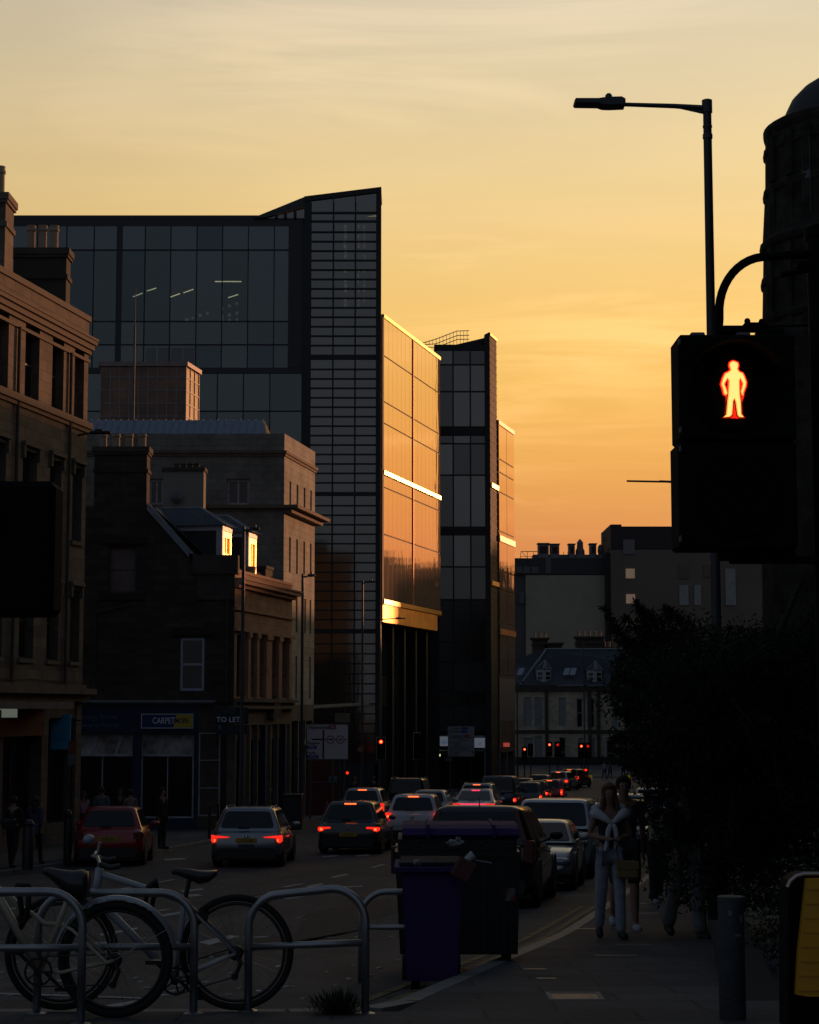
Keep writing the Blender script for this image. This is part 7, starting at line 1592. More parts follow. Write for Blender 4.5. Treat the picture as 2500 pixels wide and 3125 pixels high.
t = signal('unlit traffic light seen edge on, right of the bright red one', 1275, 2235, 2319, 117, 0, R(52))
signal('leftmost red traffic light of the far junction, before the terrace', 1601, 2279, 2319, 160, 2, 0, False)
signal('dark rear side of a traffic light beside the leftmost red one at the junction', 1619, 2270, 2308, 163, 0, math.pi, False)
signal('red traffic light before the terrace door, left of a dim one', 1677, 2264, 2308, 166, 2, 0, False)
signal('dim red traffic light just left of the terrace doorway', 1702, 2264, 2310, 170, 1, 0, False)
signal('brightest red traffic light beside the tall pole at the far junction', 1774, 2268, 2314, 168, 2, 0, False)
signal('dim red traffic light immediately right of the tall pole at the far junction', 1794, 2268, 2314, 168.6, 1, 0, False)
p = P(1785, 2352, 171); t = thing('pedestrian_light', 'tiny red pedestrian light low on the tall pole at the junction', 'pedestrian light', (p.x, 170, p.z))
MB().box(-.16, .16, -.1, .1, -.3, .25, None, .02).build('housing', SIGB, t, local=True); MB().ell((0, -.11, .1), (.12, .03, .10)).build('red_lens', REDL, t, local=True)
# small red lamps at the hoarding
p = P(1060, 2359, 94); t = thing('warning_lamp', 'tiny red warning lamp by the red hoarding', 'lamp', p); MB().ell((0, 0, 0), (.07, .07, .07)).build('bulb', REDL, t, local=True); MB().tube([(0, 0, -.07), (0, 0, g(94) - p.z)], .03).build('post', BLACKM, t, local=True)
# ------------------------------------------------------------ pedestrian signal in the foreground
YP = 5.1; S = YP / F * 1.003
t = thing('pedestrian_signal', 'large black pedestrian signal with a glowing red standing man', 'pedestrian signal', P(2240, 1350, YP))
c0 = P(2240, 1350, YP); pv_ = lambda x, y, d=0: Vector(((x - 2240) * S, d, -(y - 1350) * S * 1.0)) 
def rbox(b, x0, x1, y0, y1, d0, d1, r_=.012): a, c = pv_(x0, y1), pv_(x1, y0); b.box(a.x, c.x, d0, d1, a.z, c.z, None, r_)
b = MB(); rbox(b, 2065, 2420, 1026, 1352, -.06, .10, .007); b.build('upper_housing', SIGB, t, local=True)
b = MB(); rbox(b, 2059, 2418, 1356, 1682, -.06, .10, .007); b.build('lower_housing', SIGB, t, local=True)
b = MB()
for x, y in ((2067, 1050), (2066, 1323), (2064, 1380), (2061, 1655)): rbox(b, x - 3, x + 3, y - 10, y + 10, -.075, -.05, .002)
for x in (2130, 2270): rbox(b, x - 22, x + 22, 1012, 1026, -.03, .05, .003)
b.build('latch', mat('grey latch', (.10, .10, .11), .5), t, local=True)
# visor hood
v = MB(); n = 24; cc_ = pv_(2232, 1200)
for i in range(n):
    a0, a1 = R(28 + 124 * i / n), R(28 + 124 * (i + 1) / n)
    for r0 in (.128, .133):
        f0, f1 = (cc_.x + r0 * math.cos(a0), cc_.z + r0 * math.sin(a0)), (cc_.x + r0 * math.cos(a1), cc_.z + r0 * math.sin(a1)); v.face([(f0[0], -.06, f0[1]), (f1[0], -.06, f1[1]), (f1[0], -.15, f1[1]), (f0[0], -.15, f0[1])])
    v.face([(cc_.x + .128 * math.cos(a0), -.15, cc_.z + .128 * math.sin(a0)), (cc_.x + .128 * math.cos(a1), -.15, cc_.z + .128 * math.sin(a1)), (cc_.x + .133 * math.cos(a1), -.15, cc_.z + .133 * math.sin(a1)), (cc_.x + .133 * math.cos(a0), -.15, cc_.z + .133 * math.sin(a0))])
v.build('visor', SIGB, t, local=True)
LENS = mat('dark lens face', (.006, .002, .002), .8, var=0, spec=.08)
MB().lathe([(.118, -.004), (.118, .004)], (0, 0, 0), 40, Matrix.Translation(cc_ + Vector((0, -.064, 0))) @ Matrix.Rotation(R(90), 4, 'X')).build('lens', LENS, t, local=True)
MB().lathe([(.118, -.004), (.118, .004)], (0, 0, 0), 40, Matrix.Translation(pv_(2243, 1520) + Vector((0, -.064, 0))) @ Matrix.Rotation(R(90), 4, 'X')).build('lower_lens', mat('dark lens', (.004, .004, .004), .8, var=0, spec=.1), t, local=True)
# the red man, traced in LEDs (pixel outline of the right half + left half)
def man_outline(gr):
    M = [(2246, 1098), (2258, 1103), (2260, 1112), (2257, 1124), (2262, 1131), (2272, 1135), (2277, 1145), (2283, 1164), (2281, 1177), (2273, 1198), (2273, 1206), (2267, 1203), (2263, 1193), (2266, 1184), (2270, 1168), (2264, 1152), (2262, 1160), (2262, 1195), (2265, 1225), (2266, 1262), (2273, 1272), (2258, 1272), (2252, 1265), (2247, 1224), (2245, 1215),
         (2242, 1222), (2238, 1264), (2231, 1271), (2209, 1272), (2218, 1263), (2222, 1225), (2225, 1200), (2228, 1160), (2225, 1152), (2216, 1170), (2223, 1188), (2225, 1199), (2219, 1205), (2212, 1200), (2209, 1184), (2204, 1170), (2210, 1150), (2217, 1136), (2228, 1131), (2234, 1126), (2230, 1112), (2232, 1103), (2240, 1098)]
    n = len(M); out = []
    for i in range(n):
        a, b_, c = Vector(M[i - 1]), Vector(M[i]), Vector(M[(i + 1) % n]); e1, e2 = (b_ - a).normalized(), (c - b_).normalized(); nn = Vector((e1.y + e2.y, -(e1.x + e2.x))); nn = nn.normalized() if nn.length > .05 else Vector((e1.y, -e1.x)); out.append(b_ + nn * gr)
    return out
def man(gr, depth, m, nm, th_=.003):
    o_ = [pv_(x, y) for x, y in man_outline(gr)]; cu = bpy.data.curves.new('c', 'CURVE'); cu.dimensions = '2D'; cu.fill_mode = 'BOTH'; sp = cu.splines.new('POLY'); sp.points.add(len(o_) - 1)
    for i, q in enumerate(o_): sp.points[i].co = (q.x, q.z, 0, 1)
    sp.use_cyclic_u = True; cu.extrude = th_ / 2; me = bake(bpy.data.objects.new('tmp', cu))
    me.transform(Matrix.Rotation(R(90), 4, 'X')); me.materials.clear(); me.materials.append(m); o = bpy.data.objects.new(nm, me); COL.objects.link(o); o.parent = t; o.location = (-.0137, depth, -.0122); return o
LED = mat('warm white red leds', (.5, .2, .1), .4, emit=(1, .30, .05), es=1.6, var=0); GLOWR = mat('red glow fringe', (.4, .02, .01), .4, emit=(1, .012, .004), es=1.3, var=0); LEDW = mat('bright led core', (.6, .4, .2), .4, emit=(1, .66, .18), es=1.3, var=0)
nt_ = LED.node_tree; e_ = nt_.nodes['Principled BSDF']; tcx = nt_.nodes.new('ShaderNodeTexCoord'); wv = nt_.nodes.new('ShaderNodeTexWave'); wv.bands_direction = 'Z'; wv.inputs['Scale'].default_value = 75; nt_.links.new(tcx.outputs['Object'], wv.inputs['Vector']); mr_ = nt_.nodes.new('ShaderNodeMapRange'); nt_.links.new(wv.outputs['Fac'], mr_.inputs[0]); mr_.inputs[3].default_value = .9; mr_.inputs[4].default_value = 1.5; nt_.links.new(mr_.outputs[0], e_.inputs['Emission Strength'])
man(2.6, -.072, GLOWR, 'red_man_glow'); man(-1.0, -.0745, LED, 'red_man')  # larger red outline behind the man, painted in for its glow
man(-4.0, -.077, LEDW, 'red_man_core')
# bracket and pole
pp = lambda x, y, d=0: pv_(x, y) + Vector((0, d, 0))
ppx = 2548
b = MB(); b.tube([pp(ppx, 3400, .02), pp(ppx, 690, .02)], .058, 24); b.lathe([(.064, 0), (.064, .03), (.03, .04)], pp(ppx, 705, .02), 20)
b.v = [(v[0], v[1], max(v[2], g(5.1) + .1 - c0.z)) for v in b.v]; b.build('pole', SIGB, t, local=True, smooth=True)
b = MB(); pts = [pp(2201, 1020, .02), pp(2206, 960, .02)] + [pp(2206 + 150 * (1 - math.cos(R(a))), 940 - 178 * math.sin(R(a)), .02) for a in range(5, 91, 8)] + [pp(2420, 757, .02), pp(2500, 754, .02)]
b.tube(pts, .0125, 12); b.tube([pp(2300, 985, .02), pp(2482, 979, .02)], .004, 8); b.tube([pp(2450, 788, .02), pp(2500, 785, .02)], .012, 8); b.tube([pp(2400, 820, .02), pp(2500, 800, .02)], .009, 8); b.build('bracket', SIGB, t, local=True)
b = MB(); rbox(b, 2208, 2282, 988, 1012, -.02, .05, .004); rbox(b, 2275, 2345, 978, 1000, -.02, .04, .004); rbox(b, 2320, 2400, 996, 1026, -.02, .05, .004); b.ell(pp(2289, 972, 0), (.009, .009, .010)); b.ell(pp(2332, 972, 0), (.007, .009, .008)); b.build('top_clamp', SIGB, t, local=True)
b = MB(); rbox(b, 2196, 2250, 1680, 1712, -.03, .05, .004); rbox(b, 2200, 2420, 1682, 1702, -.02, .05, .004); rbox(b, 2225, 2500, 1700, 1722, -.01, .04, .004); b.build('lower_clamp', SIGB, t, local=True)
# push button unit
t2 = thing('push_button_unit', 'ribbed yellow push button unit with a black body and pale rim, bottom right', 'push button', P(2470, 2850, 4.95)); s5 = 4.95 / F * 1.003
w5 = lambda x, y: ((x - 2470) * s5, -(y - 2850) * s5)
yo = [w5(2450, 3026), w5(2417, 3020), w5(2426, 2900), w5(2455, 2684), w5(2560, 2680), w5(2570, 3026)]
b = MB(); b.prism([w5(2405, 2712), w5(2414, 2694), w5(2432, 2680), w5(2452, 2674), w5(2590, 2672), w5(2590, 3125), w5(2395, 3125), w5(2400, 2900)], 'y', -.02, .09); b.build('body', SIGB, t2, local=True)
b = MB(); b.prism(yo, 'y', -.045, -.02); yb_ = b.build('yellow_panel', mat('signal yellow plastic', (.62, .30, .015), .45, var=.06, scale=10), t2, local=True)
b = MB()
for k in range(8): y = 2712 + k * 42; x0 = 2455 - (y - 2684) * .11 + 4; a, c = w5(x0, y + 3), w5(2560, y - 3); b.box(a[0], c[0], -.049, -.0455, a[1], c[1])
b.build('rib', mat('signal yellow plastic', (.62, .30, .015)), yb_, local=True)
b = MB(); rp = [w5(2404, 2712), w5(2412, 2695), w5(2430, 2680), w5(2452, 2673), w5(2590, 2671)]; b.tube([(x, -.02, z + .001) for x, z in rp], .0055, 8); b.build('rim', mat('pale metal rim', (.5, .42, .38), .3, metal=.8), t2, local=True)
# signal cut off by the left edge (seen from behind)
YQ = 6.5; t = thing('pedestrian_signal', 'plain black back of a signal box cut off by the left edge', 'pedestrian signal', P(30, 1677, YQ)); sq = YQ / F * 1.003
b = MB(); b.box(-150 * sq, 147 * sq, -.08, .1, -205 * sq, 204 * sq, None, .022); b.build('housing', SIGB, t, local=True)
b = MB(); b.tube([(-230 * sq, 0, g(6) - t.location.z + .1), (-230 * sq, 0, .5)], .057, 16); b.tube([(-230 * sq, 0, .15), (-150 * sq, 0, .15)], .02); b.tube([(-230 * sq, 0, -.15), (-150 * sq, 0, -.15)], .02); b.build('pole', SIGB, t, local=True)
b = MB(); [b.box(-20 * sq, 10 * sq, -.086, -.08, z * sq - .002, z * sq + .002) for z in (88, 60)]; b.build('hinge', SIGB, t, local=True)
# ------------------------------------------------------------ road signs
SGN = mat('white sign face', (.78, .68, .72), .6, var=.04); SGR = mat('sign red', (.35, .02, .03), .6, var=0); SGB = mat('sign blue', (.02, .08, .30), .6, var=0); SGK = mat('sign black', (.015, .015, .015), .6, var=0)
Y = 82.0; a, c = P(934, 2319, Y), P(1064, 2209, Y); t = thing('direction_sign', 'big pinkish white junction sign reading Haymarket, left of the traffic light', 'road sign', ((a.x + c.x) / 2, Y, g(Y) + .1))
zo = t.location.z; w_, z0, z1 = (c.x - a.x) / 2, a.z - zo, c.z - zo
MB().box(-w_, w_, 0, .04, z0, z1, None, .005).build('board', SGN, t, local=True)
sx_ = lambda x: (x - 999) * Y / F * 1.006; sz_ = lambda y: z0 + (2319 - y) * (z1 - z0) / 110
b = MB()
for e in ((-w_, w_, z0, z0 + .03), (-w_, w_, z1 - .03, z1), (-w_, -w_ + .03, z0 + .03, z1 - .03), (w_ - .03, w_, z0 + .03, z1 - .03)): b.box(e[0], e[1], -.008, -.001, e[2], e[3])
b.box(sx_(984.5), sx_(989.5), -.008, -.001, sz_(2316), sz_(2227)); b.box(sx_(952), sx_(984), -.008, -.001, sz_(2259), sz_(2254.5)); b.box(sx_(990), sx_(1057), -.006, -.001, sz_(2258), sz_(2255.5)); b.build('route_lines', SGK, t, local=True)
text('lettering', 'Haymarket', .22, SGK, t, (sx_(974), -.006, sz_(2220)), sx=.95, bold=.004)
text('lettering', 'Glasgow', .18, SGK, t, (sx_(955), -.006, sz_(2268)), bold=.003); text('lettering', 'Perth', .18, SGK, t, (sx_(951), -.006, sz_(2298)), bold=.003)
b = MB(); b.box(sx_(937), sx_(967), -.006, -.001, sz_(2286), sz_(2276)); b.box(sx_(937), sx_(973), -.006, -.001, sz_(2315), sz_(2304)); b.build('blue_patch', SGB, t, local=True)
text('lettering', '(M8)', .14, SGN, t, (sx_(952), -.009, sz_(2281)), ext=.001); text('lettering', '(M90)', .14, SGN, t, (sx_(955), -.009, sz_(2309.5)), ext=.001)
MB().box(sx_(1004), sx_(1025), -.006, -.001, sz_(2226), sz_(2213)).build('rail_symbol_field', SGR, t, local=True)
b = MB(); b.box(sx_(1007), sx_(1022), -.009, -.0065, sz_(2218.5), sz_(2217)); b.box(sx_(1007), sx_(1022), -.009, -.0065, sz_(2222.5), sz_(2221)); b.prism([(sx_(1013), sz_(2217)), (sx_(1016), sz_(2214)), (sx_(1017), sz_(2214)), (sx_(1014), sz_(2217))], 'y', -.009, -.0065); b.build('rail_symbol', SGN, t, local=True)
for px in (1009, 1038.5):
    b = MB(); b.ring((sx_(px), -.004, sz_(2257)), .16, .022, 'y', 28, 6); b.build('red_ring', SGR, t, local=True); MB().lathe([(.15, -.002), (.15, .002)], (0, 0, 0), 24, Matrix.Translation((sx_(px), -.0085, sz_(2257))) @ Matrix.Rotation(R(90), 4, 'X')).build('ring_field', SGN, t, local=True)
    MB().box(sx_(px) - .09, sx_(px) + .09, -.015, -.011, sz_(2257) - .03, sz_(2257) + (.035 if px < 1020 else .02)).build('vehicle_symbol', SGK, t, local=True)
for x in (948, 1015): MB().tube([(sx_(x), .08, 0), (sx_(x), .08, z1 - .1)], .055, 10).build('pole', POLE, t, local=True)
Y = 140.0; a, c = P(1367, 2309, Y), P(1448, 2217, Y); t = thing('direction_sign', 'pale three panel direction sign on a pole, between the traffic lights and the queue', 'road sign', ((a.x + c.x) / 2, Y, g(Y) + .1)); zo = t.location.z; w_, z0, z1 = (c.x - a.x) / 2, a.z - zo, c.z - zo
MB().box(-w_, w_, 0, .05, z0, z1).build('board', mat('grey white sign face', (.34, .34, .36), .6, var=.04), t, local=True)
sx_ = lambda x: (x - 1407.5) * Y / F * 1.006; sz_ = lambda y: z0 + (2309 - y) * (z1 - z0) / 92
b = MB(); 
for y in (2251, 2280): b.box(-w_, w_, -.01, -.001, sz_(y) - .015, sz_(y) + .015)
b.box(sx_(1372.5), sx_(1374), -.01, -.001, sz_(2241), sz_(2231)); b.prism([(sx_(1371), sz_(2232)), (sx_(1375.5), sz_(2232)), (sx_(1373.2), sz_(2227))], 'y', -.01, -.001); b.box(sx_(1374), sx_(1382), -.01, -.001, sz_(2266.5), sz_(2265)); b.prism([(sx_(1371), sz_(2265.8)), (sx_(1375), sz_(2268.5)), (sx_(1375), sz_(2263))], 'y', -.01, -.001); b.prism([(sx_(1438), sz_(2293)), (sx_(1440), sz_(2291)), (sx_(1446), sz_(2298)), (sx_(1443), sz_(2300))], 'y', -.01, -.001)
b.build('route_lines', SGK, t, local=True)
for y, s_, x in ((2223, 'Glasgow', 1392), (2232, 'Livingston', 1393), (2246, 'Haymarket', 1396), (2258, 'Tynecastle', 1415), (2267, 'Gorgie', 1394), (2275, '(A71)', 1396), (2287, 'West Port Bridge', 1402), (2296, 'Tollcross', 1388), (2305, 'West End', 1385)): text('lettering', s_, .22, SGK, t, (sx_(x), -.012, sz_(y)), sx=.9)
b = MB(); b.box(sx_(1409), sx_(1428), -.012, -.001, sz_(2227), sz_(2219)); b.box(sx_(1407), sx_(1426), -.012, -.001, sz_(2237), sz_(2229)); b.build('blue_patch', SGB, t, local=True); MB().box(sx_(1418), sx_(1431), -.012, -.001, sz_(2249), sz_(2242)).build('rail_symbol_field', SGR, t, local=True)
MB().tube([(sx_(1374), .08, 0), (sx_(1374), .08, z1 - .1)], .07, 10).build('pole', POLE, t, local=True)
MB().box(sx_(1361), sx_(1379), -.02, .03, sz_(2322), sz_(2313)).build('small_plate', mat('lilac plate', (.14, .11, .2), .6), t, local=True)
p = P(1102, 2285, 104); t = thing('speed_sign', 'small round speed limit sign on the lamp pole left of the red traffic light', 'road sign', (p.x, 102.8, p.z))
MB().lathe([(.17, -.01), (.17, .01)], (0, 0, 0), 24, Matrix.Rotation(R(90), 4, 'X')).build('disc', mat('dim white disc', (.3, .3, .3), .6), t, local=True); MB().ring((0, -.012, 0), .15, .02, 'y', 24, 6).build('ring', SGR, t, local=True); text('lettering', '20', .17, SGK, t, (0, -.014, 0))
# red hoarding / shelter, cone, barrier
Y = 88.0; a, c = P(932, 2490, Y), P(1030, 2322, Y); t = thing('hoarding', 'dark red hoarding behind the big junction sign', 'hoarding', ((a.x + c.x) / 2, Y, g(Y) + .1)); zo = t.location.z; DR = mat('dark red board', (.10, .008, .008), .6, var=.15)
w_ = (c.x - a.x) / 2; MB().box(-w_, w_, 0, .08, 0, c.z - zo).build('panel', DR, t, local=True)
sx_ = lambda x: (x - 981) * Y / F * 1.006; sz_ = lambda y: P(1000, y, Y).z - zo
MB().box(sx_(1003), sx_(1028), -.02, -.001, sz_(2388), sz_(2369)).build('light_blue_label', mat('light blue label', (.12, .22, .28), .6), t, local=True); text('lettering', 'ono', .26, mat('blue lettering', (.02, .08, .16), .6, var=0), t, (sx_(1015), -.024, sz_(2379)))
b = MB(); b.box(-w_, w_, -.03, -.002, sz_(2388.5), sz_(2386)); b.build('ledge', mat('grey ledge', (.15, .13, .13), .6), t, local=True)
text('lettering', 'BUSES ONLY', .2, mat('faint red lettering', (.16, .04, .04), .6, var=0), t, (sx_(970), -.004, sz_(2336)))
for x in (928, 1034, 1050): MB().tube([(sx_(x), .1, 0), (sx_(x), .1, 3.6)], .05, 8).build('post', POLE, t, local=True)
def cone(px, py, Y, lab, h=.75):
    p = P(px, py, Y); t = thing('traffic_cone', lab, 'traffic cone', (p.x, Y, g(Y) + .1)); MB().lathe([(.16, .03), (.035, h)], (0, 0, 0), 14).build('cone', mat('dim cone red', (.28, .04, .02), .6), t, local=True); MB().lathe([(.122, h * .32), (.082, h * .6), (.08, h * .6)], (0, 0, 0), 14).build('reflective_sleeve', mat('pale sleeve', (.35, .33, .33), .5), t, local=True); MB().box(-.2, .2, -.2, .2, 0, .035).build('base', RUBBER, t, local=True)
cone(998, 2440, 84, 'dim traffic cone standing before the red hoarding')
def tub(px, Y, lab, m1_, m2_):
    p = spot(px, Y); t = thing('bollard', lab, 'bollard', p, group='bollards at the junction'); MB().box(-.16, .16, -.1, .1, 0, .5, None, .02).build('body', m1_, t, local=True); MB().box(-.13, .13, -.08, .08, .5, .88, None, .03).build('cap', m2_, t, local=True)
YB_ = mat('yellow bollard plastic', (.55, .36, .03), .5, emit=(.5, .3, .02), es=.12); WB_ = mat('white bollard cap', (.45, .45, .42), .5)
tub(1794, 174, 'yellow and white traffic island bollard below the tall pole', YB_, WB_); tub(1912, 176, 'yellow and white bollard at the hedge edge', YB_, WB_); tub(1641, 166, 'pale bollard left of the farthest cars', WB_, WB_)
t = thing('barrier', 'red and white road barrier cut off by the left edge', 'barrier', spot(-10, 43)); MB().box(-.4, .22, -.2, .2, 0, .42, None, .05).build('base', mat('barrier red', (.22, .01, .012), .5), t, local=True); MB().box(-.3, .10, -.12, .12, .42, .95, None, .05).build('upper', mat('barrier white', (.4, .38, .42), .5), t, local=True); MB().box(-.5, .62, -.05, .05, 1.06, 1.16, None, .02).build('rail', BLACKM, t, local=True)
MB().tube([(-.1, 0, .95), (-.1, 0, 1.06)], .03).build('stem', BLACKM, t, local=True)
def bollard(px, Y, h, lab, r_=.11, cap=True):
    t = thing('bollard', lab, 'bollard', spot(px, Y), group='dark bollards on the left pavement'); MB().lathe([(r_, 0), (r_, h * .82), (r_ * .8, h * .86), (r_ * .8, h * .9), (r_ * 1.05, h * .93), (r_ * .7, h * 1.0)], (0, 0, 0), 16).build('post', BLACKM, t, smooth=True, local=True)
    if cap: MB().lathe([(r_ * .9, h * .955), (r_ * .4, h * 1.02)], (0, 0, 0), 12).build('cap', mat('dull buff cap', (.12, .11, .07), .5), t, local=True)
bollard(108, 43.2, 1.12, 'thick dark bollard with a buff cap on the left pavement', .13); bollard(226, 46.5, 1.28, 'dark bollard by the pavement edge left of the red car', .10); bollard(650, 62, 1.1, 'thin bollard at the kerb left of the silver car', .05); bollard(675, 63, 1.15, 'thin bollard close behind the silver car roofline', .05)
t = thing('litter_bin', 'dark square bin on the pavement right of the silver car roof', 'litter bin', spot(900, 70)); MB().box(-.35, .35, -.3, .3, 0, 1.25, None, .03).build('body', BLACKM, t, local=True); MB().box(-.38, .38, -.33, .33, 1.25, 1.33, None, .02).build('lid', mat('dark grey bin lid', (.03, .03, .035), .5), t, local=True); MB().box(.33, .36, -.2, -.15, .1, 1.2).build('edge_strip', mat('warm edge', (.2, .14, .1), .4), t, local=True)
t = thing('road_sign', 'small orange and pale sign tall on a post at the tenement corner', 'road sign', spot(236, 51)); MB().tube([(0, 0, 0), (0, 0, 3.4)], .035).build('pole', BLACKM, t, local=True); zz_ = P(236, 2300, 51).z - t.location.z; MB().box(-.12, .12, -.05, -.03, zz_, zz_ + .35).build('upper_plate', mat('dim orange plate', (.14, .05, .02), .6), t, local=True); MB().box(-.12, .12, -.05, -.03, zz_ - .32, zz_ - .02).build('lower_plate', mat('dim grey plate', (.12, .11, .11), .6), t, local=True)
# old lantern
p = P(926, 2285, 83); t = thing('wall_lantern', 'old four sided glass lantern left of the Haymarket sign', 'lantern', p); LN = mat('lantern brass glass', (.16, .15, .09), .3, metal=.2)
MB().lathe([(.10, -.28), (.2, .12), (.0, .13)], (0, 0, 0), 6).build('glass', LN, t, local=True); MB().lathe([(.24, .12), (.22, .16), (.08, .3), (.04, .42), (0, .45)], (0, 0, 0), 6).build('cap', BLACKM, t, local=True); MB().tube([(-.0, 0, -.28), (-.05, .2, -.45), (-.5, 1.2, -.5)], .03).build('bracket', BLACKM, t, local=True)
# ------------------------------------------------------------ bins
PUR = mat('purple bin plastic', (.040, .022, .105), .8, var=.12, scale=4, spec=.2); BINB = mat('black bin plastic', (.007, .007, .009), .5, var=.15, scale=4)
Yc = 16.2; s_ = Yc / F * 1.004; c0 = spot(1400, Yc, False); t = thing('communal_bin', 'big dark communal bin with a thick purple lid, stuffed full', 'bin', c0)
cx_ = lambda x: (x - 1400) * s_; cz_ = lambda y: P(1400, y, Yc).z - c0.z
b = MB(); b.add([(cx_(1222), -.02, .16), (cx_(1572), -.02, .16), (cx_(1560), .85, .16), (cx_(1232), .85, .16), (cx_(1206), -.06, cz_(2600)), (cx_(1580), -.06, cz_(2600)), (cx_(1575), .95, cz_(2600)), (cx_(1210), .95, cz_(2600))], [(0, 1, 5, 4), (1, 2, 6, 5), (2, 3, 7, 6), (3, 0, 4, 7), (3, 2, 1, 0)])
b.box(cx_(1206), cx_(1580), -.09, .98, cz_(2612), cz_(2598)); 
for x in (1260, 1330, 1470, 1530): b.box(cx_(x) - .02, cx_(x) + .02, -.055, .0, .2, cz_(2640))
b.build('body', BINB, t, local=True)
b = MB(); b.box(cx_(1215), cx_(1572), .0, .9, cz_(2600), cz_(2562)); b.build('rubbish_bags', mat('black bag', (.008, .008, .009), .6, var=.2, bump=.8, scale=9), t, local=True)
prof = [(0.02, cz_(2560)), (-.02, cz_(2548)), (.06, cz_(2530)), (.22, cz_(2522)), (.70, cz_(2520)), (.92, cz_(2540)), (.95, cz_(2560))]
b = MB(); b.prism(prof, 'x', cx_(1228), cx_(1578))
for x in (1305, 1503): b.box(cx_(x) - .012, cx_(x) + .012, -.035, .9, cz_(2558), cz_(2519) + .006)
b.build('lid', PUR, t, local=True)
b = MB()
for sx__ in (1250, 1545):
    for yy in (.12, .8):
        b.lathe([(.085, -.025), (.1, -.02), (.1, .02), (.085, .025)], (0, 0, 0), 16, Matrix.Translation((cx_(sx__), yy, .10)) @ Matrix.Rotation(R(90), 4, 'Y')); b.tube([(cx_(sx__), yy, .10), (cx_(sx__), yy, .2)], .02)
b.build('castors', RUBBER, t, local=True)
for sgn, x in ((-1, 1203), (1, 1583)): MB().tube([(cx_(x), .45, cz_(2680)), (cx_(x), .45, cz_(2595))], .03, 8).build('trunnion', BINB, t, local=True)
hz = thing('hazard_plate', 'small red and white striped plate on the side of the communal bin', 'plate', c0 + Vector((cx_(1551), -.05, cz_(2730)))); MB().box(-.04, .04, -.004, .004, -.05, .06).build('plate', mat('dim white plate', (.12, .12, .12), .5), hz, local=True); MB().prism([(-.04, .0), (-.01, .06), (-.04, .06)], 'y', -.008, -.005).prism([(-.01, -.05), (.04, -.05), (.04, .02)], 'y', -.008, -.005).build('stripe', mat('dim red stripe', (.16, .01, .01), .5), hz, local=True)
hz.name = 'hazard_plate'
# wheelie bin
Yw = 14.2; s_ = Yw / F * 1.004; c0 = spot(1325, Yw, False); t = thing('wheelie_bin', 'purple wheelie bin standing in the road before the communal bin', 'bin', c0); cx_ = lambda x: (x - 1325) * s_; cz_ = lambda y: P(1325, y, Yw).z - c0.z
b = MB(); z1 = cz_(2662)
b.add([(cx_(1242), .04, .06), (cx_(1392), .04, .06), (cx_(1392), .5, .06), (cx_(1242), .5, .06), (cx_(1226), -.02, z1), (cx_(1410), -.02, z1), (cx_(1414), .66, z1), (cx_(1226), .66, z1)], [(0, 1, 5, 4), (1, 2, 6, 5), (2, 3, 7, 6), (3, 0, 4, 7), (3, 2, 1, 0)])
b.box(cx_(1246), cx_(1388), .02, .04, .3, .5, None, .005); b.build('body', PUR, t, local=True)
b = MB(); b.box(cx_(1204), cx_(1418), -.06, .70, cz_(2662), cz_(2645), None, .008); b.build('rim', PUR, t, local=True)
b = MB(); b.box(cx_(1220), cx_(1405), .0, .64, cz_(2650), cz_(2632), None, .01); b.build('rubbish', mat('dark rubbish', (.015, .02, .028), .85, var=.5, scale=7, bump=1, spec=.2), t, local=True)
for x in (1236, 1398): MB().lathe([(.1, -.022), (.1, .022)], (0, 0, 0), 20, Matrix.Translation((cx_(x), .5, .10)) @ Matrix.Rotation(R(90), 4, 'Y')).build('wheel', RUBBER, t, local=True); b = MB(); b.box(cx_(1255), cx_(1280), -.0, .08, .0, .06); b.build('foot', PUR, t, local=True)
def litter(nm, lab, px, py, Y, m, sz, seed):
    random.seed(seed); p = P(px, py, Y); bm = bmesh.new(); bmesh.ops.create_icosphere(bm, subdivisions=2, radius=1)
    for v in bm.verts: k_ = random.uniform(.6, 1.25); v.co = Vector((v.co.x * sz[0] * k_, v.co.y * sz[1] * k_, v.co.z * sz[2] * k_))
    me = bpy.data.meshes.new(nm); bm.to_mesh(me); bm.free(); me.materials.append(m); o = bpy.data.objects.new(nm, me); COL.objects.link(o); o.location = p; return tag(o, lab, 'litter')
PAP = mat('crumpled paper', (.24, .24, .25), .8, var=.15)
litter('plastic_bag', 'crumpled pale bag poking out under the purple lid of the communal bin', 1388, 2572, 16.0, PAP, (.075, .05, .03), 3); litter('plastic_bag', 'upper tip of the pale bag just under the purple lid', 1398, 2561, 16.0, PAP, (.025, .03, .02), 5)
litter('paper_tissue', 'white crumpled tissue on the left rim of the purple wheelie bin', 1272, 2632, 14.0, PAP, (.03, .03, .025), 4)
o = tag(MB().lathe([(.026, -.04), (.034, .04), (.03, .045)], (0, 0, 0), 16, Matrix.Translation(P(1432, 2619, 14.3)) @ Matrix.Rotation(R(50), 4, 'Y')).build('paper_cup', mat('white paper cup', (.42, .44, .48), .6, var=.05), smooth=True), 'white paper cup lying tilted on top of the bins', 'cup')
tag(MB().tube([P(1450, 2625, 14.3), P(1500, 2634, 14.3)], .006, 6).tube([P(1222, 2631, 14.0), P(1345, 2628, 14.0)], .003, 6).build('stick', PAP), 'thin pale sticks lying across the top of the wheelie bin', 'litter')
o = tag(MB().box(-.085, .07, -.02, .02, -.07, .09, Matrix.Translation(P(1416, 2660, 14.0)) @ Matrix.Rotation(R(30), 4, 'Y'), .015).build('cardboard', mat('reddish brown card', (.10, .03, .03), .8, var=.3)), 'reddish brown card hanging over the right rim of the wheelie bin', 'litter')
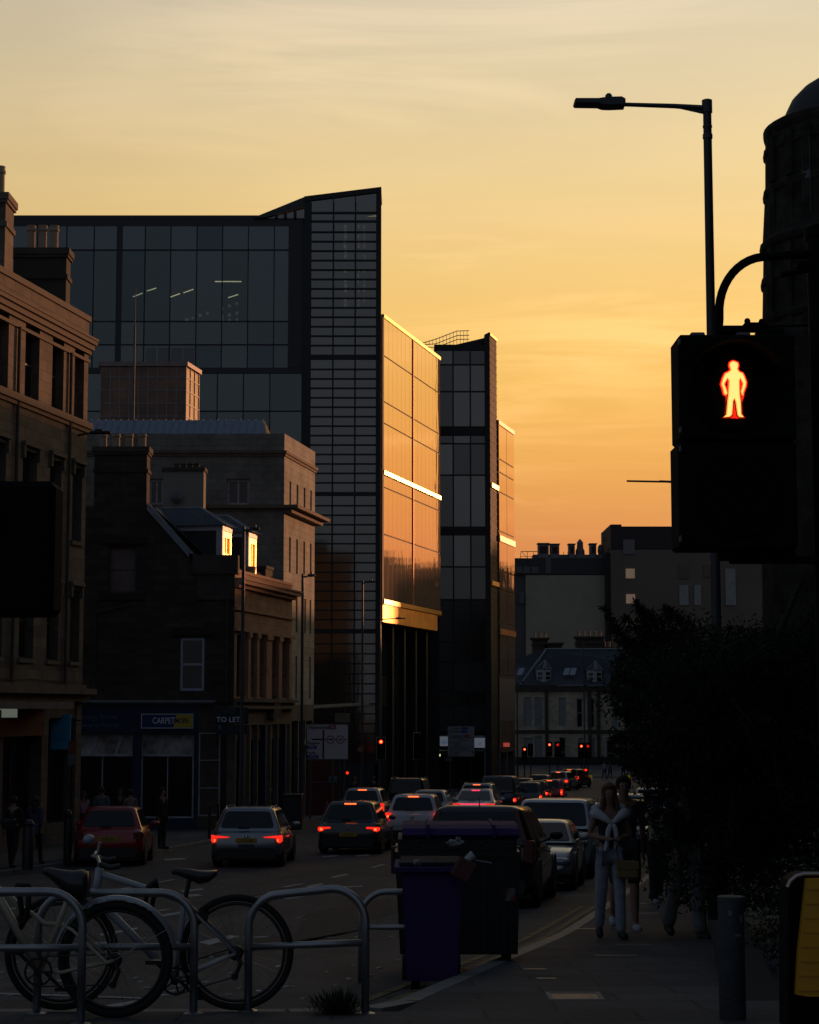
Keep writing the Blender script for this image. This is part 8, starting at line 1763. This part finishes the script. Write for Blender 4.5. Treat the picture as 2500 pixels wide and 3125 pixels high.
# ------------------------------------------------------------ round post right foreground
Y = 10.9; s_ = Y / F * 1.003; p = P(2233, 2900, Y); t = thing('marker_post', 'thick grey round post with peeling stickers on the right pavement', 'post', (p.x, Y, g(Y) + .1)); zt = P(2233, 2737, Y).z - t.location.z
MB().lathe([(.077, 0), (.077, zt - .01), (.072, zt)], (0, 0, 0), 28).build('tube', mat('grey steel post', (.028, .034, .042), .6, metal=.1, var=.4, scale=7, bump=.3), t, smooth=True, local=True)
MB().lathe([(.079, zt - .02), (.079, zt), (.073, zt + .004)], (0, 0, 0), 28).build('cap', mat('pale post cap', (.05, .055, .06), .7), t, local=True)
b = MB(); 
for a0, z0_, hh, ww in ((-60, zt - .14, .04, .35), (-110, zt - .10, .03, .25), (-85, zt - .22, .015, .5)):
    a0 = R(a0); b.add([(.0785 * math.cos(a0 + k * ww), .0785 * math.sin(a0 + k * ww), z) for z in (z0_, z0_ + hh) for k in (0, .5, 1)], [(0, 1, 4, 3), (1, 2, 5, 4)])
b.build('sticker', mat('torn sticker', (.14, .16, .18), .6, var=.2), t, local=True)
# ------------------------------------------------------------ hedge, trees
import random as rnd
def leaves(nm, pts, m, size, parent=None, seed=1, elong=2.2, droop=0.0, dirf=None):
    rnd.seed(seed); vs, fs = [], []
    for p in pts:
        a, e = rnd.uniform(0, 6.283), rnd.uniform(-1.1, 1.1); d = Vector((math.cos(a) * math.cos(e), math.sin(a) * math.cos(e), math.sin(e) - droop))
        if dirf: d = (d * .55 + dirf(p)).normalized()
        d = d * size * rnd.uniform(.6, 1.4) * elong; s_ = d.cross(Vector((rnd.uniform(-1, 1), rnd.uniform(-1, 1), rnd.uniform(-1, 1))))
        if s_.length < 1e-6: continue
        s_ = s_.normalized() * size * rnd.uniform(.35, .6); i = len(vs); vs += [p, p + d * .45 + s_, p + d, p + d * .45 - s_]; fs.append((i, i + 1, i + 2, i + 3))
    me = bpy.data.meshes.new(nm); off = parent.location if parent else Vector((0, 0, 0)); me.from_pydata([tuple(v - off) for v in vs], [], fs); me.materials.append(m); o = bpy.data.objects.new(nm, me); COL.objects.link(o); o.parent = parent; return o
YEW = mat('yew foliage', (.010, .019, .007), .8, var=.5, scale=2.2, col2=(.018, .036, .012), spec=.12); LAU = mat('laurel leaf', (.018, .036, .016), .4, var=.4, scale=6, spec=.3); BARK = mat('dark bark', (.018, .015, .012), .9, var=.3, bump=.6, scale=8)
hd = thing('hedge_tree', 'big shaggy dark evergreen spreading over the right pavement', 'tree', (4.6, 21, g(21) + .1))
edge = [(1795, 2110), (1830, 2020), (1880, 1985), (1960, 1925), (2050, 1900), (2140, 1888), (2230, 1890), (2330, 1895), (2420, 1900), (2560, 1820), (2700, 1700), (2750, 2300), (2700, 2760), (2300, 2790), (2190, 2820), (2110, 2790), (2040, 2770), (2005, 2690), (1985, 2600), (1965, 2520), (1945, 2440), (1925, 2370), (1900, 2300), (1880, 2240), (1900, 2180)]
def inside(x, y, poly):
    c = False; n = len(poly)
    for i in range(n):
        (x1, y1), (x2, y2) = poly[i], poly[i - 1]
        if (y1 > y) != (y2 > y) and x < (x2 - x1) * (y - y1) / (y2 - y1) + x1: c = not c
    return c
rnd.seed(11)
# boughs: limbs leave the trunk and sweep out to the left and up; foliage is hung along each
trunk_x = P(2178, 2800, 20.5).x; tb = Vector((trunk_x, 20.5, g(20.5) + .05))
lm_ = MB(); lm_.tube([tb, tb + Vector((.05, .1, 1.2)), tb + Vector((.5, .4, 2.6)), tb + Vector((1.2, .8, 4.0))], [.075, .07, .06, .03], 10)
pts = []; tips = []
cen = P(2300, 2300, 20.5)
for k in range(150):
    for _ in range(60):
        x, y = rnd.uniform(1800, 2720), rnd.uniform(1700, 2810)
        if inside(x, y, edge): break
    Yk = rnd.uniform(18.2, 24.5); tip = P(x, y, Yk)
    if Yk < 19.5 and y > 2700: tip = P(x, y, 19.5)
    base_ = tb + Vector((rnd.uniform(.1, 1.6), rnd.uniform(.0, 2.0), rnd.uniform(.6, 3.2)))
    mid = (tip + base_) / 2 + Vector((0, 0, .25))
    lm_.tube([base_, mid, tip], [.022, .014, .004], 5); tips.append((base_, mid, tip))
    for j in range(620):
        s_ = rnd.random() ** .6; q = base_ * (1 - s_) ** 2 + mid * 2 * s_ * (1 - s_) + tip * s_ ** 2
        rad_ = .24 * (1 - s_ * .55); pts.append(q + Vector((rnd.gauss(0, rad_), rnd.gauss(0, rad_), rnd.gauss(0, rad_ * .8))))
# dense inner mass
for _ in range(60000):
    x, y = rnd.uniform(1860, 2720), rnd.uniform(1700, 2810)
    if inside(x - 22, y, edge) and inside(x, y - 22, edge) and inside(x, y + 18, edge): pts.append(P(x, y, rnd.uniform(19.6, 24)))
lm_.build('trunk', BARK, hd)
leaves('crown', pts, YEW, .022, hd, 3, 3.2, .1)
# outer sprays with pointed tips
sp = []; 
for (x, y, ax, ay) in ((1925, 2230, 1868, 2250), (1940, 2140, 1893, 2120), (1930, 1990, 1868, 1905), (1965, 1935, 1905, 1885), (1990, 1900, 1950, 1850), (1950, 2060, 1845, 1850), (1960, 2330, 1905, 2330), (1990, 1950, 1900, 1960), (1945, 2180, 1880, 2170), (1940, 2080, 1880, 2050), (2000, 1960, 1935, 1830), (2060, 1900, 2030, 1850), (1930, 2290, 1876, 2285)):
    Yk = 20.2; a_, c_ = P(x + 40, y + 10, Yk), P(ax, ay, Yk)
    for j in range(520): s_ = rnd.random(); q = a_.lerp(c_, s_) + Vector((0, 0, -.12 * s_ * (1 - s_))); r0 = .085 * (1 - s_) + .012; sp.append(q + Vector((rnd.gauss(0, r0), rnd.gauss(0, r0), rnd.gauss(0, r0 * .7))))
leaves('outer_spray', sp, YEW, .018, hd, 5, 3.6, .1)
lb_ = thing('laurel_bush', 'glossy leaved dark laurel bush at the lower right', 'bush', (4.6, 14, g(14) + .1)); rnd.seed(5); lp_ = []
for _ in range(24000):
    a, e = rnd.uniform(0, 6.283), rnd.uniform(-.8, 1.57); cx_, cy_, cz__ = rnd.choice(((3.5, 14.6, .35), (4.4, 14.0, .5), (5.3, 14.6, .7), (3.5, 15.1, .0), (4.2, 14.6, .95)))
    rr1 = .85 * rnd.uniform(.72, 1.05); q = Vector((cx_ + rr1 * math.cos(a) * math.cos(e), cy_ + rr1 * .8 * math.sin(a) * math.cos(e), cz__ - .45 + rr1 * math.sin(e)))
    if q.z > g(14) + .1: lp_.append(q)
leaves('foliage', lp_, LAU, .022, lb_, 9, 2.0)
b = MB(); [b.tube([(x, 14.6, g(14)), (x + .2, 14.5, .3)], .03) for x in (3.3, 4.1, 5.0)]; b.build('stem', BARK, lb_)
b = MB(); b.seg((2.35, 11.8), (2.95, 16.5), g(14) - .2, -.22, -.25, 0); b.seg((2.33, 11.8), (2.93, 16.5), -.22, -.15, -.29, .04)
gw_ = tag(b.build('garden_wall', mat('black wall stone', (.025, .023, .02), .95, kind='stone', var=.3)), 'low black garden wall under the laurel bush', 'wall')  # low wall in near black stone

bpy.data.scenes.remove(TS)
